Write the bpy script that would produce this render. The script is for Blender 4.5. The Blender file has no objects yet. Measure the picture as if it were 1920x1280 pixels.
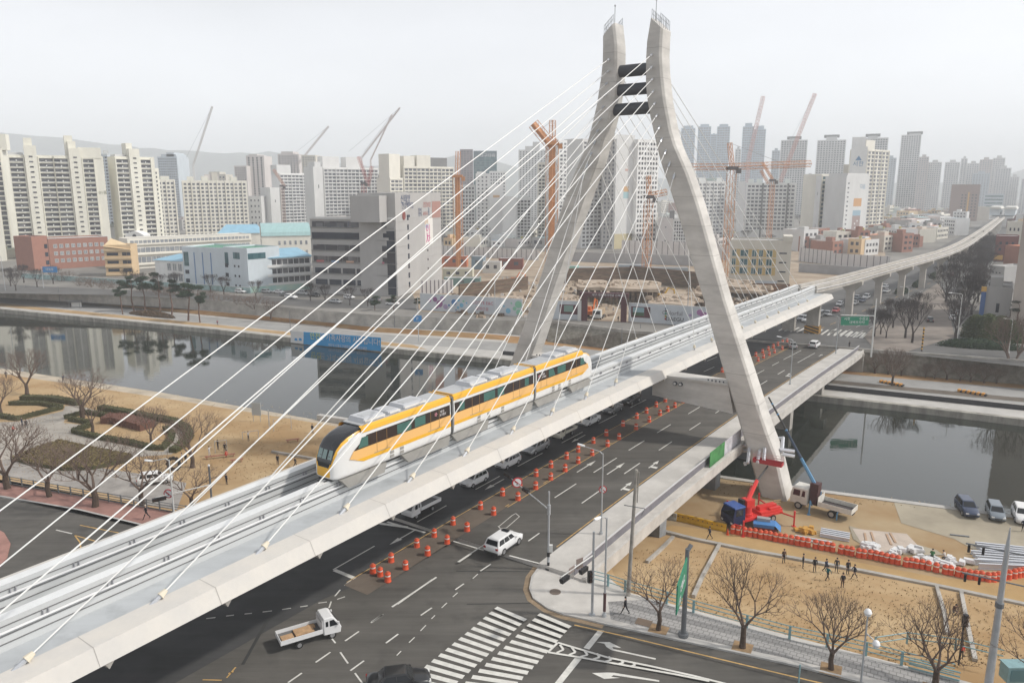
import bpy, math, random
from mathutils import Vector, Matrix
random.seed(7)
scene = bpy.context.scene
COL = scene.collection
# ---------------------------------------------------------------- camera
CAMH = 36.0; FPX = 1418.485; PITCH = math.radians(11.3605)
cd = bpy.data.cameras.new("camera"); cam = bpy.data.objects.new("camera", cd); COL.objects.link(cam)
cam.location = (0, 0, CAMH); cam.rotation_euler = (math.pi/2 - PITCH, 0, 0)
cd.sensor_width = 36.0; cd.lens = FPX/1920*36.0; cd.clip_start = 0.5; cd.clip_end = 30000
scene.camera = cam
# ---------------------------------------------------------------- world and sun
SUN_EL, SUN_AZ = 44.0, 96.0     # degrees; azimuth clockwise from +Y
HAZE = 0.00036
w = bpy.data.worlds.new("World"); scene.world = w; w.use_nodes = True
nt = w.node_tree; nt.nodes.clear()
sky = nt.nodes.new('ShaderNodeTexSky'); sky.sky_type = 'NISHITA'; sky.sun_disc = False
sky.sun_elevation = math.radians(SUN_EL); sky.sun_rotation = math.radians(SUN_AZ)
sky.air_density = 1.0; sky.dust_density = 1.0; sky.ozone_density = 1.0; sky.altitude = 50
hs = nt.nodes.new('ShaderNodeHueSaturation'); hs.inputs['Saturation'].default_value = 0.10
gm = nt.nodes.new('ShaderNodeGamma'); gm.inputs[1].default_value = 1.0
tint = nt.nodes.new('ShaderNodeMix'); tint.data_type = 'RGBA'; tint.blend_type = 'MULTIPLY'
tint.inputs[0].default_value = 1.0; tint.inputs[7].default_value = (0.975, 0.98, 1.0, 1)
bg = nt.nodes.new('ShaderNodeBackground'); bg.inputs['Strength'].default_value = 0.15
ow = nt.nodes.new('ShaderNodeOutputWorld')
nt.links.new(sky.outputs[0], hs.inputs['Color']); nt.links.new(hs.outputs[0], gm.inputs[0])
tcw = nt.nodes.new('ShaderNodeTexCoord'); mpw = nt.nodes.new('ShaderNodeMapping'); mpw.inputs['Scale'].default_value = (1,1,3.5)
nzw = nt.nodes.new('ShaderNodeTexNoise'); nzw.inputs['Scale'].default_value = 2.2; nzw.inputs['Detail'].default_value = 5
mrw = nt.nodes.new('ShaderNodeMapRange'); mrw.inputs[1].default_value = .3; mrw.inputs[2].default_value = .7; mrw.inputs[3].default_value = .93; mrw.inputs[4].default_value = 1.07
vmw = nt.nodes.new('ShaderNodeVectorMath'); vmw.operation = 'SCALE'
nt.links.new(tcw.outputs['Generated'], mpw.inputs[0]); nt.links.new(mpw.outputs[0], nzw.inputs[0]); nt.links.new(nzw.outputs[0], mrw.inputs[0]); nt.links.new(gm.outputs[0], vmw.inputs[0]); nt.links.new(mrw.outputs[0], vmw.inputs[3])
nt.links.new(vmw.outputs[0], tint.inputs[6]); nt.links.new(tint.outputs[2], bg.inputs[0]); nt.links.new(bg.outputs[0], ow.inputs[0])
sd = bpy.data.lights.new("sun", 'SUN'); sd.energy = 2.2; sd.angle = math.radians(3.0); sd.color = (1.0, 0.95, 0.87)
so = bpy.data.objects.new("sun", sd); COL.objects.link(so); so.location = (0, 0, 300)
sa, se = math.radians(SUN_AZ), math.radians(SUN_EL)
sdir = Vector((math.sin(sa)*math.cos(se), math.cos(sa)*math.cos(se), math.sin(se)))
so.rotation_euler = sdir.to_track_quat('Z', 'Y').to_euler()
scene.view_settings.view_transform = 'Standard'; scene.view_settings.look = 'None'
scene.view_settings.exposure = 0.45; scene.view_settings.gamma = 1.0; scene.view_settings.use_curve_mapping = False
scene.render.engine = 'CYCLES'
scene.cycles.volume_bounces = 2; scene.cycles.max_bounces = 6; scene.cycles.transparent_max_bounces = 8
# ---------------------------------------------------------------- coordinates
def gp(x, y, z=0.0):
    """ground point seen at photo pixel (1920 wide) on the level z"""
    cx, cy = (x-960)/FPX, (640-y)/FPX
    r = Vector((cx, math.cos(PITCH)+cy*math.sin(PITCH), -math.sin(PITCH)+cy*math.cos(PITCH)))
    t = (z-CAMH)/r.z
    return Vector((r.x*t, r.y*t, z))
def top_at(p, y):
    """height above p at which photo row y is reached"""
    t = (640-y)/FPX
    d = p.y
    # yc/zc = t ; zc = d cosP - h sinP ; yc = d sinP + h cosP  (h relative to camera)
    h = (t*d*math.cos(PITCH) - d*math.sin(PITCH))/(math.cos(PITCH)+t*math.sin(PITCH))
    return CAMH + h
AZ = math.radians(34.8)
UX, UY = math.sin(AZ), math.cos(AZ)
def W(u, v, z=0.0): return Vector((UX*u+UY*v, UY*u-UX*v, z))
def UV(p): return p.x*UX+p.y*UY, p.x*UY-p.y*UX
def zr(u):
    """height of the road bridge surface along u"""
    if u <= 45: return 0.0
    if u < 92: return 0.8*(1-((92-u)/47.0)**2)
    if u < 182: return 0.8-1.9*((u-92)/90.0)**2
    return -1.1
def rp(x, y):
    """point of the bridge road seen at a photo pixel"""
    z = 0.0
    for _ in range(6):
        p = gp(x, y, z); z = zr(UV(p)[0])
    return gp(x, y, z)
ROTU = -AZ+math.pi/2    # z rotation that turns local +X to the bridge direction
# ---------------------------------------------------------------- materials
MATS = {}
def mat(name, rgb, rough=0.7, metal=0.0, var=0.0, scale=1.0, bump=0.0, var2=None, spec=0.4, stretch=None, coat=0.0, detail=4.0, obj=False):
    if name in MATS: return MATS[name]
    m = bpy.data.materials.new(name); m.use_nodes = True; MATS[name] = m
    n, l = m.node_tree.nodes, m.node_tree.links
    b = n['Principled BSDF']; b.inputs['Base Color'].default_value = (*rgb, 1)
    b.inputs['Roughness'].default_value = rough; b.inputs['Metallic'].default_value = metal
    b.inputs['Specular IOR Level'].default_value = spec
    if coat: b.inputs['Coat Weight'].default_value = coat; b.inputs['Coat Roughness'].default_value = 0.05
    m.diffuse_color = (*rgb, 1)
    if var or bump or var2:
        if obj:
            tc = n.new('ShaderNodeTexCoord'); src = tc.outputs['Object']
        else:
            g = n.new('ShaderNodeNewGeometry'); src = g.outputs['Position']
        if stretch:
            mp = n.new('ShaderNodeMapping'); mp.inputs['Scale'].default_value = stretch; l.new(src, mp.inputs[0]); src = mp.outputs[0]
        nz = n.new('ShaderNodeTexNoise'); nz.inputs['Scale'].default_value = scale; nz.inputs['Detail'].default_value = detail
        nz.inputs['Roughness'].default_value = 0.62
        l.new(src, nz.inputs['Vector'])
        if var or var2:
            mx = n.new('ShaderNodeMix'); mx.data_type = 'RGBA'
            c2 = var2 if var2 else tuple(c*(1-var) for c in rgb)
            c1 = rgb if var2 else tuple(min(1, c*(1+var)) for c in rgb)
            mx.inputs[6].default_value = (*c1, 1); mx.inputs[7].default_value = (*c2, 1)
            cr = n.new('ShaderNodeMapRange'); cr.inputs[1].default_value = 0.36; cr.inputs[2].default_value = 0.64
            l.new(nz.outputs[0], cr.inputs[0]); l.new(cr.outputs[0], mx.inputs[0])
            # a second, finer layer
            nz2 = n.new('ShaderNodeTexNoise'); nz2.inputs['Scale'].default_value = scale*9; nz2.inputs['Detail'].default_value = 3
            l.new(src, nz2.inputs['Vector'])
            mr = n.new('ShaderNodeMapRange'); mr.inputs[3].default_value = 1-0.35*max(var, 0.12); mr.inputs[4].default_value = 1+0.35*max(var, 0.12)
            l.new(nz2.outputs[0], mr.inputs[0])
            vm = n.new('ShaderNodeVectorMath'); vm.operation = 'SCALE'
            l.new(mx.outputs[2], vm.inputs[0]); l.new(mr.outputs[0], vm.inputs[3]); l.new(vm.outputs[0], b.inputs['Base Color'])
        if bump:
            bp = n.new('ShaderNodeBump'); bp.inputs['Strength'].default_value = bump; bp.inputs['Distance'].default_value = 0.1
            l.new(nz.outputs[0], bp.inputs['Height']); l.new(bp.outputs[0], b.inputs['Normal'])
    return m
# ---------------------------------------------------------------- mesh builder
class MB:
    def __init__(s): s.v = []; s.f = []; s.mi = []
    def add(s, vs, fs, mi=0):
        o = len(s.v); s.v += [tuple(q) for q in vs]
        s.f += [tuple(i+o for i in q) for q in fs]; s.mi += [mi]*len(fs)
    def box(s, c, d, rz=0.0, mi=0, M=None, taper=1.0):
        x, y, z = d[0]/2, d[1]/2, d[2]/2; t = taper
        P = [(-x,-y,-z),(x,-y,-z),(x,y,-z),(-x,y,-z),(-x*t,-y*t,z),(x*t,-y*t,z),(x*t,y*t,z),(-x*t,y*t,z)]
        if rz:
            ca, sn = math.cos(rz), math.sin(rz); P = [(a*ca-b*sn, a*sn+b*ca, q) for a, b, q in P]
        P = [Vector(p)+Vector(c) for p in P]
        if M: P = [M@p for p in P]
        s.add(P, [(3,2,1,0),(4,5,6,7),(0,1,5,4),(1,2,6,5),(2,3,7,6),(3,0,4,7)], mi); return s
    def bx(s, x0, x1, y0, y1, z0, z1, mi=0):
        return s.box(((x0+x1)/2,(y0+y1)/2,(z0+z1)/2),(abs(x1-x0),abs(y1-y0),abs(z1-z0)),0,mi)
    def hexa(s, b4, t4, mi=0):
        s.add(list(b4)+list(t4), [(3,2,1,0),(4,5,6,7),(0,1,5,4),(1,2,6,5),(2,3,7,6),(3,0,4,7)], mi); return s
    def prism(s, poly, z0, z1, mi=0, mt=None):
        """vertical extrusion; z0/z1 numbers or functions of a point"""
        n = len(poly)
        ar = sum(poly[i][0]*poly[(i+1)%n][1]-poly[(i+1)%n][0]*poly[i][1] for i in range(n))
        if ar < 0: poly = poly[::-1]
        f0 = z0 if callable(z0) else (lambda p: z0)
        f1 = z1 if callable(z1) else (lambda p: z1)
        vs = [(p[0],p[1],f0(p)) for p in poly]+[(p[0],p[1],f1(p)) for p in poly]
        s.add(vs, [tuple(range(n-1,-1,-1))]+[(i,(i+1)%n,(i+1)%n+n,i+n) for i in range(n)], mi)
        s.add([vs[n+i] for i in range(n)], [tuple(range(n))], mi if mt is None else mt); return s
    def flat(s, poly, z=None, mi=0):
        n = len(poly)
        ar = sum(poly[i][0]*poly[(i+1)%n][1]-poly[(i+1)%n][0]*poly[i][1] for i in range(n))
        if ar < 0: poly = poly[::-1]
        s.add([(p[0],p[1],(p[2] if z is None else z)) for p in poly], [tuple(range(n))], mi); return s
    def ribbon(s, A, B, mi=0):
        n = len(A); s.add(list(A)+list(B), [(i,i+1,n+i+1,n+i) for i in range(n-1)], mi); return s
    def sweep(s, prof, path, mi=0, cap=True, frame=None, mis=None):
        """closed profile [(side, up)] swept along path; side is to the right of travel"""
        R = []
        n = len(path); k = len(prof)
        for i, p in enumerate(path):
            a = Vector(path[max(i-1,0)]); b = Vector(path[min(i+1,n-1)])
            t = (b-a); t.z = 0; t.normalize(); sd_ = Vector((t.y,-t.x,0))
            R.append([Vector(p)+sd_*q[0]+Vector((0,0,q[1])) for q in prof])
        base = len(s.v)
        for r in R: s.v += [tuple(q) for q in r]
        for i in range(n-1):
            for j in range(k):
                j2 = (j+1) % k
                s.f.append((base+i*k+j, base+i*k+j2, base+(i+1)*k+j2, base+(i+1)*k+j)); s.mi.append(mis[j] if mis else mi)
        if cap:
            s.f.append(tuple(base+j for j in range(k-1,-1,-1))); s.mi.append(mi)
            s.f.append(tuple(base+(n-1)*k+j for j in range(k))); s.mi.append(mi)
        return s
    def tube(s, pts, rad, n=8, mi=0, cap=True):
        pts = [Vector(p) for p in pts]
        if not isinstance(rad, (list, tuple)): rad = [rad]*len(pts)
        base = len(s.v); up = None
        for i, p in enumerate(pts):
            t = pts[min(i+1,len(pts)-1)]-pts[max(i-1,0)]
            if t.length < 1e-9: t = Vector((0,0,1))
            t.normalize()
            if up is None: up = Vector((1,0,0)) if abs(t.x) < 0.8 else Vector((0,1,0))
            a = t.cross(up)
            if a.length < 1e-6: a = t.cross(Vector((0,1,0.3)))
            a.normalize(); b = t.cross(a); up = b.cross(t)*1.0 if False else up
            for j in range(n):
                q = p+(a*math.cos(2*math.pi*j/n)+b*math.sin(2*math.pi*j/n))*rad[i]; s.v.append(tuple(q))
        for i in range(len(pts)-1):
            for j in range(n):
                j2 = (j+1)%n; s.f.append((base+i*n+j, base+i*n+j2, base+(i+1)*n+j2, base+(i+1)*n+j)); s.mi.append(mi)
        if cap:
            s.f.append(tuple(base+j for j in range(n-1,-1,-1))); s.mi.append(mi)
            s.f.append(tuple(base+(len(pts)-1)*n+j for j in range(n))); s.mi.append(mi)
        return s
    def lathe(s, prof, n=12, c=(0,0,0), mi=0):
        base = len(s.v)
        for r, z in prof:
            for j in range(n): s.v.append((c[0]+r*math.cos(2*math.pi*j/n), c[1]+r*math.sin(2*math.pi*j/n), c[2]+z))
        for i in range(len(prof)-1):
            for j in range(n):
                j2 = (j+1)%n; s.f.append((base+i*n+j, base+i*n+j2, base+(i+1)*n+j2, base+(i+1)*n+j)); s.mi.append(mi)
        s.f.append(tuple(base+j for j in range(n-1,-1,-1))); s.mi.append(mi)
        s.f.append(tuple(base+(len(prof)-1)*n+j for j in range(n))); s.mi.append(mi)
        return s
    def loft(s, rings, mi=0, cap=True):
        base = len(s.v); k = len(rings[0])
        for r in rings: s.v += [tuple(q) for q in r]
        for i in range(len(rings)-1):
            for j in range(k):
                j2 = (j+1)%k; s.f.append((base+i*k+j, base+i*k+j2, base+(i+1)*k+j2, base+(i+1)*k+j)); s.mi.append(mi)
        if cap:
            s.f.append(tuple(base+j for j in range(k-1,-1,-1))); s.mi.append(mi)
            s.f.append(tuple(base+(len(rings)-1)*k+j for j in range(k))); s.mi.append(mi)
        return s
    def build(s, name, mats, parent=None, world=False, loc=None, rz=0.0, smooth=False):
        if not isinstance(mats, (list, tuple)): mats = [mats]
        me = bpy.data.meshes.new(name)
        vs = s.v
        if world and parent is not None:
            Mi = (Matrix.Translation(parent.location)@Matrix.Rotation(parent.rotation_euler.z, 4, 'Z')).inverted()
            vs = [tuple(Mi@Vector(q)) for q in vs]
        me.from_pydata(vs, [], s.f)
        for m in mats: me.materials.append(m)
        me.polygons.foreach_set('material_index', s.mi)
        if smooth: me.polygons.foreach_set('use_smooth', [True]*len(s.f))
        me.update()
        o = bpy.data.objects.new(name, me); COL.objects.link(o)
        if parent is not None: o.parent = parent
        if loc is not None: o.location = loc
        if rz: o.rotation_euler.z = rz
        return o
def smooth_angle(o, deg=40):
    for p in o.data.polygons: p.use_smooth = True
    try: o.data.set_sharp_from_angle(angle=math.radians(deg))
    except Exception: pass
    return o
def tag(o, label=None, cat=None, group=None, kind=None):
    if label: o['label'] = label
    if cat: o['category'] = cat
    if group: o['group'] = group
    if kind: o['kind'] = kind
    return o
def thing(name, loc, label, cat, group=None, rz=0.0):
    o = bpy.data.objects.new(name, None); COL.objects.link(o); o.location = loc; o.rotation_euler = (0,0,rz)
    o.empty_display_size = 0.3
    return tag(o, label, cat, group)
def struct(mb, name, m, smooth=False):
    return tag(mb.build(name, m, smooth=smooth), kind='structure')
def dup(root, loc=None, rz=None, label=None, group=None, scale=None):
    c = root.copy(); COL.objects.link(c)
    if loc is not None: c.location = loc
    if rz is not None: c.rotation_euler = (0,0,rz)
    if scale is not None: c.scale = (scale,)*3 if not isinstance(scale, (tuple, list)) else scale
    if label: c['label'] = label
    if group: c['group'] = group
    for ch in list(root.children):
        d = ch.copy(); COL.objects.link(d); d.parent = c
        for g in list(ch.children):
            e = g.copy(); COL.objects.link(e); e.parent = d
    return c
def ang(a, b): return math.atan2(b[1]-a[1], b[0]-a[0])
def txt(s, size, m, parent=None, M=None, font=None, name='lettering', ext=0.01, align='CENTER', squash=1.0):
    """lettering as mesh in the XZ plane facing -Y, then transformed by M"""
    cu = bpy.data.curves.new(name, 'FONT'); cu.body = s; cu.size = size; cu.extrude = ext
    cu.align_x = align; cu.align_y = 'CENTER'; cu.resolution_u = 2
    o = bpy.data.objects.new(name, cu); COL.objects.link(o)
    dg = bpy.context.evaluated_depsgraph_get(); dg.update()
    me = bpy.data.meshes.new_from_object(o.evaluated_get(dg))
    bpy.data.objects.remove(o); bpy.data.curves.remove(cu)
    R = Matrix.Rotation(math.pi/2, 4, 'X')
    me.transform((M or Matrix.Identity(4)) @ Matrix.Diagonal((squash,1,1,1)) @ R)
    me.materials.clear(); me.materials.append(m)
    o = bpy.data.objects.new(name, me); COL.objects.link(o)
    if parent is not None: o.parent = parent
    return o
# ================================================================ SETTING
ZT, ZF, ZW, ZC = -5.7, -6.0, -7.2, -1.1      # near terrace, far terrace, water, far city
def streaky(m, amt=.22):
    n, l = m.node_tree.nodes, m.node_tree.links; b = n['Principled BSDF']; lk = b.inputs['Base Color'].links[0]; src = lk.from_socket
    g = n.new('ShaderNodeNewGeometry'); mp = n.new('ShaderNodeMapping'); mp.inputs['Rotation'].default_value = (0,0,-ROTU); mp.inputs['Scale'].default_value = (.035,.55,1)
    nz = n.new('ShaderNodeTexNoise'); nz.inputs['Scale'].default_value = 1.0; nz.inputs['Detail'].default_value = 6; nz.inputs['Roughness'].default_value = .7
    mr = n.new('ShaderNodeMapRange'); mr.inputs[1].default_value = .32; mr.inputs[2].default_value = .68; mr.inputs[3].default_value = 1-amt; mr.inputs[4].default_value = 1+amt
    nz2 = n.new('ShaderNodeTexNoise'); nz2.inputs['Scale'].default_value = .45; nz2.inputs['Detail'].default_value = 8; mr2 = n.new('ShaderNodeMapRange'); mr2.inputs[1].default_value = .55; mr2.inputs[2].default_value = .75; mr2.inputs[3].default_value = 1; mr2.inputs[4].default_value = .78
    ml = n.new('ShaderNodeMath'); ml.operation = 'MULTIPLY'; v = n.new('ShaderNodeVectorMath'); v.operation = 'SCALE'
    l.new(g.outputs['Position'],mp.inputs[0]); l.new(mp.outputs[0],nz.inputs[0]); l.new(nz.outputs[0],mr.inputs[0]); l.new(g.outputs['Position'],nz2.inputs[0]); l.new(nz2.outputs[0],mr2.inputs[0])
    l.new(mr.outputs[0],ml.inputs[0]); l.new(mr2.outputs[0],ml.inputs[1]); l.new(src,v.inputs[0]); l.new(ml.outputs[0],v.inputs[3]); l.new(v.outputs[0],b.inputs['Base Color']); return m
M_asph = streaky(mat('asphalt', (0.103,0.097,0.088), 0.85, var=0.14, scale=0.09, bump=0.15, spec=0.25))
M_asph2 = streaky(mat('asphalt_dark', (0.06,0.06,0.061), 0.8, var=0.15, scale=0.1, bump=0.1, spec=0.25),.15)  # darker asphalt for the left carriageway and its approach
M_asph3 = mat('asphalt_far', (0.12,0.118,0.115), 0.85, var=0.15, scale=0.06, spec=0.25)
M_median = mat('median_asphalt', (0.145,0.118,0.095), 0.9, var=0.16, scale=0.25, bump=0.1, spec=0.2)
M_pave = mat('pavement_concrete', (0.50,0.48,0.45), 0.85, var=0.1, scale=0.35, bump=0.1)
M_sand = mat('dry_grass', (0.46,0.335,0.195), 0.95, var2=(0.34,0.22,0.11), scale=0.09, bump=0.3, spec=0.1)
M_dirt = mat('bare_earth', (0.31,0.21,0.12), 0.95, var2=(0.40,0.30,0.19), scale=0.12, bump=0.3, spec=0.1)
M_path = mat('sandy_path', (0.40,0.27,0.13), 0.95, var=0.08, scale=0.3, spec=0.1)
M_conc = mat('concrete', (0.44,0.425,0.40), 0.85, var=0.10, scale=0.25, bump=0.1)
M_concw = mat('concrete_weathered', (0.36,0.34,0.31), 0.9, var=0.22, scale=0.3, bump=0.2)
M_white = mat('road_paint', (0.62,0.61,0.57), 0.8, var=0.10, scale=1.5)
M_yell = mat('yellow_paint', (0.52,0.33,0.12), 0.8, var=0.2, scale=1.5)
M_redp = mat('red_brick_paving', (0.33,0.18,0.15), 0.9, var=0.15, scale=0.6)
M_lotg = mat('lot_surface', (0.33,0.29,0.22), 0.95, var=0.15, scale=0.12, bump=0.2)
M_brown = mat('brown_slope_grass', (0.30,0.165,0.075), 0.95, var2=(0.38,0.25,0.13), scale=0.12, bump=0.3, spec=0.1)
M_city = mat('city_ground', (0.20,0.19,0.175), 0.9, var=0.3, scale=0.02, spec=0.2)
M_stone = mat('stone_wall', (0.16,0.145,0.12), 0.95, var2=(0.28,0.26,0.22), scale=0.8, bump=0.6, spec=0.1)
M_lines = {}
def ext_l(a, b, d):   # extend beyond a, away from b
    t = Vector((a[0]-b[0], a[1]-b[1], 0)).normalized(); return (a[0]+t.x*d, a[1]+t.y*d)
# ---- near side level 0
N0 = [(-3000,1115),(-400,206),(-62.2,88.5),(-36.6,79.6),(-27,76.3),(W(57,-68).x,W(57,-68).y),(W(60,-31.6).x,W(60,-31.6).y),(10.3,63.1),(22.6,56.2),(33,50.7),(300,-97),(3000,-1560)]
mb = MB(); mb.flat(N0+[(3000,-3000),(-3000,-3000)], 0.0); struct(mb, 'ground_near_intersection', M_asph)
# ---- near terrace ribbons
p = lambda x, y, z: tuple(gp(x, y, z))
n0 = [(-3000,1115,-.15),(-400,206,-.15),(-62.2,88.5,-.15),(-36.6,79.6,-.15),(W(48,-68).x,W(48,-68).y,-.15),(W(60,-31.6).x,W(60,-31.6).y,-.6),(10.3,63.1,-.6),(22.6,56.2,-.6),(33,50.7,-.6),(300,-97,-.6),(3000,-1560,-.6)]
f1 = gp(1234,1000,ZT); f2 = gp(1406,1034,ZT); f3 = gp(1756,1099,ZT)
e1 = ext_l((f3.x,f3.y),(f1.x,f1.y),300); e2 = ext_l((f3.x,f3.y),(f1.x,f1.y),3400)
n1 = [(-3000,1135,ZT),(-400,222,ZT),(-58,99,ZT),(-33,90,ZT),(W(66,-68).x,W(66,-68).y,ZT),(f1.x-8,f1.y+3.5,ZT),tuple(f1),tuple(f2),tuple(f3),(*e1,ZT),(*e2,ZT)]
q = [gp(0,690,-6.9),gp(300,735,-6.9),gp(600,788,-6.9),gp(1355,893,ZT),gp(1530,918,ZT),gp(1800,953,ZT)]
e3 = ext_l((q[5].x,q[5].y),(q[3].x,q[3].y),300); e4 = ext_l((q[5].x,q[5].y),(q[3].x,q[3].y),3400)
n2 = [(-3000,1480,-6.9),(-400,298,-6.9),tuple(q[0]),tuple(q[1]),tuple(q[2]),tuple(q[3]),tuple(q[4]),tuple(q[4].lerp(q[5],.5)),tuple(q[5]),(*e3,ZT),(*e4,ZT)]
n15 = [tuple(Vector(a).lerp(Vector(b),.86)) for a, b in zip(n1, n2)]
n15 = [(a[0],a[1],ZT) for a in n15]
mb = MB(); mb.ribbon(n1, n0, 0); struct(mb, 'grass_slope_near', M_sand)
L = 5
mb = MB(); mb.ribbon(n15[:L+1], n1[:L+1], 0); struct(mb, 'park_ground', M_sand)
mb = MB(); mb.ribbon(n2[:L], n15[:L], 0); mb.ribbon([n2[L-1],n2[L]],[n15[L-1],n15[L]],0); struct(mb, 'river_shore', mat('shore_gravel',(0.42,0.36,0.28),0.95,var=0.2,scale=0.3,bump=0.3))
mb = MB(); mb.ribbon(n2[L:], n1[L:], 0); struct(mb, 'work_yard_ground', mat('yard_earth',(0.30,0.195,0.10),0.95,var2=(0.40,0.315,0.20),scale=0.07,bump=0.3,spec=0.1))
# quay kerb right
mb = MB(); qp = [Vector(a) for a in n2[L-1:]]; qp[0].z = ZT
mb.sweep([(-0.1,-2.5),(0.9,-2.5),(0.9,0.12),(-0.1,0.12)], [tuple(a) for a in qp]); struct(mb, 'quay_kerb', M_conc)
# light slab of the car park and sandy path
def poly_px(pts, z): return [gp(x, y, z) for x, y in pts]
mb = MB(); mb.flat(poly_px([(1676,941),(1690,980),(1790,1010),(1880,1060),(2050,1100),(2200,1060),(2200,1040),(1920,976),(1800,957)], ZT+.03)); struct(mb,'car_park_slab',M_lotg)
mb = MB(); mb.flat(poly_px([(1228,994),(1260,984),(1380,1000),(1600,1052),(1760,1082),(1850,1090),(1930,1075),(2400,1170),(2400,1240),(1920,1132),(1756,1097),(1406,1032)], ZT+.035)); struct(mb,'sandy_path',M_path)
mb = MB(); mb.flat(poly_px([(1592,985),(1755,1030),(1770,1040),(1720,1040),(1640,1035),(1600,1010)], ZT+.06)); struct(mb,'light_yard_slab',M_lotg)
# foot curb of the slope
def curb_line(pts, w, h, name, m, z0=-0.05):
    mb = MB(); mb.sweep([(-w/2,z0),(w/2,z0),(w/2,h),(-w/2,h)], [tuple(a) for a in pts]); return struct(mb, name, m)
curb_line([gp(1230,994,ZT),gp(1300,1012,ZT),gp(1406,1034,ZT),gp(1480,1047,ZT),gp(1620,1073,ZT),gp(1756,1100,ZT),gp(1920,1135,ZT),gp(2150,1190,ZT)], .55, .3, 'slope_foot_curb', M_concw)
def slope_z(pt):
    """height of the right hand grass slope below pt"""
    a = Vector((10.3,63.1)); b = Vector((33,50.7)); c = Vector((f1.x,f1.y)); d = Vector((f3.x,f3.y))
    nrm = Vector((-(b-a).y,(b-a).x)).normalized(); P2 = Vector((pt[0],pt[1]))
    d0 = (P2-a).dot(nrm)
    dd = d-c; n2_ = Vector((-dd.y,dd.x)).normalized(); d1 = (c-P2).dot(n2_)
    t = max(0,min(1,d0/(d0+d1) if d0+d1 > 0 else 0))
    return -.6+(ZT+.6)*t
def sp(x, y):
    z = -3.0
    for _ in range(12): z = slope_z(gp(x, y, z))
    return gp(x, y, z)
for k, pts in enumerate([[(1756,1102),(1770,1150),(1776,1190)],[(1802,1112),(1815,1180),(1828,1240)],[(1350,1020),(1318,1080),(1300,1120)],[(1262,1008),(1235,1035),(1213,1055)]]):
    curb_line([sp(*a) for a in pts], .35, .3, 'slope_stair_curb', M_concw)
# ---- water
far_w = [gp(0,586,ZW),gp(400,625,ZW),gp(715,660,ZW),gp(940,683,ZW),gp(1514,751,ZW),gp(1743,777,ZW),gp(1920,799,ZW)]
ea = ext_l(far_w[0], far_w[2], 3200); eb = ext_l(far_w[-1], far_w[4], 3200)
mw = bpy.data.materials.new('river_water'); mw.use_nodes = True
n_, l_ = mw.node_tree.nodes, mw.node_tree.links; b_ = n_['Principled BSDF']
b_.inputs['Base Color'].default_value = (0.018,0.022,0.017,1); b_.inputs['Roughness'].default_value = 0.025
b_.inputs['IOR'].default_value = 1.75
g_ = n_.new('ShaderNodeNewGeometry'); mp_ = n_.new('ShaderNodeMapping'); mp_.inputs['Scale'].default_value = (0.35,0.8,1); mp_.inputs['Rotation'].default_value=(0,0,.43)
z_ = n_.new('ShaderNodeTexNoise'); z_.inputs['Scale'].default_value = 1.3; z_.inputs['Detail'].default_value = 3
bp_ = n_.new('ShaderNodeBump'); bp_.inputs['Strength'].default_value = 0.06; bp_.inputs['Distance'].default_value = 0.12
l_.new(g_.outputs['Position'], mp_.inputs[0]); l_.new(mp_.outputs[0], z_.inputs['Vector']); l_.new(z_.outputs[0], bp_.inputs['Height']); l_.new(bp_.outputs[0], b_.inputs['Normal'])
mb = MB(); mb.flat([(-3400,1300),(3400,-1900),(3400,-1400),(-3400,1900)], ZW)
struct(mb, 'river_water', mw)
# ---- far side: embankment wall, terrace, slope, retaining wall, city
FW = [Vector((ea[0],ea[1],ZW))]+far_w+[Vector((eb[0],eb[1],ZW))]
mb = MB(); mb.sweep([(-0.15,-1.5),(1.2,-1.5),(1.2,1.32),(-0.15,1.32)], [tuple(Vector((a.x,a.y,ZW))) for a in reversed(FW)], 0); struct(mb,'embankment_wall',mat('wall_concrete_stained',(0.30,0.285,0.25),0.9,var=0.3,scale=0.25,bump=0.2,stretch=(2.2,2.2,.5)))
FTp = [(0,551),(380,590),(600,610),(700,622),(950,638),(1026,641),(1165,656),(1617,697),(1920,721)]
FT = [gp(x,y,ZF) for x,y in FTp]
FA = [Vector((ext_l(FT[0],FT[2],3200)[0],ext_l(FT[0],FT[2],3200)[1],ZF))]+FT+[Vector((ext_l(FT[-1],FT[6],3200)[0],ext_l(FT[-1],FT[6],3200)[1],ZF))]
FWr = [FW[0],FW[1],FW[2],FW[3],FW[3].lerp(FW[4],.5),FW[4],FW[4].lerp(FW[5],.25),FW[5].lerp(FW[4],.55),FW[5].lerp(FW[6],.4),FW[7],FW[8]]
mb = MB(); mb.ribbon([(a.x,a.y,ZF+.02) for a in FWr], FA); struct(mb,'far_terrace',M_conc)
FB = []   # top edge of the slope / wall at city level
FBp = [(0,541,-1.1),(380,561,-1.1),(600,582,-1.1),(700,590,-1.1),(850,597,-1.1),(1032,603,-1.1)]
FBt = [gp(x,y,z) for x,y,z in FBp]
FBt += [Vector((FT[6].x+.2,FT[6].y+1.0,-1.1)),Vector((FT[7].x+.2,FT[7].y+.8,-1.1)),Vector((FT[8].x+.2,FT[8].y+.8,-1.1))]
FBt = [Vector((ext_l(FBt[0],FBt[2],3200)[0],ext_l(FBt[0],FBt[2],3200)[1],-1.1))]+FBt+[Vector((ext_l(FBt[-1],FBt[-3],3200)[0],ext_l(FBt[-1],FBt[-3],3200)[1],-1.1))]
FM = [a.lerp(b,.45) for a,b in zip(FA,FBt)]
for i,a in enumerate(FM): a.z = ZF+ (1.3 if i<6 else .3)
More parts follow.
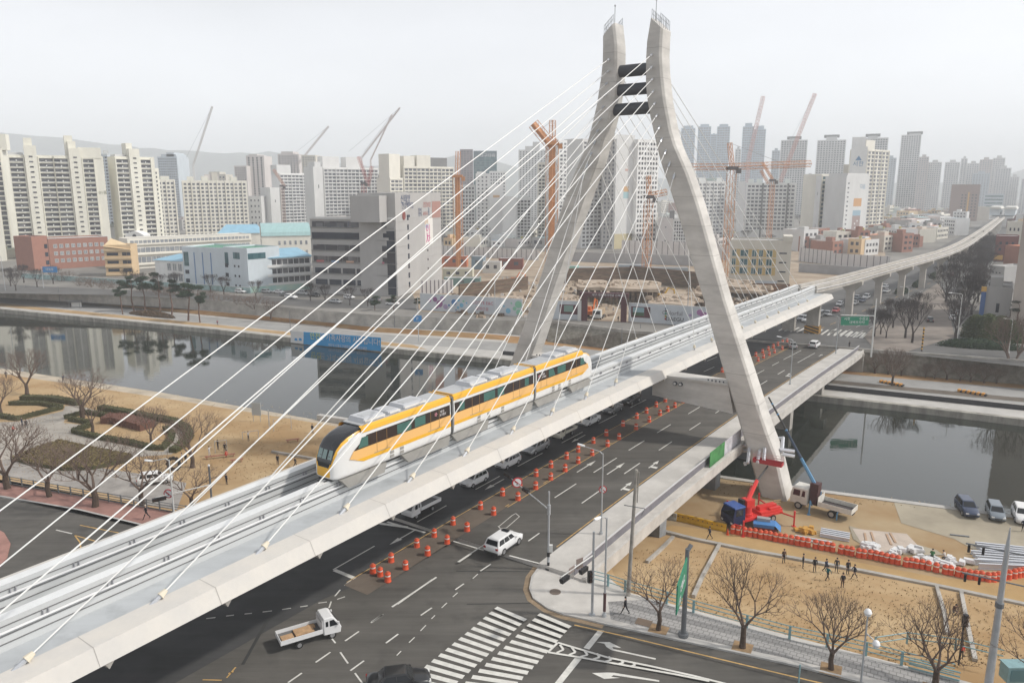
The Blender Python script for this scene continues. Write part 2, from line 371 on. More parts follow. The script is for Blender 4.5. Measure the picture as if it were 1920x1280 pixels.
FM2 = [Vector((b.x*.97+a.x*.03, b.y*.97+a.y*.03, m.z)) for a,b,m in zip(FA,FBt,FM)]
mb = MB(); mb.ribbon(FA[:7], FM[:7]); struct(mb,'brown_bank',M_brown)
mb = MB(); mb.ribbon(FM[:7], FM2[:7]); struct(mb,'lower_bank_road',M_conc)
mb = MB(); mb.ribbon(FM2[:7], FBt[:7]); struct(mb,'bank_low_wall',M_concw)
mb = MB(); mb.ribbon(FA[6:], [Vector((b.x,b.y,-1.1)) for b in FBt[6:]]); struct(mb,'retaining_wall',M_stone)
mb = MB(); mb.sweep([(-.25,-.3),(.25,-.3),(.25,.5),(-.25,.5)], [tuple(a) for a in FBt[6:]]); struct(mb,'retaining_wall_coping',M_concw)
mb = MB(); mb.flat([(a.x,a.y) for a in FBt]+[(4500,-500),(4500,5000),(-4500,5000),(-4500,3000)], ZC); struct(mb,'city_ground',M_city)
# terrace strips, right and left of the bridge
def strip(t0, t1, z, name, m, i0=0, i1=99):
    A = [a.lerp(b,t0) for a,b in zip(FWr,FA)]; B = [a.lerp(b,t1) for a,b in zip(FWr,FA)]
    mb = MB(); mb.ribbon([(a.x,a.y,z) for a in A[i0:i1]], [(b.x,b.y,z) for b in B[i0:i1]]); return struct(mb,name,m)
strip(.16,.36,ZF+.03,'bank_verge',M_sand,0,5)
strip(.40,.86,ZF+.032,'bank_road',mat('pale_asphalt',(0.30,0.295,0.285),0.9,var=0.1,scale=0.2),0,11)
strip(.46,.58,ZF+.045,'bank_ditch',mat('dark_ditch',(0.12,0.10,0.08),0.9,var=0.2,scale=0.4),6,11)
strip(.86,1.0,ZF+.034,'bank_dead_grass',M_brown,5,11)
A = [a.lerp(b,.24) for a,b in zip(FWr,FA)][5:]
mb = MB(); mb.sweep([(-.06,0.0),(.06,0.0),(.06,1.0),(-.06,1.0)], [(a.x,a.y,ZF+.03) for a in A]); tag(mb.build('bank_railing', mat('dark_steel',(0.05,0.05,0.055),0.5,metal=.6)),'long dark railing along the concrete promenade of the far bank','railing')
# ---- right corner sidewalk slab
side_edge = [Vector((a[0],a[1],0)) for a in [tuple(W(60,-31.6))[:2],(10.3,63.1),(22.6,56.2),(33,50.7),(150,-14.5)]]
curbp = [W(200,-36.5),]
corner = [gp(1040,1043),gp(1015,1062),gp(1000,1083),gp(996,1105),gp(1003,1122),gp(1030,1141),gp(1060,1152),gp(1100,1160.5),gp(1134,1169),gp(1300,1205),gp(1480,1244),gp(1725,1306)]
cx2 = (corner[-1].x+120*.875, corner[-1].y-120*.484)
poly = [W(60,-36.4)]+corner+[Vector((cx2[0],cx2[1],0))]+[Vector((150,-14.5,0)),Vector((33,50.7,0)),Vector((22.6,56.2,0)),Vector((10.3,63.1,0)),W(60,-31.6)]
mb = MB(); mb.prism([(a.x,a.y) for a in poly], -1.2, .13); struct(mb,'corner_sidewalk',M_pave)
mb = MB(); mb.sweep([(-.02,-.1),(.2,-.1),(.2,.16),(-.02,.16)], [tuple(W(60,-36.4))]+[tuple(a) for a in corner]+[(cx2[0],cx2[1],0)]); struct(mb,'sidewalk_kerb',mat('kerb_granite',(0.45,0.44,0.42),0.8,var=0.1,scale=1))
# gutter of tan concrete
mb = MB(); mb.sweep([(.15,0.0),(.75,0.0),(.75,0.012),(.15,0.012)], [tuple(a) for a in corner[:9]]); struct(mb,'gutter_strip',mat('tan_gutter',(0.27,0.20,0.13),0.9,var=0.2,scale=1))
# wavy tiles on the right sidewalk
mt = bpy.data.materials.new('sidewalk_tiles'); mt.use_nodes = True; n_, l_ = mt.node_tree.nodes, mt.node_tree.links; b_ = n_['Principled BSDF']; b_.inputs['Roughness'].default_value=.85
g_ = n_.new('ShaderNodeNewGeometry'); mp_ = n_.new('ShaderNodeMapping'); mp_.inputs['Rotation'].default_value=(0,0,.5)
wv = n_.new('ShaderNodeTexWave'); wv.bands_direction='Y'; wv.inputs['Scale'].default_value=.16; wv.inputs['Distortion'].default_value=7; wv.inputs['Detail'].default_value=0; wv.inputs['Detail Scale'].default_value=.35
br = n_.new('ShaderNodeTexBrick'); br.inputs['Scale'].default_value=1.0; br.inputs['Brick Width'].default_value=.5; br.inputs['Row Height'].default_value=.5; br.inputs['Mortar Size'].default_value=.04; br.inputs['Color1'].default_value=(1,1,1,1); br.inputs['Color2'].default_value=(.92,.92,.92,1); br.inputs['Mortar'].default_value=(.6,.6,.6,1)
st = n_.new('ShaderNodeMath'); st.operation='GREATER_THAN'; st.inputs[1].default_value=.55
mx = n_.new('ShaderNodeMix'); mx.data_type='RGBA'; mx.inputs[6].default_value=(.36,.35,.34,1); mx.inputs[7].default_value=(.24,.235,.23,1)
mm = n_.new('ShaderNodeMix'); mm.data_type='RGBA'; mm.blend_type='MULTIPLY'; mm.inputs[0].default_value=1
l_.new(g_.outputs['Position'],mp_.inputs[0]); l_.new(mp_.outputs[0],wv.inputs[0]); l_.new(mp_.outputs[0],br.inputs[0]); l_.new(wv.outputs[1],st.inputs[0]); l_.new(st.outputs[0],mx.inputs[0]); l_.new(mx.outputs[2],mm.inputs[6]); l_.new(br.outputs[0],mm.inputs[7]); l_.new(mm.outputs[2],b_.inputs['Base Color'])
mb = MB(); e = (gp(1740,1296).x+100*.875, gp(1740,1296).y-100*.484)
mb.flat([gp(1140,1130),gp(1145,1163),gp(1300,1198),gp(1480,1237),gp(1740,1298),Vector((e[0],e[1],0)),Vector((115,5.3,0)),Vector((33,50.2,0)),Vector((22.4,55.7,0)),Vector((12,61.7,0))], .135); struct(mb,'sidewalk_tile_field',mt)
# ---- left red sidewalk
lf = [Vector((-400,206,0)),Vector((-62.2,88.5,0)),Vector((-36.6,79.6,0)),Vector((-27,76.3,0))]
lc = [gp(0,931),gp(150,957),gp(271,986),gp(330,1003)]
l0 = ext_l(lc[0],lc[2],330)
mb = MB(); mb.prism([(a.x,a.y) for a in lf]+[(W(46,-63).x,W(46,-63).y)]+[(a.x,a.y) for a in reversed(lc)]+[l0], -1.2, .13); struct(mb,'red_sidewalk',M_redp)
mb = MB(); mb.sweep([(-.1,-.1),(.15,-.1),(.15,.16),(-.1,.16)], [(*l0,0)]+[tuple(a) for a in lc]); struct(mb,'left_sidewalk_kerb',MATS['kerb_granite'])
# traffic island at the left edge of the frame
mb = MB(); isl = [gp(-20,985),gp(8,1000),gp(20,1020),gp(14,1045),gp(0,1062),gp(-60,1100),gp(-100,1060)]
mb.prism([(a.x,a.y) for a in isl], -.1, .14); struct(mb,'island',M_redp)
# ---- markings helper
class Marks(MB):
    def ln(s, a, b, w=.15, mi=0, on=rp, dz=.012):
        a, b = on(*a), on(*b); s.seg(a, b, w, mi, dz)
    def seg(s, a, b, w, mi=0, dz=.012):
        d = Vector((b.x-a.x,b.y-a.y,0)); k = max(1,int(d.length/8)); d.normalize(); nn = Vector((-d.y,d.x,0))*w/2
        for i in range(k):
            p0 = a.lerp(b,i/k); p1 = a.lerp(b,(i+1)/k)
            for q_ in (p0,p1): q_.z = zr(UV(q_)[0])+dz if ON_BR else q_.z+dz
            s.add([p0-nn,p1-nn,p1+nn,p0+nn], [(0,1,2,3)], mi)
    def poly(s, pts, mi=0, dz=.012, on=gp):
        P = [on(*q_) for q_ in pts]
        ar = sum(P[i].x*P[(i+1)%len(P)].y-P[(i+1)%len(P)].x*P[i].y for i in range(len(P)))
        if ar < 0: P = P[::-1]
        s.add([(a.x,a.y,a.z+dz) for a in P], [tuple(range(len(P)))], mi)
ON_BR = True
# ================================================================ ROAD BRIDGE
us = [57+ (190-57)*i/26 for i in range(27)]
def vpath(v, dz=0.0, u0=57, u1=190, n=27): return [tuple(W(u0+(u1-u0)*i/(n-1), v, zr(u0+(u1-u0)*i/(n-1))+dz)) for i in range(n)]
M_fascia = mat('bridge_concrete_pale', (0.50,0.475,0.44), 0.85, var=0.12, scale=0.5, bump=0.1)
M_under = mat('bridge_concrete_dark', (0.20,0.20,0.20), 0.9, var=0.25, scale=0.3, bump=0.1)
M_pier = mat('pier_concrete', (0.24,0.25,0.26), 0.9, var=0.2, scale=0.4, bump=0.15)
br = thing('road_bridge', W(57,-50), 'wide multi lane concrete road bridge crossing the river beneath the monorail deck', 'bridge')
mb = MB(); mb.sweep([(-18.8,-.9),(18.8,-.9),(18.8,-.02),(-18.8,-.02)], vpath(-50)); mb.build('deck', M_fascia, br, True)
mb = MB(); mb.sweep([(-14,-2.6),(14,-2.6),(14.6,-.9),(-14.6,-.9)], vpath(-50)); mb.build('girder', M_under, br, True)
mb = MB(); mb.ribbon(vpath(-46.5,.004), vpath(-63.5,.004)); struct(mb,'road_left_carriageway',M_asph2)
mb = MB(); mb.ribbon(vpath(-36.5,.004), vpath(-46.5,.004)); struct(mb,'road_right_carriageway',M_asph)
mb = MB(); mb.flat([W(57,-46.5),W(57,-66),W(8,-66),W(-40,-66),W(-40,-49.0),W(41,-49.3)], .006); struct(mb,'road_left_approach',M_asph2)
mb = MB(); mb.ribbon(vpath(-46.55,.012,44,186,30), vpath(-49.6,.012,44,186,30)); struct(mb,'road_median',M_median)
mb = MB(); mb.sweep([(-2.0,-.02),(2.0,-.02),(2.0,.15),(-2.0,.15)], vpath(-34.5)); mb.build('sidewalk', M_pave, br, True)
mb = MB(); mb.sweep([(-2.0,-.02),(2.0,-.02),(2.0,.15),(-2.0,.15)], vpath(-65.4)); mb.build('sidewalk', M_pave, br, True)
for s_ in (-31.35,-68.65):
    mb = MB(); mb.sweep([(-.17,-1.1),(.17,-1.1),(.17,.25),(-.17,.25)], vpath(s_)); mb.build('edge_beam', M_fascia, br, True)
M_rail = mat('railing_grey_purple', (0.20,0.19,0.21), 0.6, metal=.2, var=.1, scale=1)
M_railtop = mat('railing_top_pale', (0.62,0.62,0.62), 0.5, metal=.2)
for s_ in (-32.45,-67.55):
    mb = MB()
    mb.sweep([(-.03,.15),(.03,.15),(.03,.95),(-.03,.95)], vpath(s_), 0); mb.sweep([(-.07,1.0),(.07,1.0),(.07,1.12),(-.07,1.12)], vpath(s_), 1)
    mb.build('parapet_railing', [M_rail,M_railtop], br, True)
for u_ in (81,100,119,138.5,162.5):
    mb = MB(); zt = zr(u_)-.95; zb = ZW-1.5
    def wb(u0,u1,v0,v1,z0,z1,mi=0): mb.hexa([W(u0,v0,z0),W(u1,v0,z0),W(u1,v1,z0),W(u0,v1,z0)],[W(u0,v0,z1),W(u1,v0,z1),W(u1,v1,z1),W(u0,v1,z1)],mi)
    wb(u_-1.2,u_+1.2,-33,-67,zt-1.9,zt)
    for v_ in (-35.5,-50,-64.5): wb(u_-1.0,u_+1.0,v_+1.6,v_-1.6,zb,zt-1.9)
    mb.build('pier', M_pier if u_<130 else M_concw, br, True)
mb = MB(); wb(56,58.5,-31.4,-68.6,ZT-1,-.8); mb.build('abutment', M_concw, br, True)
mb = MB(); wb(188,191,-31.0,-69,ZF-1,-1.6); mb.build('abutment', M_concw, br, True)
# ================================================================ ROAD MARKINGS
mk = Marks()
def dash(v, spans, w=.15, mi=0):
    for a, b in spans: mk.seg(W(a,v,0), W(b,v,0), w, mi)
d1 = [(44.5,50.2),(53.6,56.0),(59.0,67.3),(71.2,77.0),(83.2,88.8),(93,98),(103.5,108.5),(114,119),(125,130),(136,141),(147,152),(158,163),(169,182)]
dash(-43.4, [(71.2,76.2),(80.6,87),(90.6,95.6),(100,105),(112,117),(123,128),(134.5,139.5),(147.5,152.5),(158,163),(166.5,183)])
dash(-43.3, [(43.8,49.8),(53.2,55.2)],.2)
mk.ln((858.4,1053),(916,1015),.17); mk.ln((745,1132),(810.6,1086),.2)
dash(-40.0, [(60.5,62.6),(71.6,76.8),(82.4,87),(93,97.5),(104,108.5),(115,120),(127,132),(138,143),(150,155),(165,182)])
dash(-52.6, [(45.4,51),(57.5,62.5),(68,73),(77,83),(88,94),(99,105),(110,116),(121,127),(132,138),(143,149),(154,160),(165,171)])
dash(-56.0, [(68,73),(77,83),(88,94),(99,105),(110,116),(121,127),(132,138),(154,160)])
for v_,mi in ((-49.75,1),(-46.5,1),(-46.8,1)): mk.seg(W(44.5 if v_<-49 else 66,v_), W(184,v_), .12, mi)
mk.seg(W(61,-36.9), W(186,-36.9), .12, 1)
for (a,b) in [((700,1092.8-0),(670,1080)),]: pass
# short dashes in the junction
for a,b in [((789,1153),(809.7,1138.8)),((853.7,1105),(869.7,1093.8)),((900.6,1070),(920.3,1056.9)),((723.5,1205),(746.6,1188)),((697,1165),(718.6,1151)),((647,1201),(673,1183)),((657,1256.5),(682.5,1238)),((592,1241),(619.5,1222)),((540,1279),(566,1261)),((695.6,1167),(718,1151.5))]: mk.ln(a,b,.15)
for a,b in [((638,1222),(652.5,1243)),((665.5,1261),(683,1285)),((622,1196),(629,1205)),((617,1139),(621,1127)),((628,1117),(638,1105)),((646,1097),(664,1082)),((632,1123),(647,1118)),((597,1130),(613,1128)),((563,1137),(577,1135)),((529,1142),(545.6,1139.5)),((492.5,1146.7),(510,1144.5)),((458.5,1150.5),(472.5,1149)),((424,1154.3),(438.7,1152.5)),((387,1159),(404,1157))]: mk.ln(a,b,.13)
for a,b in [((886.5,1084),(896,1075.5)),((849,1118.5),(858,1110.5)),((828,1139),(838,1129.5)),((788.5,1182),(798.5,1171.5)),((767,1204),(777.5,1194)),((744,1228),(752,1220)),((809,1159.5),(815.5,1153))]: mk.ln(a,b,.09)
mk.ln((380,1273.5),(416,1274.5),.12,1); mk.ln((425,1270),(442,1250),.12,1); mk.ln((428,1262),(438,1258.5),.12,1)
# stop lines
for a,b,w_ in [((627,1068),(666,1084),.45),((726,978),(797,998),.3),((712,981),(764,988),.45),((850,1014),(920,1035),.2),((955,1041),(1012,1056),.2)]: mk.ln(a,b,w_)
# crosswalk: two blocks
wL = [((933,1140),(985,1163)),]
def bars(p0, p1, q0, q1, n, w=.46):
    for i in range(n):
        t = i/(n-1); a = (p0[0]+(p1[0]-p0[0])*t, p0[1]+(p1[1]-p0[1])*t); b = (q0[0]+(q1[0]-q0[0])*t, q0[1]+(q1[1]-q0[1])*t)
        A_, B_ = gp(*p0).lerp(gp(*p1),t), gp(*q0).lerp(gp(*q1),t); mk.seg(A_,B_,w)
bars((929.5,1141),(755,1283),(985.5,1164.5),(832,1302),15)
bars((1010,1154),(872,1280),(1069,1178.5),(960,1292),13)
# island hatching and right hand arm
mk.ln((1027.5,1222),(1046,1204),.2)
for pts in ([(1046,1204),(1140,1232),(1220,1248),(1300,1266),(1420,1296)],[(1027.5,1222),(1090,1232),(1180,1248),(1265,1263),(1330,1276)]):
    for a,b in zip(pts,pts[1:]): mk.ln(a,b,.22)
for (a,b,c) in [((1050,1208),(1056.5,1217),(1044,1223)),((1072,1213),(1079,1222),(1067,1227)),((1095,1217.5),(1101.5,1227),(1088,1230.5)),((1119,1224),(1124,1231.5),(1111,1235.5)),((1141,1230),(1146,1236),(1134,1240)),((1164,1236),(1169,1241.5),(1158,1244.5)),((1187,1241),(1191,1245.5),(1182,1249))]: mk.ln(a,b,.2); mk.ln(b,c,.2)
mk.poly([(1122,1180),(1133,1182),(1105,1217),(1094,1214)]); mk.poly([(1078,1232),(1091,1234),(1050,1285),(1036,1285)])
mk.poly([(1118,1203),(1143,1203),(1165,1214),(1148,1212),(1150,1216),(1230,1233.5),(1229,1236),(1146,1218),(1137,1212),(1133,1206)])
mk.poly([(1110,1261),(1139,1260),(1152,1260.5),(1236,1274.5),(1236,1277.5),(1150,1265),(1146,1268),(1163,1270),(1133,1272)])
for a,b in [((1077,1171),(1180,1194)),((1180,1194),(1300,1223)),((1300,1223),(1480,1266)),((1480,1266),(1600,1294))]: mk.ln(a,b,.14,1)
mk.poly([(1234.5,1172.5),(1236,1177),(1245,1166)],dz=.012) if False else None
# arrows on the bridge
def arrow(u, v, L=4.0, back=1, turn=False):
    z = 0
    def P_(a,b): return W(u+a*back, v+b, zr(u+a*back)+.014)
    for pts in ([(0,-.08),(0,.08),(L*.62,.08),(L*.62,-.08)],[(L*.6,-.32),(L*.6,.32),(L,0)]):
        mk.add([P_(*q_) for q_ in pts], [tuple(range(len(pts)))] if back<0 else [tuple(range(len(pts)-1,-1,-1))], 0)
    if turn:
        pts = [(L*.1,.1),(L*.1,.9),(L*.28,.9),(L*.28,.1)]; mk.add([P_(*q_) for q_ in pts],[(3,2,1,0)],0)
arrow(79.5,-45.2,5); arrow(81,-41.7,5); arrow(86,-38.3,3.2,1,True); arrow(77.5,-38.0,3,1,True); arrow(149,-38.2,4,1,True); arrow(176,-38.2,3.5)
arrow(56,-51.5,4,-1); arrow(72.5,-51.6,4,-1); arrow(93,-51.6,4,-1)
# small loop marking and manhole patches
for a,b in zip([(936,986),(960,966),(967,962),(974,968),(950,989),(938,990),(934,986)],[(960,966),(967,962),(974,968),(950,989),(938,990),(934,986),(936,986)]): mk.ln(a,b,.09)
# right arm lanes near the bottom edge, left approach lines
mk.ln((1236,1174),(1240,1166),.12)
for a,b in [((105,993),(135,1000)),]: mk.ln(a,b,.14,0,gp)
for a,b in [((140,1003),(200,1020)),((140,1003),(150,1016)),((150,1016),(152,1032)),((150,984),(280,1010))]: mk.ln(a,b,.14,1,gp)
# far junction: crosswalk and lanes
def fbars(a0,a1,b0,b1,n,w=.5):
    for i in range(n):
        t=i/(n-1); A_=gp(*a0,ZC).lerp(gp(*a1,ZC),t); B_=gp(*b0,ZC).lerp(gp(*b1,ZC),t); mkf.seg(A_,B_,w,0,.03)
mkf = Marks(); ON_BR = False
fbars((1460,620),(1612,634),(1477,612),(1622,624),14); fbars((1528,618),(1600,625),(1545,610),(1618,617),0) if False else None
fbars((1555,625),(1615,634),(1568,617),(1628,625),7)
for vv in (-40,-43.4,-36.8,-33.5,-46.7): 
    for k in range(0,46): 
        u0=212+k*10; mkf.seg(W(u0,vv+ (min(1,max(0,(u0-212)/160))*14 if vv>-46 else 14*min(1,(u0-212)/160)),ZC),W(u0+5,vv+14*min(1,max(0,(u0+5-212)/160)),ZC),.16 if vv<-46 else .14,1 if vv<-46 else 0,.03)
# ================================================================ FAR ROADS
mb = MB(); rc = lambda u: 14*min(1,max(0,(u-212)/160))
A1 = [W(u,-33.0+rc(u)*1.0,ZC+.008) for u in (190,212,240,280,320,372,430,600,900,1500)]; B1 = [W(u,-68+rc(u)*1.0,ZC+.008) for u in (190,212,240,280,320,372,430,600,900,1500)]
mb.ribbon(A1,B1); struct(mb,'road_avenue',M_asph3)
mb = MB(); mb.flat([gp(1616,640,ZC),gp(1500,610,ZC),gp(1380,600,ZC),gp(1300,600,ZC),gp(1280,618,ZC),W(191,-60,ZC),W(191,-31,ZC),gp(1700,664,ZC),gp(1930,688,ZC),gp(2600,760,ZC),gp(2600,700,ZC),gp(1920,650,ZC),gp(1790,632,ZC)], ZC+.012); struct(mb,'road_far_junction',M_asph3)
mb = MB(); mb.flat([gp(1640,655,ZC),gp(1700,660,ZC),gp(1790,632,ZC),gp(1775,560,ZC),gp(1760,530,ZC),gp(1650,600,ZC),gp(1620,632,ZC)], ZC+.1); struct(mb,'plaza_paving',mat('plaza_brown',(0.22,0.19,0.165),0.9,var=.15,scale=.3))
mb = MB(); sd_ = [gp(1640,668,ZC),gp(1760,640,ZC),gp(1820,600,ZC),gp(1800,560,ZC),gp(1762,525,ZC),gp(1740,500,ZC)]
mb.ribbon([gp(1722,650,ZC+.016),gp(1742,610,ZC+.016),gp(1752,580,ZC+.016),gp(1750,560,ZC+.016),gp(1745,540,ZC+.016)],[gp(1830,650,ZC+.016),gp(1790,610,ZC+.016),gp(1785,580,ZC+.016),gp(1772,560,ZC+.016),gp(1762,540,ZC+.016)][::1]); struct(mb,'road_side_street',M_asph3)
mkf.build('road_markings_far',[M_white,M_yell]); tag(bpy.data.objects['road_markings_far'],kind='structure')
ON_BR = True
mk.build('road_markings',[M_white,M_yell]); tag(bpy.data.objects['road_markings'],kind='structure')
# dark repair patches and tyre marks of the junction
mb = MB()
for pts in ([(452,1245),(458,1245),(500,1170),(545,1115),(560,1100),(556,1098),(496,1165)],):
    mb.flat([gp(x,y,.009) for x,y in pts])
for a,b in [((855,1070),(1003,1071)),((875,1132),(1000,1130))]:
    A_,B_ = gp(*a),gp(*b); mb.flat([A_+Vector((0,-.07,.009)),B_+Vector((0,-.07,.009)),B_+Vector((0,.07,.009)),A_+Vector((0,.07,.009))])
struct(mb,'road_crack_sealing',mat('tar',(0.04,0.04,0.038),.7))
# ================================================================ MONORAIL BRIDGE
VC, ZD, ZB = -50.0, 9.3, 11.25
M_deck = streaky(mat('deck_grey_coating', (0.42,0.44,0.455), 0.75, var=0.08, scale=0.12, bump=0.05),.07)
M_dconc = mat('deck_concrete_cream', (0.60,0.57,0.525), 0.85, var2=(0.55,0.53,0.50), scale=0.35, bump=0.08)
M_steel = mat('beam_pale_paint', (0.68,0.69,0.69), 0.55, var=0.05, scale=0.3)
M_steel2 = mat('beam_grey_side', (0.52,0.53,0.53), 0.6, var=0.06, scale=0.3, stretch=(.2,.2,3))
M_wrail = mat('conductor_rail_white', (0.80,0.80,0.80), 0.4)
M_pyl = mat('pylon_concrete', (0.55,0.53,0.50), 0.9, var=0.13, scale=0.18, bump=0.15, stretch=(1,1,3))
cb = thing('cable_stayed_bridge', W(101,VC,0), 'pale concrete cable stayed monorail bridge with leaning A shaped pylon and white stay cables', 'bridge')
U0, U1 = -45, 208
zg = lambda u: max(-.15, .7*(1-((u-98)/85.0)**2))
L2 = [tuple(W(U0+(U1-U0)*i/50, VC, zg(U0+(U1-U0)*i/50))) for i in range(51)]
mb = MB()
mb.sweep([(-5.2,8.5),(5.2,8.5),(5.2,ZD),(-5.2,ZD)], L2, 0)
mb.build('deck', M_deck, cb, True)
for s in (1,-1):
    mb = MB(); pr = [(4.9,8.15),(5.6,8.1),(7.35,8.35),(6.78,9.42),(4.95,9.47),(4.9,9.3)]
    if s < 0: pr = [(-a,b) for a,b in pr][::-1]
    mb.sweep(pr, L2); eb_ = mb.build('edge_beam', M_dconc, cb, True)
    for k in range(30):
        u_ = -38+8.13*k; mb = MB(); R2_ = [W(u_+d_,VC+s*v_,z_+zg(u_)) for d_ in (-.02,.02) for v_,z_ in ((4.96,9.475),(6.79,9.43),(7.36,8.36))]
        mb.add(R2_,[(0,1,4,3),(1,2,5,4)] if s>0 else [(3,4,1,0),(4,5,2,1)]); ch = mb.build('segment_joint', mat('joint_line',(0.34,0.32,0.30),.9), eb_); ch.data.transform(Matrix.Translation(cb.location).inverted())
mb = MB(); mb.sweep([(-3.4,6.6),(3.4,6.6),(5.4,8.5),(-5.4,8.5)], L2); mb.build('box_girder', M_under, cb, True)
M_seam = mat('seam_dark',(0.16,0.16,0.16),.8)
beams = []
for s in (1,-1):
    mb = MB(); c = 2.2*s
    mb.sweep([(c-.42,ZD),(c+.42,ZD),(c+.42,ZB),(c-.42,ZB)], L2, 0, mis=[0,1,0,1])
    # ledges and grooves running along the side
    for zz in (9.75,10.25,10.85): mb.sweep([(c-.46,zz),(c+.46,zz),(c+.46,zz+.06),(c-.46,zz+.06)], L2, 2)
    b = mb.build('track_beam', [M_steel,M_steel2,M_seam], cb, True)
    for q_ in (-1,1):
        mb = MB(); o_ = c+q_*.56; mb.sweep([(o_-.05,10.5),(o_+.05,10.5),(o_+.05,10.6),(o_-.05,10.6)], L2); mb.build('conductor_rail', M_wrail, b, False)
    beams.append(b)
for b in beams:
    for ch in b.children:   # children were built in world coordinates
        ch.data.transform((Matrix.Translation(cb.location)).inverted())
mb = MB(); mb.bx(-.03,.03,-.06,.1,0,.26); mb.bx(.28,.34,-.06,.1,0,.26); mb.bx(-.1,.4,-.05,.1,-.1,-.05)
pb = None
for s in (1,-1):
    for k in range(46):
        u_ = 10.2+3.95*k
        if u_ > 206: break
        o = bpy.data.objects.new('rail_bracket', pb.data) if pb else mb.build('rail_bracket', mat('bracket_grey',(.36,.36,.38),.6), cb)
        if pb: COL.objects.link(o); o.parent = cb
        pb = pb or o
        o.location = W(u_,VC+2.2*s+.5,10.62+zg(u_))-cb.location; o.rotation_euler.z = ROTU
for k in range(24):   # drainage fins under the deck edge
    mb = MB()
    u_ = 11.4+8.1*k
    if u_ > 204: break
    for s in (1,): mb.add([W(u_-.35,VC+7.3*s,8.42),W(u_+.35,VC+7.3*s,8.42),W(u_+.35,VC+6.5*s,8.15),W(u_-.35,VC+6.5*s,8.15),W(u_,VC+7.2*s,7.85)],[(0,1,4),(1,2,4),(2,3,4),(3,0,4)]); mb.v = [(x,y,z+zg(u_)) for x,y,z in mb.v]
    mb.build('drain_fin', M_concw, cb, True)
# pylon legs
IN = [(-12,24.3),(-5.7,21.9),(1.5,19.3),(4.2,18.3),(9.6,16.3),(12.9,15),(21,12.2),(25.4,10.5),(32,8.1),(35.7,6.7),(39.4,5.1),(43.4,3.9),(47.1,2.85),(50,2.35),(53.5,2.2),(56.4,2.3),(59.0,2.75)]
OUT = [(-12,27.8),(-5.4,25.35),(0,23.8),(4.8,21.6),(10.1,19.6),(21.3,15.2),(25.6,13.7),(33.5,11),(37.9,9.2),(42.8,6.7),(45.5,6.0),(48.3,5.3),(53.2,4.55),(57.6,4.55),(59,4.6)]
def ip(T, z):
    for (a,b),(c,d) in zip(T,T[1:]):
        if a <= z <= c: return b+(d-b)*(z-a)/(c-a)
    return T[-1][1]
def leg_ring(s, z, top=False):
    a, b = ip(IN,z), ip(OUT,z); u0 = 101.0-.25*max(0,(20-z)/26); u1 = 104.2+.6*max(0,(20-z)/26); c = .3
    pts = [(u0,a+c),(u0,b-c),(u0+c,b),(u1-c,b),(u1,b-c),(u1,a+c),(u1-c,a),(u0+c,a)]
    R = []
    for u_,v_ in pts:
        zz = z
        if top: zz = z - (v_-a)*.9
        R.append(W(u_,VC+s*v_,zz))
    return R
zs = [-12,-5.7,-2,0,3,6,9,12,15,18,21,24,27,30,32,34,36,38,40,42,44,46,48,50,52,54,56]
for s in (1,-1):
    mb = MB(); rings = [leg_ring(s,z) for z in zs]+[leg_ring(s,59,True)]
    if s < 0: rings = [r[::-1] for r in rings]
    mb.loft(rings); lg = mb.build('pylon_leg', M_pyl, cb, True)
    mb = MB()
    for k in range(14):   # construction joints
        z = 3+k*4.0; r = leg_ring(s,z); r2 = leg_ring(s,z+.05)
        ctr = sum(r,Vector())/8
        r = [ctr+(q_-ctr)*1.004 for q_ in r]; r2 = [ctr+(q_-ctr)*1.004+Vector((0,0,.0)) for q_ in r2]
        if s < 0: r, r2 = r[::-1], r2[::-1]
        mb.loft([r,r2])
    ch = mb.build('construction_joint', mat('joint_line',(0.30,0.29,0.27),.9), lg); ch.data.transform(Matrix.Translation(cb.location).inverted())
    # railing on the leg top
    mb = MB(); a, b = ip(IN,59), ip(OUT,57); pts = []
    for i in range(7):
        t = i/6; v_ = a+.2+(b-a-.4)*t; z0 = 59-(v_-a)*.9
        for u_ in (101.15,104.0): mb.tube([W(u_,VC+s*v_,z0-.1),W(u_,VC+s*v_,z0+1.25)],.035,5)
    for u_ in (101.15,104.0):
        for h in (.65,1.2): mb.tube([W(u_,VC+s*(a+.2),59-.18+h),W(u_,VC+s*(b-.2),59-(b-.2-a)*.9+h)],.03,5)
    for u_ in (101.9,102.7,103.4):
        mb.tube([W(u_,VC+s*(b-.2),59-(b-.2-a)*.9),W(u_,VC+s*(b-.2),59-(b-.2-a)*.9+1.25)],.035,5)
    m2 = MB(); m2.tube([W(102,VC+s*(a+.4),58.6),W(102,VC+s*(a+.4),61.2),W(102,VC+s*(a+.4),61.3),W(102,VC+s*(a+.4),61.5)],[.04,.04,.09,.09],6); ch = m2.build('lightning_rod', M_anch if 'M_anch' in globals() else M_dark if 'M_dark' in globals() else M_seam, lg); ch.data.transform(Matrix.Translation(cb.location).inverted())
    ch = mb.build('top_railing', mat('rail_steel',(0.35,0.36,0.38),.5,metal=.5), lg); ch.data.transform(Matrix.Translation(cb.location).inverted())
# struts
M_dark = mat('strut_dark_grey',(0.06,0.065,0.075),.5)
for z0,z1,v_ in ((51.75,53.35,2.4),(49.2,50.75,2.8),(46.5,48.1,3.3)):
    mb = MB(); mb.tube([W(102.5,VC-v_-.3,(z0+z1)/2),W(102.5,VC+v_+.3,(z0+z1)/2)], (z1-z0)/2+.05, 14); o = mb.build('strut', M_dark, cb, True); smooth_angle(o,50)
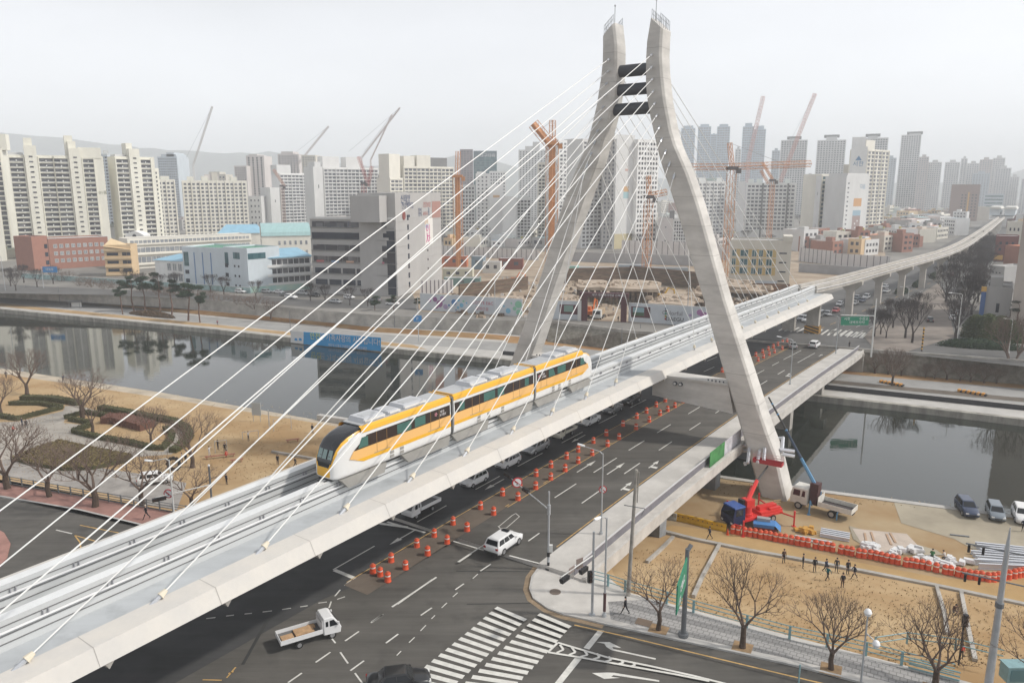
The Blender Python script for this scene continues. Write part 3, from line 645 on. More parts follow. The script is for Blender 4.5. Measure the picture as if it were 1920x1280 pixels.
# cross beam
mb = MB(); c8 = lambda u0,u1,v0,v1,z0,z1: mb.hexa([W(u0,v0,z0),W(u1,v0,z0),W(u1,v1,z0),W(u0,v1,z0)],[W(u0,v0,z1),W(u1,v0,z1),W(u1,v1,z1),W(u0,v1,z1)])
for s in (1,-1):
    mb = MB()
    z0i,z0o = 6.0,5.2
    a1 = [(101.3,5,z0i),(103.9,5,z0i),(103.9,17.3,z0o),(101.3,17.3,z0o)]; a2=[(101.3,5,9.0),(103.9,5,9.0),(103.9,16.4,9.1),(101.3,16.4,9.1)]
    f_ = lambda L_: [W(a,VC+s*b,c) for a,b,c in (L_ if s>0 else L_[::-1])]
    mb.hexa(f_(a1),f_(a2)); 
    b1=[(101.1,7.3,9.0),(104.1,7.3,9.0),(104.1,16.5,9.1),(101.1,16.5,9.1)]; b2=[(101.1,6.9,9.35),(104.1,6.9,9.35),(104.1,16.4,9.4),(101.1,16.4,9.4)]
    mb.hexa(f_(b1),f_(b2)); xb = mb.build('cross_beam', M_pyl, cb, True)
    mb = MB()
    for i in range(5): mb.tube([W(101.5,VC+s*(13.4+i*.55),9.3),W(101.5,VC+s*(13.4+i*.55),9.62)],.1,8)
    for i in (0,1): mb.tube([W(101.25,VC+s*(8.6+i*.85),8.35),W(100.95,VC+s*(8.6+i*.85),8.35)],.3,12)
    ch = mb.build('pipe_stub', M_dark, xb); ch.data.transform(Matrix.Translation(cb.location).inverted())
    for i in (0,1):
        mb = MB(); mb.tube([W(101.0,VC+s*(8.6+i*.85),8.35),W(100.9,VC+s*(8.6+i*.85),8.35)],.2,12)
        ch = mb.build('pipe_cap', mat('cap_pale',(.6,.6,.58),.6), xb); ch.data.transform(Matrix.Translation(cb.location).inverted())
# cables
M_cab = mat('stay_cable_white',(0.82,0.82,0.80),.35)
M_anch = mat('anchor_steel',(0.55,0.57,0.60),.35,metal=.5)
M_boot = mat('anchor_cream',(0.66,0.60,0.48),.7)
def cable(s, ud, zt, near=True):
    a = W(ud,VC+s*5.15,9.45+zg(ud)); zz = zt; vt = (ip(IN,zz)+ip(OUT,zz))/2-.1
    b = W(101.0 if near else 104.2, VC+s*vt, zz)
    d = (b-a).normalized()
    mb = MB(); mb.tube([a+d*.6,b+d*.3],.052,6); c = mb.build('stay_cable',M_cab,cb,True); smooth_angle(c,60)
    mb = MB(); mb.tube([a-d*1.0+Vector((0,0,.1)),a+d*.55],[.10,.17],8,0); mb.tube([a+d*.5,a+d*1.0],[.26,.15],8,1); mb.box(a-d*.75,(.5,.5,.16),ROTU,0)
    ch = mb.build('cable_anchor',[M_anch,M_boot],c); ch.data.transform(Matrix.Translation(cb.location).inverted())
    mb = MB(); mb.tube([b-d*.9,b-d*.2],.15,8,0); ch = mb.build('cable_socket',M_anch,c); ch.data.transform(Matrix.Translation(cb.location).inverted())
for s in (1,-1):
    for k in range(11):
        zt = 54.2-1.6*(10-k)
        cable(s, 88.7-8.13*k, zt, True)
        cable(s, 117.2+8.13*k, zt, False) if k < 10 else None
# end pier with striped base
M_stripe = bpy.data.materials.new('hazard_stripes'); M_stripe.use_nodes=True; n_,l_=M_stripe.node_tree.nodes,M_stripe.node_tree.links
g_=n_.new('ShaderNodeNewGeometry'); sx=n_.new('ShaderNodeSeparateXYZ'); ad=n_.new('ShaderNodeMath'); ad.operation='ADD'; ad2=n_.new('ShaderNodeMath'); ad2.operation='ADD'; ml=n_.new('ShaderNodeMath'); ml.operation='MULTIPLY'; ml.inputs[1].default_value=1.25
fr=n_.new('ShaderNodeMath'); fr.operation='FRACT'; gt=n_.new('ShaderNodeMath'); gt.operation='GREATER_THAN'; gt.inputs[1].default_value=.5
mx=n_.new('ShaderNodeMix'); mx.data_type='RGBA'; mx.inputs[6].default_value=(.035,.035,.03,1); mx.inputs[7].default_value=(.55,.28,.04,1)
l_.new(g_.outputs['Position'],sx.inputs[0]); l_.new(sx.outputs[0],ad.inputs[0]); l_.new(sx.outputs[1],ad.inputs[1]); l_.new(ad.outputs[0],ad2.inputs[0]); l_.new(sx.outputs[2],ad2.inputs[1]); l_.new(ad2.outputs[0],ml.inputs[0]); l_.new(ml.outputs[0],fr.inputs[0]); l_.new(fr.outputs[0],gt.inputs[0]); l_.new(gt.outputs[0],mx.inputs[0]); l_.new(mx.outputs[2],n_['Principled BSDF'].inputs['Base Color'])
mb = MB(); 
for s in (-4.6,1.5): mb.hexa([W(205.6,VC+s,ZC),W(207.4,VC+s,ZC),W(207.4,VC+s+3.1,ZC),W(205.6,VC+s+3.1,ZC)],[W(205.6,VC+s,8),W(207.4,VC+s,8),W(207.4,VC+s+3.1,8),W(205.6,VC+s+3.1,8)])
pr_ = mb.build('end_pier', M_concw, cb, True)
mb = MB(); mb.hexa([W(205.3,VC+1.2,ZC),W(207.7,VC+1.2,ZC),W(207.7,VC+4.9,ZC),W(205.3,VC+4.9,ZC)],[W(205.3,VC+1.2,.9),W(207.7,VC+1.2,.9),W(207.7,VC+4.9,.9),W(205.3,VC+4.9,.9)])
ch = mb.build('striped_guard', M_stripe, pr_); ch.data.transform(Matrix.Translation(cb.location).inverted())
# ================================================================ VIADUCT BEYOND THE BRIDGE
VP = [(208,-49.6),(214,-48.6),(226,-46.6),(243,-44.7),(270,-41.8),(299,-38.9),(326,-35.8),(355,-33.0),(390,-31.2),(429,-30.4),(500,-30.3),(585,-30.6),(700,-31.6),(864,-33)]
def vv(u):
    for (a,b),(c,d) in zip(VP,VP[1:]):
        if a<=u<=c: return b+(d-b)*(u-a)/(c-a)
    return VP[-1][1]
M_vc = mat('viaduct_concrete',(0.46,0.43,0.39),.9,var=.12,scale=.25)
va = thing('monorail_viaduct', W(208,-50,ZC), 'long pale concrete monorail viaduct with twin beams curving away above the avenue', 'viaduct')
VL = [tuple(W(u,vv(u),-.15)) for u in [208.05+ i*8 for i in range(83)]]
for s in (1,-1):
    mb = MB(); c=2.2*s; mb.sweep([(c-.5,9.5),(c+.5,9.5),(c+.5,ZB),(c-.5,ZB)], VL); mb.build('track_beam', M_vc, va, True)
    for q_ in (-1,1):
        mb = MB(); o_ = c+q_*.66; mb.sweep([(o_-.07,10.35),(o_+.07,10.35),(o_+.07,10.5),(o_-.07,10.5)], VL); mb.build('conductor_rail', M_wrail, va, True)
mb = MB(); mb.sweep([(-1.7,9.9),(1.7,9.9),(1.7,10.0),(-1.7,10.0)], VL); mb.build('walkway_deck', M_concw, va, True)
u_ = 241
while u_ < 860:
    v_ = vv(u_); mb = MB(); x = -50.0
    fr_ = lambda du,dv,z: W(u_+du,v_+dv,z)
    mb.hexa([fr_(-1,-1,ZC),fr_(1,-1,ZC),fr_(1,1,ZC),fr_(-1,1,ZC)],[fr_(-1,-1,6.4),fr_(1,-1,6.4),fr_(1,1,6.4),fr_(-1,1,6.4)])
    mb.hexa([fr_(-1,-1,6.4),fr_(1,-1,6.4),fr_(1,1,6.4),fr_(-1,1,6.4)],[fr_(-1,-3.2,8.4),fr_(1,-3.2,8.4),fr_(1,3.2,8.4),fr_(-1,3.2,8.4)])
    mb.hexa([fr_(-1,-3.2,8.4),fr_(1,-3.2,8.4),fr_(1,3.2,8.4),fr_(-1,3.2,8.4)],[fr_(-1,-3.2,9.5),fr_(1,-3.2,9.5),fr_(1,3.2,9.5),fr_(-1,3.2,9.5)])
    mb.build('pier', M_vc, va, True); u_ += 28.5
# ================================================================ BUILDINGS
def glassmat(name, c0, c1, rough=.12):
    m = bpy.data.materials.new(name); m.use_nodes = True; n, l = m.node_tree.nodes, m.node_tree.links; b = n['Principled BSDF']
    g = n.new('ShaderNodeNewGeometry'); sc_ = n.new('ShaderNodeVectorMath'); sc_.operation='SCALE'; sc_.inputs[3].default_value=.37
    fl = n.new('ShaderNodeVectorMath'); fl.operation='FLOOR'; wn = n.new('ShaderNodeTexWhiteNoise'); mx = n.new('ShaderNodeMix'); mx.data_type='RGBA'
    pw = n.new('ShaderNodeMath'); pw.operation='POWER'; pw.inputs[1].default_value=2.2
    mx.inputs[6].default_value=(*c0,1); mx.inputs[7].default_value=(*c1,1)
    l.new(g.outputs['Position'],sc_.inputs[0]); l.new(sc_.outputs[0],fl.inputs[0]); l.new(fl.outputs[0],wn.inputs[0]); l.new(wn.outputs[0],pw.inputs[0]); l.new(pw.outputs[0],mx.inputs[0]); l.new(mx.outputs[2],b.inputs['Base Color'])
    b.inputs['Roughness'].default_value=rough; b.inputs['Specular IOR Level'].default_value=.5; return m
G_dark = glassmat('window_glass_dark',(.03,.033,.045),(.16,.16,.17))
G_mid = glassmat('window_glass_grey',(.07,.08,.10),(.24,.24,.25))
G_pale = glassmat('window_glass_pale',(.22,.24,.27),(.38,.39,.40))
G_navy = glassmat('window_glass_navy',(.012,.018,.035),(.03,.04,.06))
G_teal = glassmat('window_glass_teal',(.03,.10,.12),(.10,.20,.22))
wall = lambda nm, c, v=.06: mat('wall_'+nm, c, .9, var=v, scale=.12, stretch=(1,1,.35))
W_cream = wall('cream',(.73,.71,.62)); W_white = wall('white',(.76,.755,.74)); W_grey = wall('grey',(.40,.39,.38)); W_lgrey = wall('light_grey',(.64,.64,.63))
W_pink = wall('pinkish_grey',(.57,.53,.51)); W_blue = wall('bluish_grey',(.50,.55,.59)); W_beige = wall('beige',(.59,.56,.49)); W_brown = wall('brown',(.27,.19,.165)); W_purple = wall('mauve',(.26,.22,.235))
W_dgrey = wall('dark_grey',(.20,.20,.20)); W_tan = wall('tan',(.62,.46,.28)); W_ivory = wall('ivory',(.74,.71,.63)); W_mar = wall('maroon',(.17,.05,.045)); W_bw = wall('blue_white',(.60,.66,.70))
M_frame = mat('window_frame_white',(.66,.66,.63),.6)
R_dark = mat('roof_dark',(.10,.115,.10),.85,var=.1,scale=.3); R_blue = mat('roof_blue',(.25,.45,.58),.6,var=.08,scale=.3); R_teal = mat('roof_teal',(.33,.50,.50),.5,var=.06,scale=.3,stretch=(4,.3,.3)); R_grey = mat('roof_grey',(.36,.35,.34),.9,var=.2,scale=.2); R_green = mat('roof_green',(.10,.26,.18),.8,var=.15,scale=.4); R_or = mat('roof_orange',(.55,.20,.10),.8,var=.2,scale=.4)
m_ = bpy.data.materials.new('red_brick'); m_.use_nodes=True; n_,l_=m_.node_tree.nodes,m_.node_tree.links; b_=n_['Principled BSDF']; b_.inputs['Roughness'].default_value=.9
nz=n_.new('ShaderNodeTexNoise'); nz.inputs['Scale'].default_value=.6; g_=n_.new('ShaderNodeNewGeometry'); mx=n_.new('ShaderNodeMix'); mx.data_type='RGBA'; mx.inputs[6].default_value=(.36,.17,.12,1); mx.inputs[7].default_value=(.28,.13,.10,1)
l_.new(g_.outputs['Position'],nz.inputs[0]); l_.new(nz.outputs[0],mx.inputs[0]); l_.new(mx.outputs[2],b_.inputs['Base Color']); W_brick=m_
WM = {}
def winmesh(w, h, st):
    k = (round(w,2), round(h,2), st)
    if k in WM: return WM[k]
    mb = MB(); fr = .07
    glass = {'d':G_dark,'m':G_mid,'p':G_pale,'n':G_navy,'t':G_teal}[st[0]]
    mb.bx(-w/2,w/2,-.05,.05,-h/2,h/2,1)
    if 'f' in st:   # frame and mullion
        f_ = min(.14,w*.07)
        for a in (-w/2+f_/2, 0, w/2-f_/2): mb.bx(a-f_/2,a+f_/2,-.11,-.052,-h/2,h/2,0)
        for a in (-h/2+f_/2, h/2-f_/2): mb.bx(-w/2,w/2,-.10,-.051,a-f_/2,a+f_/2,0)
    if 'b' in st:   # balcony front: rail panel with plant box
        mb.bx(-w/2,w/2,-.50,-.40,-h/2,-h/2+.16*h,0); mb.bx(-w*.04,w*.04,-.5,-.1,-h/2,h*.12,0)
    me_o = mb.build('window',[M_frame,glass]); me = me_o.data; bpy.data.objects.remove(me_o)
    WM[k] = (me, [(tuple(v.co)) for v in me.vertices], [tuple(p.vertices) for p in me.polygons], [p.material_index for p in me.polygons], glass)
    return WM[k]
class Bld:
    def __init__(s, name, label, a, b, depth, h, wmat, cat='building', group=None, z0=ZC, roof=R_grey, rim=.6):
        a, b = Vector(a), Vector(b); s.L = (b-a).length; s.h = h; s.D = depth; s.wm = wmat; s.z0 = z0
        s.r = thing(name, (a.x,a.y,z0), label, cat, group, ang(a,b)); s.w = []
        mb = MB(); mb.bx(0,s.L,0,depth,-.5,h,0); s.wall = mb
        s.roofm = roof
        if roof is not None:
            mr = MB(); mr.bx(.3,s.L-.3,.3,depth-.3,h+.004,h+.1,0); mr.build('roof',roof,s.r)
            if rim:
                for x0,x1,y0,y1 in ((0,s.L,0,.3),(0,s.L,depth-.3,depth),(0,.3,.3,depth-.3),(s.L-.3,s.L,.3,depth-.3)): mb.bx(x0,x1,y0,y1,h-.01,h+rim)
    def box(s, name, x0,x1,y0,y1,z0,z1, m): 
        mb = MB(); mb.bx(x0,x1,y0,y1,z0,z1); return mb.build(name,m,s.r)
    def core(s, x0,x1,y0,y1,z1,m=None,name='stair_core'):
        return s.box(name,x0,x1,y0,y1,s.h-.2 if y0>=0 else 0,z1,m or s.wm)
    def win(s, face, c, z, w, h, st): s.w.append((face,c,z,w,h,st))
    def grid(s, face, s0, s1, z0, z1, nc, nr, fw=.7, fh=.5, st='d'):
        cw, ch = (s1-s0)/nc, (z1-z0)/nr
        for r_ in range(nr):
            for c in range(nc): s.win(face, s0+cw*(c+.5), z0+ch*(r_+.5), cw*fw, ch*fh, st)
    def ledges(s, x0,x1,z0,z1,n,d=.5,t=.25,m=None,face='F'):
        for i in range(n+1):
            z = z0+(z1-z0)*i/n
            if face=='F': s.wall.bx(x0,x1,-d,0.02,z-t/2,z+t/2)
            elif face=='R': s.wall.bx(s.L-.02,s.L+d,x0,x1,z-t/2,z+t/2)
    def fin(s, x, w=.5, d=.7, z1=None): s.wall.bx(x-w/2,x+w/2,-d,0.02,0,z1 or s.h)
    def done(s):
        s.wall.build('wall',s.wm,s.r)
        def tr(face,c,z):
            if face=='F': return (c,-.06,z),0
            if face=='R': return (s.L+.06,c,z),math.pi/2
            return (-.06,c,z),-math.pi/2
        ws = s.w
        ws.sort(key=lambda q:-(q[3]*q[4]))
        for q_ in ws[:100]:
            me = winmesh(q_[3],q_[4],q_[5])[0]; loc, r_ = tr(q_[0],q_[1],q_[2])
            o = bpy.data.objects.new('window',me); COL.objects.link(o); o.parent = s.r; o.location = loc; o.rotation_euler.z = r_
        if len(ws) > 100:
            mb = MB(); mats_ = [M_frame]
            for q_ in ws[100:]:
                _, vs, fs, mi, gl = winmesh(q_[3],q_[4],q_[5]); loc, r_ = tr(q_[0],q_[1],q_[2])
                if gl not in mats_: mats_.append(gl)
                gi = mats_.index(gl); ca, sn = math.cos(r_), math.sin(r_); o_ = len(mb.v)
                mb.v += [(x*ca-y*sn+loc[0], x*sn+y*ca+loc[1], z+loc[2]) for x,y,z in vs]
                mb.f += [tuple(i+o_ for i in f) for f in fs]; mb.mi += [gi if k else 0 for k in mi]
            tag(mb.build('window',mats_,s.r), kind='stuff')
        return s.r
def bpx(name, label, x0, yb0, x1, yb1, yt, depth, wmat, perp=None, **k):
    a, b = gp(x0,yb0,ZC), gp(x1,yb1,ZC)
    if perp is None: perp = abs(yb0-yb1) <= 1 and (x0+x1)/2 > 860
    if perp:      # facade squarely facing the bridge
        m = (a+b)/2; d = Vector((m.x,m.y)).normalized(); n = (-d.y,d.x); c = m.x*d.x+m.y*d.y
        def hit(q): 
            r = Vector((q.x,q.y)).normalized(); t = c/(r.x*d.x+r.y*d.y); return Vector((r.x*t,r.y*t,ZC))
        a, b = hit(a), hit(b)
    h = top_at(a,yt)-ZC
    B_ = Bld(name,label,a,b,depth,h,wmat,**k); B_.px = (x0,x1); return B_
def fx(B_, x): return B_.L*(x-B_.px[0])/(B_.px[1]-B_.px[0])
def hy(B_, y, x=None): return top_at(B_.r.location, y)-B_.z0
def sheet(face, B_, name, s0, s1, z0, z1, m, d=.04):
    """flat panel fixed on a face"""
    mb = MB()
    if face=='F': mb.bx(s0,s1,-d,-.005,z0,z1)
    elif face=='R': mb.bx(B_.L+.005,B_.L+d,s0,s1,z0,z1)
    else: mb.bx(-d,-.005,s0,s1,z0,z1)
    return mb.build(name,m,B_.r)
def ftxt(B_, s_, size, m, x, z, face='F', sq=1.0, name='sign_letters', par=None):
    if face=='F': M = Matrix.Translation((x,-.08,z))
    elif face=='R': M = Matrix.Translation((B_.L+.08,x,z))@Matrix.Rotation(math.pi/2,4,'Z')
    else: M = Matrix.Translation((-.08,x,z))@Matrix.Rotation(-math.pi/2,4,'Z')
    return txt(s_, size, m, par or B_.r, M, name=name, squash=sq)
P_ = lambda nm,c,r=.7: mat('paint_'+nm,c,r)
# ---- the two cream slabs on the left
def slab_apartment(B_, bays, cores, nfl, h0=1.0, st='db'):
    H = B_.h
    for a,b in bays:
        B_.grid('F',fx(B_,a)+.2,fx(B_,b)-.2,h0,H-.8,1 if (b-a)<22 else 1,nfl,.96,.70,st); B_.ledges(fx(B_,a),fx(B_,b),h0,H-.8,nfl,.55,.3)
        B_.fin(fx(B_,a)); B_.fin(fx(B_,b))
    for a,b,yt in cores:
        x0,x1 = fx(B_,a),fx(B_,b); z1 = hy(B_,yt)
        mb = MB(); mb.bx(x0,x1,-1.4,B_.D*.6,0,z1); mb.build('stair_core',B_.wm,B_.r)
        for i in range(nfl):
            o = bpy.data.objects.new('window',winmesh(1.7,.8,'d')[0]); COL.objects.link(o); o.parent=B_.r; o.location=((x0+x1)/2,-1.46,h0+(H-h0)*(i+.9)/nfl)
A = bpx('apartment_block','cream twenty storey apartment slab with two stair towers, nearest at the left edge',40,486,212,479,292,13,W_cream,cat='apartment block',group='high rise apartment blocks')
slab_apartment(A,[(40,66),(92,119),(119,146),(172,194)],[(68,90,272),(148,170,275)],20)
A.box('roof_structure',fx(A,69),fx(A,84),2,9,A.h,hy(A,257),W_cream); A.box('roof_structure',fx(A,143),fx(A,158),2,9,A.h,hy(A,250),W_cream); A.box('roof_structure',fx(A,148),fx(A,163),1,8,A.h,hy(A,261),W_cream)
A.box('roof_structure',fx(A,166),fx(A,209),-.3,4,A.h-.5,hy(A,273),W_cream); A.box('roof_structure',fx(A,40),fx(A,66),5,10,A.h,hy(A,285),W_lgrey)
ftxt(A,'성원아파트',3.2,P_('sign_silver',(.50,.49,.44)),fx(A,190),hy(A,283),sq=1.25); ftxt(A,'101동',2.2,P_('sign_olive',(.25,.26,.18)),fx(A,203),hy(A,362))
A.done()
A = bpx('apartment_block','narrower cream apartment slab with a single stair tower right of the nearest one',233,478,305,474,295,13,W_cream,cat='apartment block',group='high rise apartment blocks')
slab_apartment(A,[(234,257),(278,298)],[(258,277,278)],20)
A.box('roof_structure',fx(A,257),fx(A,268),2,9,A.h,hy(A,267),W_cream); A.box('roof_structure',fx(A,236),fx(A,254),2,10,A.h,hy(A,289),W_lgrey); A.done()
A = bpx('apartment_block','cream apartment slab half cut off at the left edge, behind the nearest slab',-110,474,26,471,279,13,W_cream,cat='apartment block',group='high rise apartment blocks')
slab_apartment(A,[(-106,-82),(-64,-40),(-38,-16),(2,24)],[(-82,-64,262),(-14,0,262)],20,st='d'); A.box('roof_structure',fx(A,12),fx(A,36),2,9,A.h,hy(A,248),W_cream); A.box('roof_structure',fx(A,14),fx(A,24),2,9,A.h,hy(A,270),W_lgrey); A.done()
A = bpx('apartment_block','blank cream gable end of an apartment block at the very left edge',-60,492,13,489,372,14,W_cream,cat='apartment block',group='high rise apartment blocks'); A.done()
A = bpx('apartment_block','slim cream apartment wing with dark square windows behind the single tower slab',296,470,311,469,317,20,W_cream,cat='apartment block',group='high rise apartment blocks')
A.grid('F',1,A.L-1,1,A.h-1,2,19,.5,.5,'d'); A.done()
A = bpx('apartment_block','grey blue tower glimpsed in the gap between the two cream slabs',198,440,216,440,290,20,W_blue,cat='apartment block',group='high rise apartment blocks')
A.grid('F',0,A.L,1,A.h-1,3,24,.6,.5,'d'); A.done()
def plain(name,label,x0,yb0,x1,yb1,yt,depth,wm,nc,nr,fw=.6,fh=.5,st='d',roof=R_grey,tops=(),side=0,ledge=0,zb=1.0,z0=ZC,cat='apartment block',group='high rise apartment blocks',fin=0,done=True):
    B_ = bpx(name,label,x0,yb0,x1,yb1,yt,depth,wm,roof=roof,cat=cat,group=group)
    B_.grid('F',.6,B_.L-.6,zb,B_.h-.6,nc,nr,fw,fh,st)
    if ledge: B_.ledges(0,B_.L,zb,B_.h-.6,nr,.35,.28)
    if fin:
        for i in range(0,nc+1,fin): B_.fin(.6+(B_.L-1.2)*i/nc,.45,.5)
    if side: B_.grid('R' if side>0 else 'L',1,depth-1,zb,B_.h-.6,abs(side),nr,.45,.45,st)
    for a,b,yt_,*m_ in tops: B_.box('roof_structure',fx(B_,a),fx(B_,b),1.5,depth-1.5,B_.h-.1,hy(B_,yt_),m_[0] if m_ else wm)
    if done: B_.done()
    return B_
plain('apartment_block','low cream apartment block with fifteen rows of windows under a flat green roof',304,456,338,455,338,12,W_ivory,4,15,.6,.5,'m',R_green,[(312,328,330)],fin=2)
B_=plain('apartment_block','long cream apartment block with many square windows and three small roof huts',350,453,470,450,340,13,W_ivory,15,15,.58,.52,'m',R_green,[(360,372,331),(386,398,330),(440,452,331),(405,416,323,W_beige)],fin=2,done=False)
B_.box('roof_structure',fx(B_,392),fx(B_,418),2,9,B_.h,hy(B_,327),W_pink); B_.done()
plain('apartment_block','pale glassy tower with a curved top far behind the long cream block',306,420,342,420,295,30,W_blue,9,26,.7,.55,'p',R_grey,[(312,340,289),(322,336,286)],ledge=1)
plain('apartment_block','pinkish grey tower with dark vertical window strips left of the crane',470,428,503,428,293,25,W_pink,4,30,.35,.7,'d',R_grey,[(474,490,289)])
plain('apartment_block','shorter pinkish wing attached to the left of the strip windowed tower',447,429,470,429,312,25,W_pink,5,27,.5,.5,'d')
plain('apartment_block','grey brown stepped block with hip roof far between the cream block and pink tower',392,424,430,424,328,20,W_beige,6,14,.5,.5,'m',R_dark,[(398,418,322)])
plain('office_building','small grey office with orange sign panel below the pinkish tower',464,447,494,447,369,14,W_lgrey,4,7,.35,.35,'m',cat='office',group=None)
B_=plain('apartment_block','white framed balcony block behind the small red crane with one tall stair hut',530,444,595,441,326,13,W_white,9,19,.8,.55,'m',R_grey,[(528,553,309,W_lgrey)],ledge=1,fin=3)
plain('apartment_block','hazy beige tower rising behind the white framed balcony block',528,420,567,420,290,25,W_pink,7,30,.5,.5,'m',R_grey,[(534,556,284)])
plain('apartment_block','narrow windowless pale grey gable left of the white framed balcony block',512,446,529,445,353,13,W_lgrey,1,2,.1,.1,'m')
plain('apartment_block','hazy pale towers between the balcony block and the crane, cream coloured',572,425,598,425,292,25,W_beige,5,30,.5,.5,'m')
plain('apartment_block','white balcony slab behind the grey commercial building with twin roof boxes',612,450,714,446,315,13,W_white,14,20,.78,.55,'m',R_grey,[(613,643,293),(655,683,293)],ledge=1,fin=3,side=0)
plain('apartment_block','pale grey windowless gable joined to the left of the twin box slab',594,452,611,451,314,12,W_lgrey,1,2,.1,.1,'m',tops=[(599,610,303)])
plain('apartment_block','cream balcony slab with a tall blank tower on its left and lattice roof hut',760,452,853,448,313,13,W_ivory,12,19,.75,.55,'m',R_grey,[(735+28,758+24,292),(786,811,290),(811,842,294,W_dgrey)],ledge=1,fin=3)
plain('apartment_block','short cream balcony wing left of the slab with the lattice hut',735,454,759,452,335,13,W_ivory,3,16,.75,.55,'m',R_grey,[(737,757,288)],ledge=1)
plain('apartment_block','grey gable block filling the gap behind the commercial building sign tower',713,450,735,450,329,13,W_grey,1,2,.1,.1,'m')
plain('office_tower','mauve office tower slab beside the dark blue glass tower',864,416,888,416,281,40,W_purple,4,30,.6,.5,'m',cat='office tower',group=None)
B_=bpx('office_tower','dark blue glass office tower with a small sign at its top',889,415,932,415,284,40,wall('glass_blue',(.12,.17,.20)),cat='office tower')
B_.grid('F',0,B_.L,1,B_.h-6,10,26,.95,.8,'t'); ftxt(B_,'대구타워',5,P_('white',(.7,.7,.7)),B_.L*.6,B_.h-5); B_.done()
plain('apartment_block','grey white block with dark windows directly right of the orange crane mast',866,452,892,451,348,14,W_lgrey,4,14,.6,.5,'d')
plain('apartment_block','white stair tower block with small square windows left of the swan mural block',893,453,918,452,327,14,W_white,3,17,.4,.4,'m',tops=[(895,912,322)])
plain('apartment_block','pale tower with red tiled top behind the swan mural block',918,430,949,430,322,20,W_white,6,18,.5,.5,'m',R_or)
B_=bpx('apartment_block','white gable block with a faint orange swan mural',919,455,943,454,349,25,W_white,cat='apartment block',group='high rise apartment blocks')
sheet('F',B_,'mural',B_.L*.25,B_.L*.75,B_.h*.80,B_.h*.84,P_('orange_soft',(.6,.38,.2))); B_.grid('R',2,23,1,B_.h-1,6,14,.5,.5,'d'); B_.done()
B_=bpx('apartment_block','pale grey gable block with a rounded top and yellow base',943,458,968,457,372,25,W_lgrey,cat='apartment block',group='high rise apartment blocks')
sheet('F',B_,'base_band',0,B_.L,0,B_.h*.18,P_('ochre',(.55,.48,.30))); B_.box('roof_structure',2,B_.L-2,0.02,20,B_.h,B_.h+1.4,W_lgrey); B_.done()
plain('apartment_block','dark windowed facade right of the rounded gable block',968,457,996,456,373,14,W_lgrey,4,13,.7,.6,'d',R_green,[(971,990,367)])
plain('apartment_block','tall hazy grey tower with stepped shoulders and a small crown',972,425,1024,425,282,30,W_lgrey,9,34,.4,.45,'m',R_grey,[(984,1000,274),(998,1011,266)])
plain('apartment_block','cream tower partly hidden by the orange crane with jib folded',1007,455,1029,454,306,14,W_ivory,3,22,.7,.5,'d')
plain('apartment_block','white and grey tower just left of the leaning pylon leg',1046,458,1088,456,264,16,W_white,6,26,.6,.5,'m',R_dark,[(1078,1092,258)])
plain('apartment_block','white tower with dark windows seen between the pylon legs, left one',1089,466,1127,464,262,16,W_lgrey,5,26,.6,.5,'d',R_dark)
plain('apartment_block','grey windowed tower between the pylon legs left of the mural gable',1127,467,1151,466,255,20,W_grey,3,26,.45,.5,'m',R_dark,[(1129,1148,250)])
B_=bpx('apartment_block','tall pale gable with orange and turquoise mural between the pylon legs',1151,467,1190,465,262,14,W_lgrey,cat='apartment block',group='high rise apartment blocks')
sheet('F',B_,'base_band',0,B_.L,0,B_.h*.14,P_('ochre',(.55,.48,.30)))
sheet('F',B_,'mural',B_.L*.38,B_.L*.62,B_.h*.47,B_.h*.53,P_('turquoise',(.35,.52,.55))); sheet('F',B_,'mural',B_.L*.38,B_.L*.62,B_.h*.53,B_.h*.58,P_('orange_soft',(.6,.38,.2)))
sheet('F',B_,'logo',B_.L*.43,B_.L*.57,B_.h*.72,B_.h*.74,P_('pinkish',(.6,.42,.38)),.05)
B_.box('roof_structure',-1,B_.L*.9,1,12,B_.h,hy(B_,252),W_lgrey); B_.done()
plain('apartment_block','white facade with a dense grid of small square windows between the pylon legs',1190,466,1229,464,263,14,W_white,7,22,.55,.52,'d',R_grey)
B_=plain('apartment_block','low beige gable block with dark hat behind the lower right of the left gap',1233,468,1260,467,411,18,W_pink,1,2,.1,.1,'m',tops=[(1253,1262,395,W_dgrey)])
plain('apartment_block','low facade of dark windows attached to the beige gable block',1260,467,1286,466,412,18,W_lgrey,5,8,.6,.6,'d')
plain('apartment_block','white slab with stepped balconies just right of the right pylon leg',1304,452,1355,450,341,14,W_lgrey,7,15,.65,.5,'m',R_green,[(1308,1320,333),(1340,1350,333)],fin=2)
B_=bpx('apartment_block','white slab with a big blank gable and green roof behind the yellow windowed block',1378,452,1392,450,342,12,W_white,perp=True,cat='apartment block',group='high rise apartment blocks',roof=R_green)
B_.done()
B_=bpx('apartment_block','white framed window slab with four roof huts and green roof behind the tower crane',1393,450,1487,444,344,12,W_white,perp=True,cat='apartment block',group='high rise apartment blocks',roof=R_green)
B_.grid('F',1,B_.L-1,6,B_.h-.8,12,12,.7,.5,'m'); B_.ledges(0,B_.L,6,B_.h-.8,12,.35,.25)
for x in (1396,1412,1444,1465): B_.box('roof_hut',fx(B_,x),fx(B_,x+10),3,8,B_.h,B_.h+3.4,W_white)
for x in (1423,1470): B_.box('dark_fin',fx(B_,x),fx(B_,x)+1.2,-.8,.1,0,B_.h,W_dgrey)
B_.done()
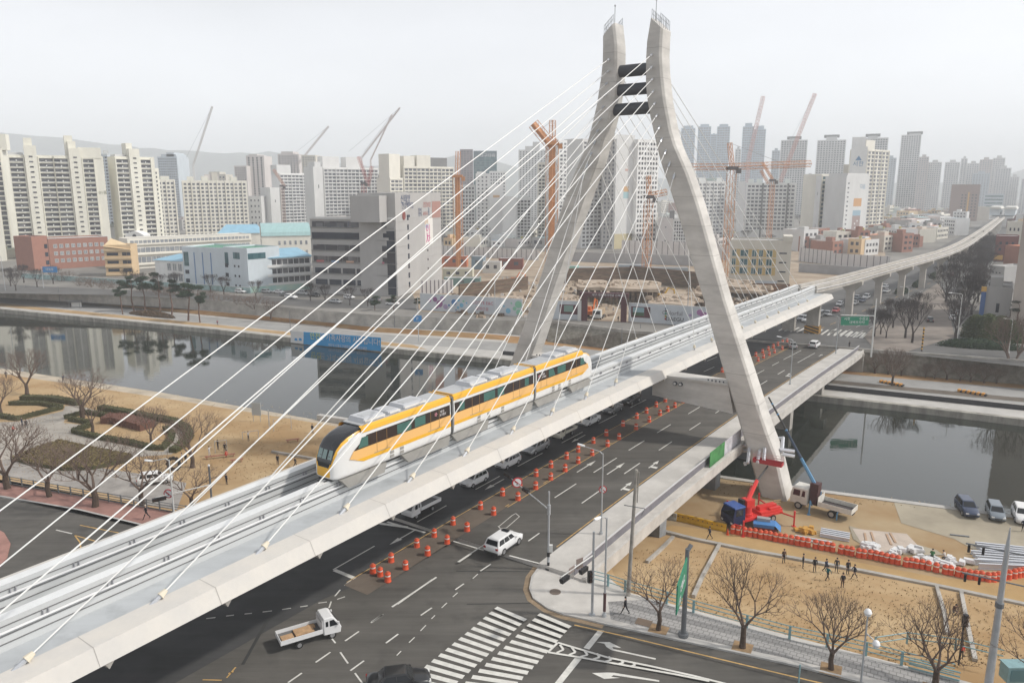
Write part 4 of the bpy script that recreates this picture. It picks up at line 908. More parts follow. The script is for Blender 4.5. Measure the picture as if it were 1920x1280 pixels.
# far blue towers
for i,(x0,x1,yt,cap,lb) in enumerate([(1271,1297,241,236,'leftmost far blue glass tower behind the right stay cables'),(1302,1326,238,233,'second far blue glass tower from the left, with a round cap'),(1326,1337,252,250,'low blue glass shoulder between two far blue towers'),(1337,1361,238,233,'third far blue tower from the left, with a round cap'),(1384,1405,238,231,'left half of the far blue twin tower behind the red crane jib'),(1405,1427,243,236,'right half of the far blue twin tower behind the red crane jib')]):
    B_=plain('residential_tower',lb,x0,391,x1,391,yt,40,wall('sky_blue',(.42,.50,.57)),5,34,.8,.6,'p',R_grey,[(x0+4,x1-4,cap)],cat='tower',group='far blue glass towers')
def capped(lb,x0,x1,yb,yt,cap,cx0,cx1,nc,nr,wm=W_lgrey,st='m'):
    B_=plain('residential_tower',lb,x0,yb,x1,yb,yt,30,wm,nc,nr,.6,.5,st,R_grey,[(cx0,cx1,cap+3)],cat='tower',group='hazy residential towers with roof discs',done=False)
    a=fx(B_,cx0)-3; b=fx(B_,cx1)+3; B_.box('roof_disc',a,b,4,22,hy(B_,cap+3)-.3,hy(B_,cap)+.6,W_dgrey); B_.done()
capped('grey tower with a flat roof disc left of the tall red crane jib',1455,1504,406,264,257,1470,1488,10,34)
capped('pale tower with a flat roof disc right of the tall red crane jib',1522,1575,404,264,254,1538,1558,10,34)
capped('grey tower with a roof disc rising behind the triangle logo gable',1608,1652,408,260,252,1614,1632,9,34)
capped('tallest slim pale tower with a roof disc right of the triangle logo gable',1676,1713,400,254,248,1690,1711,8,40)
for lb,x0,x1,yb,yt,nc in [('lower wing joined to the right of the slim tallest tower',1712,1731,402,295,4),('hazy stepped tower with a pitched hat right of the tallest tower',1730,1756,402,305,6),('dark strip windowed tower between the logo gable and the tallest tower',1650,1671,402,297,4),('hazy pale slab with an arched top behind the plum coloured block',1762,1790,398,305,6),('rounded slim hazy tower behind the plum coloured block',1791,1803,398,298,2),('hazy slab with hipped roofs right of the rounded slim tower',1803,1826,398,307,5),('hazy tall stepped slab above the viaduct end',1826,1850,396,300,5),('hazy slab with a crowned top above the viaduct end',1850,1873,396,297,5),('hazy low slab with a dark pagoda like top near the right edge',1856,1886,400,316,6),('hazy pale slab at the right with blank gable',1885,1903,400,332,4),('hazy white slab cut by the right edge',1907,1935,402,336,5),('hazy slab peeping between plum block and slabs',1815,1848,402,326,6),('distant beige slab between the two red crane jibs',1440,1455,400,283,3),('distant beige block at the foot of the blue twin tower',1372,1383,398,280,2),('small hazy gable block between the disc towers',1505,1520,410,330,3)]:
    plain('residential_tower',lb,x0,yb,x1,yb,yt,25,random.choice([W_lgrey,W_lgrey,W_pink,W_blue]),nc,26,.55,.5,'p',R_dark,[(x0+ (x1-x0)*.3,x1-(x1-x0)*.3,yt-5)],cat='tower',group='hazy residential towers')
# gables with logo and mural
B_=bpx('apartment_block','tall white gable bearing a blue triangle logo, right of the disc towers',1582,447,1612,446,277,14,W_white,cat='apartment block',group='high rise apartment blocks')
mb=MB(); s_=B_.L*.2; mb.add([(B_.L*.5-s_,-.08,B_.h*.86),(B_.L*.5+s_,-.08,B_.h*.86),(B_.L*.5,-.08,B_.h*.86+1.6*s_)],[(0,1,2)]); mb.build('logo',P_('logo_blue',(.10,.22,.38)),B_.r); ftxt(B_,'서한',4.2,P_('logo_blue',(.10,.22,.38)),B_.L*.5,B_.h*.82)
B_.box('roof_structure',0,B_.L*.85,2,12,B_.h,hy(B_,257),W_white); B_.done()
plain('apartment_block','pale facade of arched balconies right of the triangle logo gable',1612,446,1653,443,281,14,W_ivory,6,22,.6,.6,'m',R_dark,[(1612,1628,262)],ledge=1,fin=2)
B_=plain('apartment_block','fifteen storey block with dark glazed rows and a green roof, left of the mural gable',1531,455,1575,453,328,16,W_ivory,3,15,.85,.55,'t',R_green,ledge=1,fin=1)
plain('apartment_block','narrow blank wall with a faint mural left of the green roofed block',1521,456,1531,455,331,16,W_lgrey,1,2,.1,.1,'m')
plain('office_building','square brown roofed box peeking above the mural gable',1571,440,1602,440,310,12,W_beige,1,2,.2,.1,'d',cat='building',group=None)
B_=bpx('apartment_block','pale round topped gable with an orange, blue and mauve mural beside the viaduct',1577,458,1620,455,331,16,W_lgrey,cat='apartment block',group='high rise apartment blocks')
for z0,z1,c,nm in ((.02,.42,(.33,.25,.24),'mauve_paint'),(.42,.50,(.30,.42,.50),'blue_soft'),(.56,.68,(.58,.33,.16),'orange_soft2')): sheet('F',B_,'mural',B_.L*.38,B_.L*.72,B_.h*z0,B_.h*z1,P_(nm,c))
for k,(a,z) in enumerate([(.5,.30),(.6,.34),(.53,.24),(.6,.18)]):
    mb=MB(); mb.tube([(B_.L*a,-.05,B_.h*z),(B_.L*a,-.09,B_.h*z)],.7,10); mb.build('mural_dot',P_('white',(.7,.7,.7)),B_.r)
ftxt(B_,'다음',3.6,P_('logo_sky',(.28,.42,.55)),B_.L*.72,B_.h*.85); B_.grid('F',B_.L*.02,B_.L*.2,6,B_.h-3,1,12,.3,.3,'m'); B_.box('roof_structure',1,B_.L-1,.02,14,B_.h,B_.h+2.2,W_lgrey); B_.done()
B_=bpx('office_building','plum brown office block with a yellow vertical sign beside the viaduct end',1777,415,1831,413,347,30,W_brown,perp=True,cat='office')
B_.grid('F',B_.L*.35,B_.L*.95,4,B_.h-10,5,8,.45,.45,'n'); sheet('F',B_,'sign',B_.L*.6,B_.L*.66,4,B_.h*.8,P_('sign_yellow',(.6,.35,.08)),.3); B_.grid('R',2,28,4,B_.h-4,4,9,.5,.4,'n'); B_.done()
plain('office_building','blue glass banded office right of the plum brown block',1841,405,1878,404,364,30,W_blue,1,6,.96,.5,'t',cat='office',group=None)
# monorail station at the far end
st_=thing('monorail_station',W(864,-33,ZC),'small white roofed monorail station at the far end of the viaduct','station')
for s in (1,-1):
    mb=MB(); mb.sweep([(s*6-4,12),(s*6+4,12),(s*6+4.4,18),(s*6-4.4,18)],[tuple(W(850,vv(850),0)),tuple(W(900,vv(860),0))]); mb.build('platform_wall',W_bw,st_,True)
    mb=MB(); mb.sweep([(s*6-5.5,18),(s*6+5.5,18),(s*6+4,20),(s*6-4,20)],[tuple(W(846,vv(850),0)),tuple(W(904,vv(860),0))]); mb.build('roof',M_white,st_,True)
mb=MB(); mb.sweep([(-9,9.3),(9,9.3),(9,11),(-9,11)],[tuple(W(850,vv(850),0)),tuple(W(900,vv(860),0))]); mb.build('platform',W_lgrey,st_,True)
# ---- commercial building with the discount banner
a=gp(588,549,ZC); b=gp(744,556,ZC)
B_=Bld('commercial_building','grey five storey commercial building with dark glass bands and rooftop sign frame',a,b,26,top_at(a,411)-ZC,W_grey,cat='commercial building'); B_.px=(588,744); H=B_.h
for i in range(6):
    z=H*(.10+.155*i)
    if i in (4,): sheet('F',B_,'glass_band',.6,B_.L-2,z+.6,z+2.9,G_navy,.09); sheet('F',B_,'wall_band',B_.L*.72,B_.L-2.4,z+.5,z+1.4,W_grey,.14)
    elif i in (0,1):
        B_.grid('F',.8,B_.L*.70,z+.6,z+2.7,4,1,.86,.9,'n')
    else: B_.grid('F',.8,B_.L-3,z+.6,z+2.8,6 if i!=2 else 5,1,.97,.9,'d')
    B_.ledges(0,B_.L,z+.45,z+.45,1,.22,.18)
B_.box('roof_frame',0,B_.L,-.3,0,H+.1,H+.9,W_lgrey)
for i,(c,n1) in enumerate([((.45,.12,.12),'r'),((.15,.25,.4),'b'),((.55,.35,.25),'o'),((.1,.2,.15),'g'),((.45,.15,.2),'r2')]): sheet('F',B_,'window_poster',2+i*6.0,5+i*6.0,H*.42,H*.455,P_('poster_'+n1,c),.12)
ftxt(B_,'신태양건강백화점',2.3,P_('sign_blue_dark',(.03,.06,.15)),B_.L*.48,H*.93,sq=1.15)
B_.box('glass_corner',B_.L-3.2,B_.L-.1,-.12,.3,.5,H*.86,G_navy); B_.done()
a2=gp(746,556,ZC); b2=gp(829,528,ZC)
C_=Bld('commercial_building','taller grey tiled wing with a pink lettered discount banner',a2,b2,14,top_at(a2,365)-ZC,W_grey,cat='commercial building'); C_.px=(746,829); H=C_.h
for i in range(8): C_.win('F',C_.L*.25,3+i*3.45,2.6,1.9,'n')
for i in range(3): C_.win('F',C_.L*.66,7+i*3.5,.8,.8,'n')
C_.box('slot_window',C_.L*.50,C_.L*.53,-.1,.05,1.5,H*.42,G_navy); C_.ledges(0,C_.L,3.1,26,8,.10,.22)
bn=sheet('F',C_,'banner',C_.L*.43,C_.L*.78,H*.46,H*.74,P_('banner_white',(.72,.70,.66)),.2)
M_mag=P_('magenta',(.55,.04,.25)); cxx=C_.L*.605
for s_,x,z in (('할',cxx-2.6,H*.60),('인',cxx+2.6,H*.60),('행',cxx-2.6,H*.51),('사',cxx+2.6,H*.51)):
    o=txt(s_,5.2,M_mag,C_.r,Matrix.Translation((x,-.26,z)),name='banner_letter')
txt('봄맞이',2.2,P_('orange_soft',(.6,.38,.2)),C_.r,Matrix.Translation((cxx,-.26,H*.70)),name='banner_letter'); txt('감사세일',1.8,P_('blue_soft2',(.25,.4,.6)),C_.r,Matrix.Translation((cxx,-.26,H*.655)),name='banner_letter')
M_sb=P_('sign_blue_dark',(.03,.06,.15)); ftxt(C_,'신태양',3.2,M_sb,C_.L*.2,H*.95); ftxt(C_,'건강백화점',2.4,M_sb,C_.L*.24,H*.885); ftxt(C_,'건강보감',2.2,P_('sign_red',(.4,.08,.06)),C_.L*.66,H*.885)
for k,z in enumerate((.83,.79,.75)): ftxt(C_,'한식',1.9,M_sb,C_.L*.5,H*z); ftxt(C_,'호',1.9,M_sb,C_.L*.7,H*z) if k<2 else None
ftxt(C_,'사우나',1.8,P_('sign_red',(.4,.08,.06)),C_.L*.62,H*.79); sheet('F',C_,'sign_panel',C_.L*.78,C_.L*.99,H*.74,H*.92,P_('dull_red_panel',(.36,.20,.17)),.08)
mb=MB(); mb.tube([(C_.L*.16,-.05,H*.79),(C_.L*.16,-.15,H*.79)],1.5,16); mb.build('round_logo',P_('brown_round',(.22,.06,.05)),C_.r)
C_.box('upper_block',-6.5,0,3,13.8,B_.h-.5,H-.3,W_grey); C_.done()
# ---- yellow striped glazed block
B_=bpx('office_building','beige framed block with three rows of teal glass and ochre piers',1366,534,1479,537,452,16,W_beige,perp=True,cat='office',roof=R_grey); H=B_.h
sheet('F',B_,'ochre_field',B_.L*.03,B_.L*.76,H*.24,H*.84,P_('ochre_pier',(.52,.38,.16)),.06)
for r_ in range(3):
    for x0,x1 in ((.03,.10),(.165,.30),(.36,.44),(.475,.545),(.60,.70)): B_.win('F',B_.L*(x0+x1)/2,H*(.335+.20*r_),B_.L*(x1-x0),H*.155,'tf')
    sheet('F',B_,'ledge',0.2,B_.L*.77,H*(.425+.2*r_),H*(.445+.2*r_),W_beige,.16)
for r_ in range(4): B_.win('F',B_.L*.87,H*(.12+.21*r_),B_.L*.12,.5,'n'); B_.win('R',8,H*(.12+.21*r_),4,.35,'n')
sheet('F',B_,'base_band',0,B_.L*.8,0,H*.12,P_('pale_blue_base',(.45,.50,.55)),.1); B_.box('roof_wall',B_.L-3,B_.L+.3,-.3,14,H,H+2.2,W_beige); B_.done()
# ---- schools
B_=bpx('school_building','long red brick three storey school at the left',96,505,207,498,450,16,W_brick,cat='school'); H=B_.h
B_.grid('F',1.5,B_.L-1.5,2.2,H-1.3,9,3,.62,.52,'pf'); B_.box('roof_edge',-.1,B_.L+.1,-.15,.25,H+.55,H+.9,W_lgrey); B_.done()
B_=bpx('school_building','red brick stair wing with open landings left of the long brick school',66,508,95,505,446,12,W_brick,cat='school'); H=B_.h
for i in range(3): B_.win('F',B_.L*.86,H*(.22+.25*i),B_.L*.2,H*.13,'n')
B_.done()
B_=bpx('school_building','tan yellow school stair tower with open sloping landings',200,518,250,517,462,10,W_tan,cat='school'); H=B_.h
for i in range(3):
    B_.win('F',B_.L*.74,H*(.2+.27*i),B_.L*.16,H*.11,'n'); B_.win('F',B_.L*.90,H*(.2+.27*i),B_.L*.14,H*.11,'n'); B_.win('F',B_.L*.3,H*(.2+.27*i),B_.L*.42,H*.10,'n')
B_.ledges(0,B_.L,H*.06,H*.88,3,.7,.9); mb=MB(); mb.add([(0,-1,H+.1),(B_.L,-1,H-1.5),(B_.L,11,H-1.5),(0,11,H+2.8)],[(0,1,2,3),(3,2,1,0)]); mb.build('sloping_roof',P_('tan_roof',(.66,.50,.30)),B_.r); B_.done()
B_=bpx('school_building','long ivory school wing with glazed corridor bands behind the tan stair tower',244,505,474,490,450,14,W_ivory,cat='school'); H=B_.h
for z0,z1 in ((.2,.4),(.55,.72)): B_.grid('F',1,B_.L-1,H*z0,H*z1,26,1,.88,.95,'p')
B_.grid('F',1,B_.L-1,H*.86,H*.98,30,1,.8,.8,'p'); B_.ledges(0,B_.L,H*.15,H*.84,2,.8,.7); B_.done()
B_=bpx('house','small white school hall with hipped dark green roof above the brick school',206,470,252,470,424,12,W_white,cat='hall',roof=None); H=B_.h
mb=MB(); L_=B_.L; mb.add([(-.8,-.8,H),(L_+.8,-.8,H),(L_+.8,12.8,H),(-.8,12.8,H),(4,6,H+3.4),(L_-4,6,H+3.4)],[(0,1,5,4),(1,2,5),(2,3,4,5),(3,0,4)]); mb.build('roof',R_dark,B_.r); mb=MB(); mb.tube([(L_*.5,-.05,H*.55),(L_*.5,-.15,H*.55)],1.3,14); mb.build('round_window',G_navy,B_.r); B_.win('F',L_*.8,H*.3,2.6,1,'d'); B_.done()
B_=bpx('house','white curved gable with a round window on the school roof line',238,478,273,478,441,8,W_white,cat='gable',roof=None); mb=MB(); H=B_.h; L_=B_.L; mb.add([(0,0,H),(L_,0,H),(L_*.75,0,H+1.5),(L_*.5,0,H+2.4),(L_*.25,0,H+1.5),(0,8,H),(L_,8,H),(L_*.75,8,H+1.5),(L_*.5,8,H+2.4),(L_*.25,8,H+1.5)],[(0,1,2,3,4),(9,8,7,6,5),(1,6,7,2),(2,7,8,3),(3,8,9,4),(4,9,5,0)]); mb.build('gable',W_white,B_.r); mb=MB(); mb.tube([(L_*.5,-.05,H-.5),(L_*.5,-.15,H-.5)],1.1,14); mb.build('round_window',G_navy,B_.r); B_.done()
B_=bpx('school_building','white school hall front with vertical blue stripes',347,536,424,540,465,18,W_bw,cat='school',roof=R_green); H=B_.h
for k in (.28,.48,.68): sheet('F',B_,'stripe',B_.L*k,B_.L*k+.35,0,H*.9,P_('stripe_blue',(.12,.22,.42)),.12)
B_.win('F',B_.L*.09,H*.72,2.2,5.4,'t')
for z in (.15,.38): B_.win('F',B_.L*.09,H*z,1.8,1.5,'n')
B_.done()
B_=bpx('school_building','white school block with a teal glass corner next to the striped hall',424,540,468,546,465,14,W_bw,cat='school',roof=R_green); H=B_.h
B_.win('F',B_.L*.12,H*.74,2.2,4.8,'t'); B_.win('F',B_.L*.55,H*.84,4.2,2.4,'t'); B_.win('R',4,H*.84,7.5,2.2,'t')
for z in (.1,.34,.58): B_.win('F',B_.L*.1,H*z,1.9,1.5,'n'); B_.win('F',B_.L*.45,H*z,.8,.8,'n'); B_.win('F',B_.L*.62,H*z,.8,.8,'n')
B_.done()
B_=bpx('school_building','white three storey school wing with blue roof and open corridors',468,544,586,535,487,15,W_white,cat='school',roof=None); H=B_.h
mb=MB(); mb.bx(-.5,B_.L+.3,-.6,15.5,H,H+.35); mb.add([(-.5,-.6,H+.35),(B_.L+.3,-.6,H+.35),(B_.L+.3,15.5,H+2.6),(-.5,15.5,H+2.6)],[(0,1,2,3)]); mb.build('roof',R_blue,B_.r)
for r_ in range(3):
    z=H*(.10+.30*r_); B_.win('F',B_.L*.15,z+1.6,B_.L*.14,1.9,'n'); B_.grid('F',B_.L*.26,B_.L-.6,z+.9,z+3.0,8,1,.85,.9,'d')
B_.ledges(B_.L*.24,B_.L,H*.13,H*.74,2,.7,1.0); B_.win('R',7,H*.4,2,2,'n'); B_.win('L',7,H*.5,1.5,1.5,'n'); B_.done()
B_=bpx('school_building','small white wing with a light blue roof left of the striped hall',294,532,346,536,487,12,W_white,cat='school',roof=None); H=B_.h
mb=MB(); mb.add([(-.6,-.6,H),(B_.L,-.6,H),(B_.L,12.5,H+1.5),(-.6,12.5,H+1.5)],[(0,1,2,3)]); mb.build('roof',R_blue,B_.r); B_.grid('F',B_.L*.42,B_.L,1.2,H-.5,3,2,.7,.75,'pf'); B_.done()
B_=bpx('gymnasium','cream gymnasium with a teal barrel roof behind the white school wing',494,505,586,502,443,26,W_ivory,cat='gymnasium',roof=None); H=B_.h
mb=MB(); R_=[]
for i in range(11):
    t=math.pi*i/10; R_.append((13-13.4*math.cos(t),H+5.6*math.sin(t)))
mb.loft([[(x,y,z) for y,z in R_] for x in (0,B_.L)],0); mb.build('barrel_roof',R_teal,B_.r)
mb=MB(); mb.add([(-.08,y,z-.4) for y,z in R_],[tuple(range(10,-1,-1))]); mb.build('gable_panel',W_beige,B_.r)
B_.grid('F',B_.L*.3,B_.L-1,1,H-1,6,3,.4,.4,'p'); B_.grid('L',3,23,2,H-1,4,3,.3,.4,'p'); B_.done()
B_=bpx('school_building','low building with a wide light blue roof behind the gymnasium',412,480,495,478,438,16,W_ivory,cat='school',roof=None); H=B_.h
mb=MB(); mb.add([(-.6,-.6,H),(B_.L,-.6,H),(B_.L-3,10,H+4.6),(4,10,H+4.6),(-.6,18,H),(B_.L,18,H)],[(0,1,2,3),(4,0,3),(1,5,2),(5,4,3,2)]); mb.build('roof',R_blue,B_.r); B_.done()
# right edge buildings
B_=bpx('office_building','tall beige tower wall cut by the right edge behind the dark tree row',1893,606,1990,620,330,30,wall('tower_beige',(.42,.37,.33)),perp=True,cat='office'); B_.grid('L',2,28,3,B_.h-2,5,14,.12,.4,'n'); B_.done()
B_=bpx('office_building','low grey tiled building with a blue vertical sign beside the dark tree row',1843,600,1892,600,541,18,W_grey,cat='office'); B_.win('F',B_.L*.5,B_.h*.4,.8,2.6,'n'); sheet('L',B_,'sign',-.6,1.2,0.5,B_.h*.9,P_('sign_blue',(.05,.12,.3)),1.2); sheet('L',B_,'sign_top',-.6,1.2,B_.h*.9,B_.h*1.05,P_('sign_yellow',(.6,.35,.08)),1.3); B_.box('roof_structure',B_.L*.1,B_.L*.6,4,12,B_.h,B_.h+3,W_grey); B_.done()
for lb,x0,yb0,x1,yb1,yt,m_ in [('maroon clad commercial block above the dark tree row',1862,491,1905,491,444,W_mar),('pale beige block with three windows above the maroon block',1882,470,1912,470,418,W_beige),('small red roofed block next to the station at the viaduct end',1886,428,1902,428,402,W_mar),('grey flat roofed block behind the low tiled building',1852,530,1880,533,500,W_grey)]:
    B_=bpx('commercial_building',lb,x0,yb0,x1,yb1,yt,16,m_,cat='commercial building'); B_.grid('F',1,B_.L-1,1.5,B_.h-1.5,3,3,.4,.4,'n')
    if 'maroon clad' in lb: sheet('F',B_,'sign',B_.L*.02,B_.L*.4,1,3.4,P_('sign_yellow',(.6,.35,.08)),.3)
    B_.done()
# ================================================================ HELPERS
def onu(x, y, u):
    cx, cy = (x-960)/FPX, (640-y)/FPX
    r = Vector((cx, math.cos(PITCH)+cy*math.sin(PITCH), -math.sin(PITCH)+cy*math.cos(PITCH)))
    t = u/(r.x*UX+r.y*UY); return Vector((r.x*t, r.y*t, CAMH+r.z*t))
def onv(x, y, v):
    cx, cy = (x-960)/FPX, (640-y)/FPX
    r = Vector((cx, math.cos(PITCH)+cy*math.sin(PITCH), -math.sin(PITCH)+cy*math.cos(PITCH)))
    t = v/(r.x*UY-r.y*UX); return Vector((r.x*t, r.y*t, CAMH+r.z*t))
# ================================================================ MONORAIL TRAIN
T_white = mat('train_white',(.74,.74,.73),.25,coat=.4); T_or = mat('train_apricot',(.80,.47,.17),.28,coat=.4); T_yel = mat('train_yellow',(.78,.42,.03),.28,coat=.4)
T_blk = mat('train_black_gloss',(.018,.02,.024),.12,coat=.6); T_win = mat('train_window_black',(.035,.025,.022),.15); T_teal = mat('train_glass_green',(.06,.15,.13),.08)
T_roof = mat('train_roof_grey',(.42,.43,.44),.5,var=.06,scale=.5); T_skirt = mat('train_skirt_grey',(.30,.29,.27),.7,var=.08,scale=.6); T_ac = mat('train_unit_grey',(.50,.51,.53),.45); T_dk = mat('train_underframe',(.05,.05,.05),.7)
tr = thing('monorail_train', W(41,-48.1,9.82), 'three car white monorail train with apricot and yellow bands and black nose', 'train', rz=ROTU)
def sup(w, zb, zt, x, n=56):
    R = []; mid, h = (zb+zt)/2, (zt-zb)/2
    for i in range(n):
        a = 2*math.pi*i/n; c, s = math.cos(a), math.sin(a)
        R.append((x, w*math.copysign(abs(c)**.30,c), mid+h*math.copysign(abs(s)**(.26 if s<0 else .5),s)))
    return R
NOSE = [(0,.80,2.15,3.0),(.08,1.0,2.0,3.4),(.25,1.14,1.9,3.95),(.6,1.26,1.82,4.65),(1.1,1.35,1.8,5.15),(1.8,1.41,1.8,5.5),(2.7,1.44,1.8,5.72),(3.6,1.465,1.8,5.9),(4.4,1.47,1.8,5.95)]
def train_car(x0, x1, nose=0):
    mb = MB()
    if nose:
        sec = [(d,w,zb,zt) for d,w,zb,zt in NOSE]
        R = [sup(w,zb,zt,x0+d) for d,w,zb,zt in sec]+[sup(1.47,1.8,5.95,x1)] if nose>0 else [sup(1.47,1.8,5.95,x0)]+[sup(w,zb,zt,x1-d) for d,w,zb,zt in reversed(sec)]
    else: R = [sup(1.47,1.8,5.95,x0), sup(1.47,1.8,5.95,x1)]
    mb.loft(R)
    wz = {}
    for i, f in enumerate(mb.f):
        c = Vector((0,0,0))
        for k in f: c += Vector(mb.v[k])
        c /= len(f); d = (c.x-x0) if nose>0 else (x1-c.x)
        if nose and d < 4.0:
            w = next((a[1] for a in NOSE if a[0] >= d), 1.47); q = abs(c.y)/w
            lim = 2.85+.7*(q**2)
            if (q < .80 and c.z > lim and d < 3.9): mb.mi[i] = 1
            elif q < .86 and lim-.36 < c.z <= lim+.02 and d < .9: mb.mi[i] = 2
            elif .80 <= q < .90 and c.z > lim and d < 3.9: mb.mi[i] = 2
    b = mb.build('car_body',[T_white,T_blk,T_yel],tr); smooth_angle(b,50)
    e0 = x0+(2.2 if nose>0 else .15); e1 = x1-(2.2 if nose<0 else .15)
    bb0 = x0+(1.7 if nose>0 else .02); bb1 = x1-(1.7 if nose<0 else .02)
    def plate(nm, pts, m, off=1.482, par=b):
        for s in (-1,1):
            mb = MB(); v = [(x,s*off,z) for x,z in pts]; v2 = [(x,s*(off-.03),z) for x,z in pts]; n = len(pts)
            fs = [tuple(range(n)),tuple(range(2*n-1,n-1,-1))] if s<0 else [tuple(range(n-1,-1,-1)),tuple(range(n,2*n))]
            mb.add(v+v2, fs+[(i,(i+1)%n,(i+1)%n+n,i+n) for i in range(n)]); mb.build(nm,m,par)
    sl0 = 1.5 if nose>0 else 0; sl1 = 1.5 if nose<0 else 0
    plate('apricot_band', [(bb0,3.45),(bb0+(.9 if sl0 else 0),3.12),(bb1-(.9 if sl1 else 0),3.12),(bb1,3.45),(bb1-(.3 if sl1 else 0),4.08),(bb0+(.5 if sl0 else 0),4.08)], T_or)
    plate('yellow_stripe', [(bb0+(1.6 if sl0 else 0),2.84),(bb1-(1.6 if sl1 else 0),2.84),(bb1-(.7 if sl1 else 0),3.17),(bb0+(.7 if sl0 else 0),3.17)], T_yel, 1.49)
    plate('window_band', [(e0,4.05),(e1,4.05),(e1-(1.6 if sl1 else 0),5.12),(e0+(1.6 if sl0 else 0),5.12)], T_win, 1.488)
    L = x1-x0
    if nose>0: tw = [(x0+2.7,x0+3.9),(x0+7.6,x0+9.5),(x0+10.0,x0+11.5)]; dr = [x0+5.6,x0+12.9]
    elif nose<0: tw = [(x1-3.9,x1-2.7),(x1-9.5,x1-7.6),(x1-11.5,x1-10.0)]; dr = [x1-5.6,x1-12.6]
    else: tw = [(x0+.9,x0+1.7),(x0+5.0,x0+7.0),(x0+7.5,x0+8.7),(x1-1.9,x1-1.1)]; dr = [x0+3.6,x1-3.6]
    for a, c in tw:
        sl = .5 if (nose and (a-x0<3 or x1-c<3)) else 0
        plate('window_pane', [(a,4.14),(c,4.14),(c-(sl if nose<0 else 0),5.02),(a+(sl if nose>0 else 0),5.02)], T_teal, 1.494)
    for d in dr:
        for dx in (-.65,.62): plate('door_seam', [(d+dx,3.2),(d+dx+.035,3.2),(d+dx+.035,5.1),(d+dx,5.1)], T_dk if False else mat('seam_orange',(.35,.2,.07),.5), 1.497)
        plate('door_sill', [(d-1.0,3.18),(d+1.0,3.18),(d+1.0,3.23),(d-1.0,3.23)], T_skirt, 1.50)
    for d in ([x0+6.6,x0+7.9] if nose>0 else ([x0+3.9,x0+5.6,x0+8.2] if not nose else [x0+3.6,x0+5.0,x0+7.5])):
        for zz in (2.15,2.52): plate('vent', [(d,zz),(d+.5,zz),(d+.5,zz+.26),(d,zz+.26)], T_skirt, 1.498)
    # roof edge and grey roof
    r0 = x0+(3.2 if nose>0 else 0); r1 = x1-(3.2 if nose<0 else 0)
    for s in (-1,1):
        mb = MB(); mb.add([(r0,s*1.478,5.42),(r1,s*1.478,5.42),(r1,s*1.40,5.80),(r0,s*1.40,5.80),(r0,s*1.12,5.97),(r1,s*1.12,5.97)],[(0,1,2,3),(3,2,5,4)] if s<0 else [(3,2,1,0),(4,5,2,3)]); mb.build('roof_edge',T_yel,b)
    mb = MB(); mb.bx(r0+.25,r1-.25,-1.15,1.15,5.9,6.0); mb.build('roof_panel',T_roof,b)
    for xe in ([x0] if nose<=0 else [])+([x1-.12] if nose>=0 else []): mb = MB(); mb.bx(xe,xe+.12,-1.3,1.3,5.8,6.04); mb.build('roof_rim',T_yel,b)
    un = [(x0+3.9,x0+6.6),(x0+7.0,x0+8.6),(x0+9.0,x0+12.2)] if nose>0 else ([(x1-6.6,x1-3.9),(x1-9.5,x1-7.0)] if nose<0 else [(x0+3.2,x0+6.2),(x0+6.7,x0+8.2),(x0+8.6,x0+12)])
    for k,(a,c) in enumerate(un):
        mb = MB(); h = .42 if k!=1 else .30; mb.box(((a+c)/2,0,6.0+h/2),(c-a,2.0,h),0,0,None,.88); mb.build('roof_unit',T_ac,b)
        mb = MB(); mb.bx((a+c)/2-(c-a)*.3,(a+c)/2+(c-a)*.3,-.55,.35,6.0+h,6.03+h); mb.build('roof_grille',T_roof,b)
        mb = MB(); mb.bx(a+.1,c-.1,-1.12,-1.04,6.12,6.3); mb.build('roof_rail',T_white,b)
    # skirts
    sk = [(x0+1.0,x0+6.2),(x0+8.6,x1-.05)] if nose>0 else ([(x0+.05,x0+6.0),(x1-6.2,x1-1.0)] if nose<0 else [(x0+.05,x0+6.0),(x1-6.5,x1-.05)])
    for a,c in sk:
        for s in (-1,1):
            mb = MB(); y0,y1 = s*1.40,s*.95
            v = [(a+.5,y0,.95),(c-.3,y0,.95),(c,y0,1.82),(a-.3,y0,1.82)]; mb.hexa([(p_[0],y1,p_[2]) for p_ in v],v) if s>0 else mb.hexa([(p_[0],y1,p_[2]) for p_ in v][::-1],v[::-1]); mb.build('skirt',T_skirt,b)
    mb = MB(); mb.bx(x0+(1.2 if nose>0 else .2),x1-(1.2 if nose<0 else .2),-.9,.9,1.55,1.82); mb.build('underframe',T_dk,b)
    if nose:
        sx_ = 1 if nose>0 else -1; xe = x0 if nose>0 else x1
        mb = MB(); mb.box((xe+sx_*.55,0,1.9),(.9,1.5,.3)); mb.build('coupler_bay',T_dk,b)
        mb = MB(); mb.box((xe-sx_*.05,-.35,1.75),(.5,.18,.18)); mb.box((xe-sx_*.05,.35,1.75),(.5,.18,.18)); mb.box((xe-sx_*.05,0,1.7),(.35,1.1,.12)); mb.build('coupler',T_dk,b)
        if nose>0:
            for y_ in (-.62,0,.62):    # three windscreen panes
                mb = MB(); k_ = .92 if y_==0 else 1.0
                P0 = [(.10,3.72),(.40,4.46)]; ex=.30 if y_==0 else .36
                mb.add([(P0[0][0]+ex-.30,y_-.25,P0[0][1]),(P0[0][0]+ex-.30,y_+.25,P0[0][1]),(P0[1][0]+ex-.30,y_+.23,P0[1][1]),(P0[1][0]+ex-.30,y_-.23,P0[1][1])],[(3,2,1,0)])
                mb.build('windscreen_pane',mat('screen_glass',(.22,.30,.29),.08),b)
            for y_ in (-.95,.95): mb = MB(); mb.box((.42,y_,2.72),(.12,.3,.12)); mb.build('headlight',mat('lamp_pale',(.6,.6,.55),.2),b)
    return b
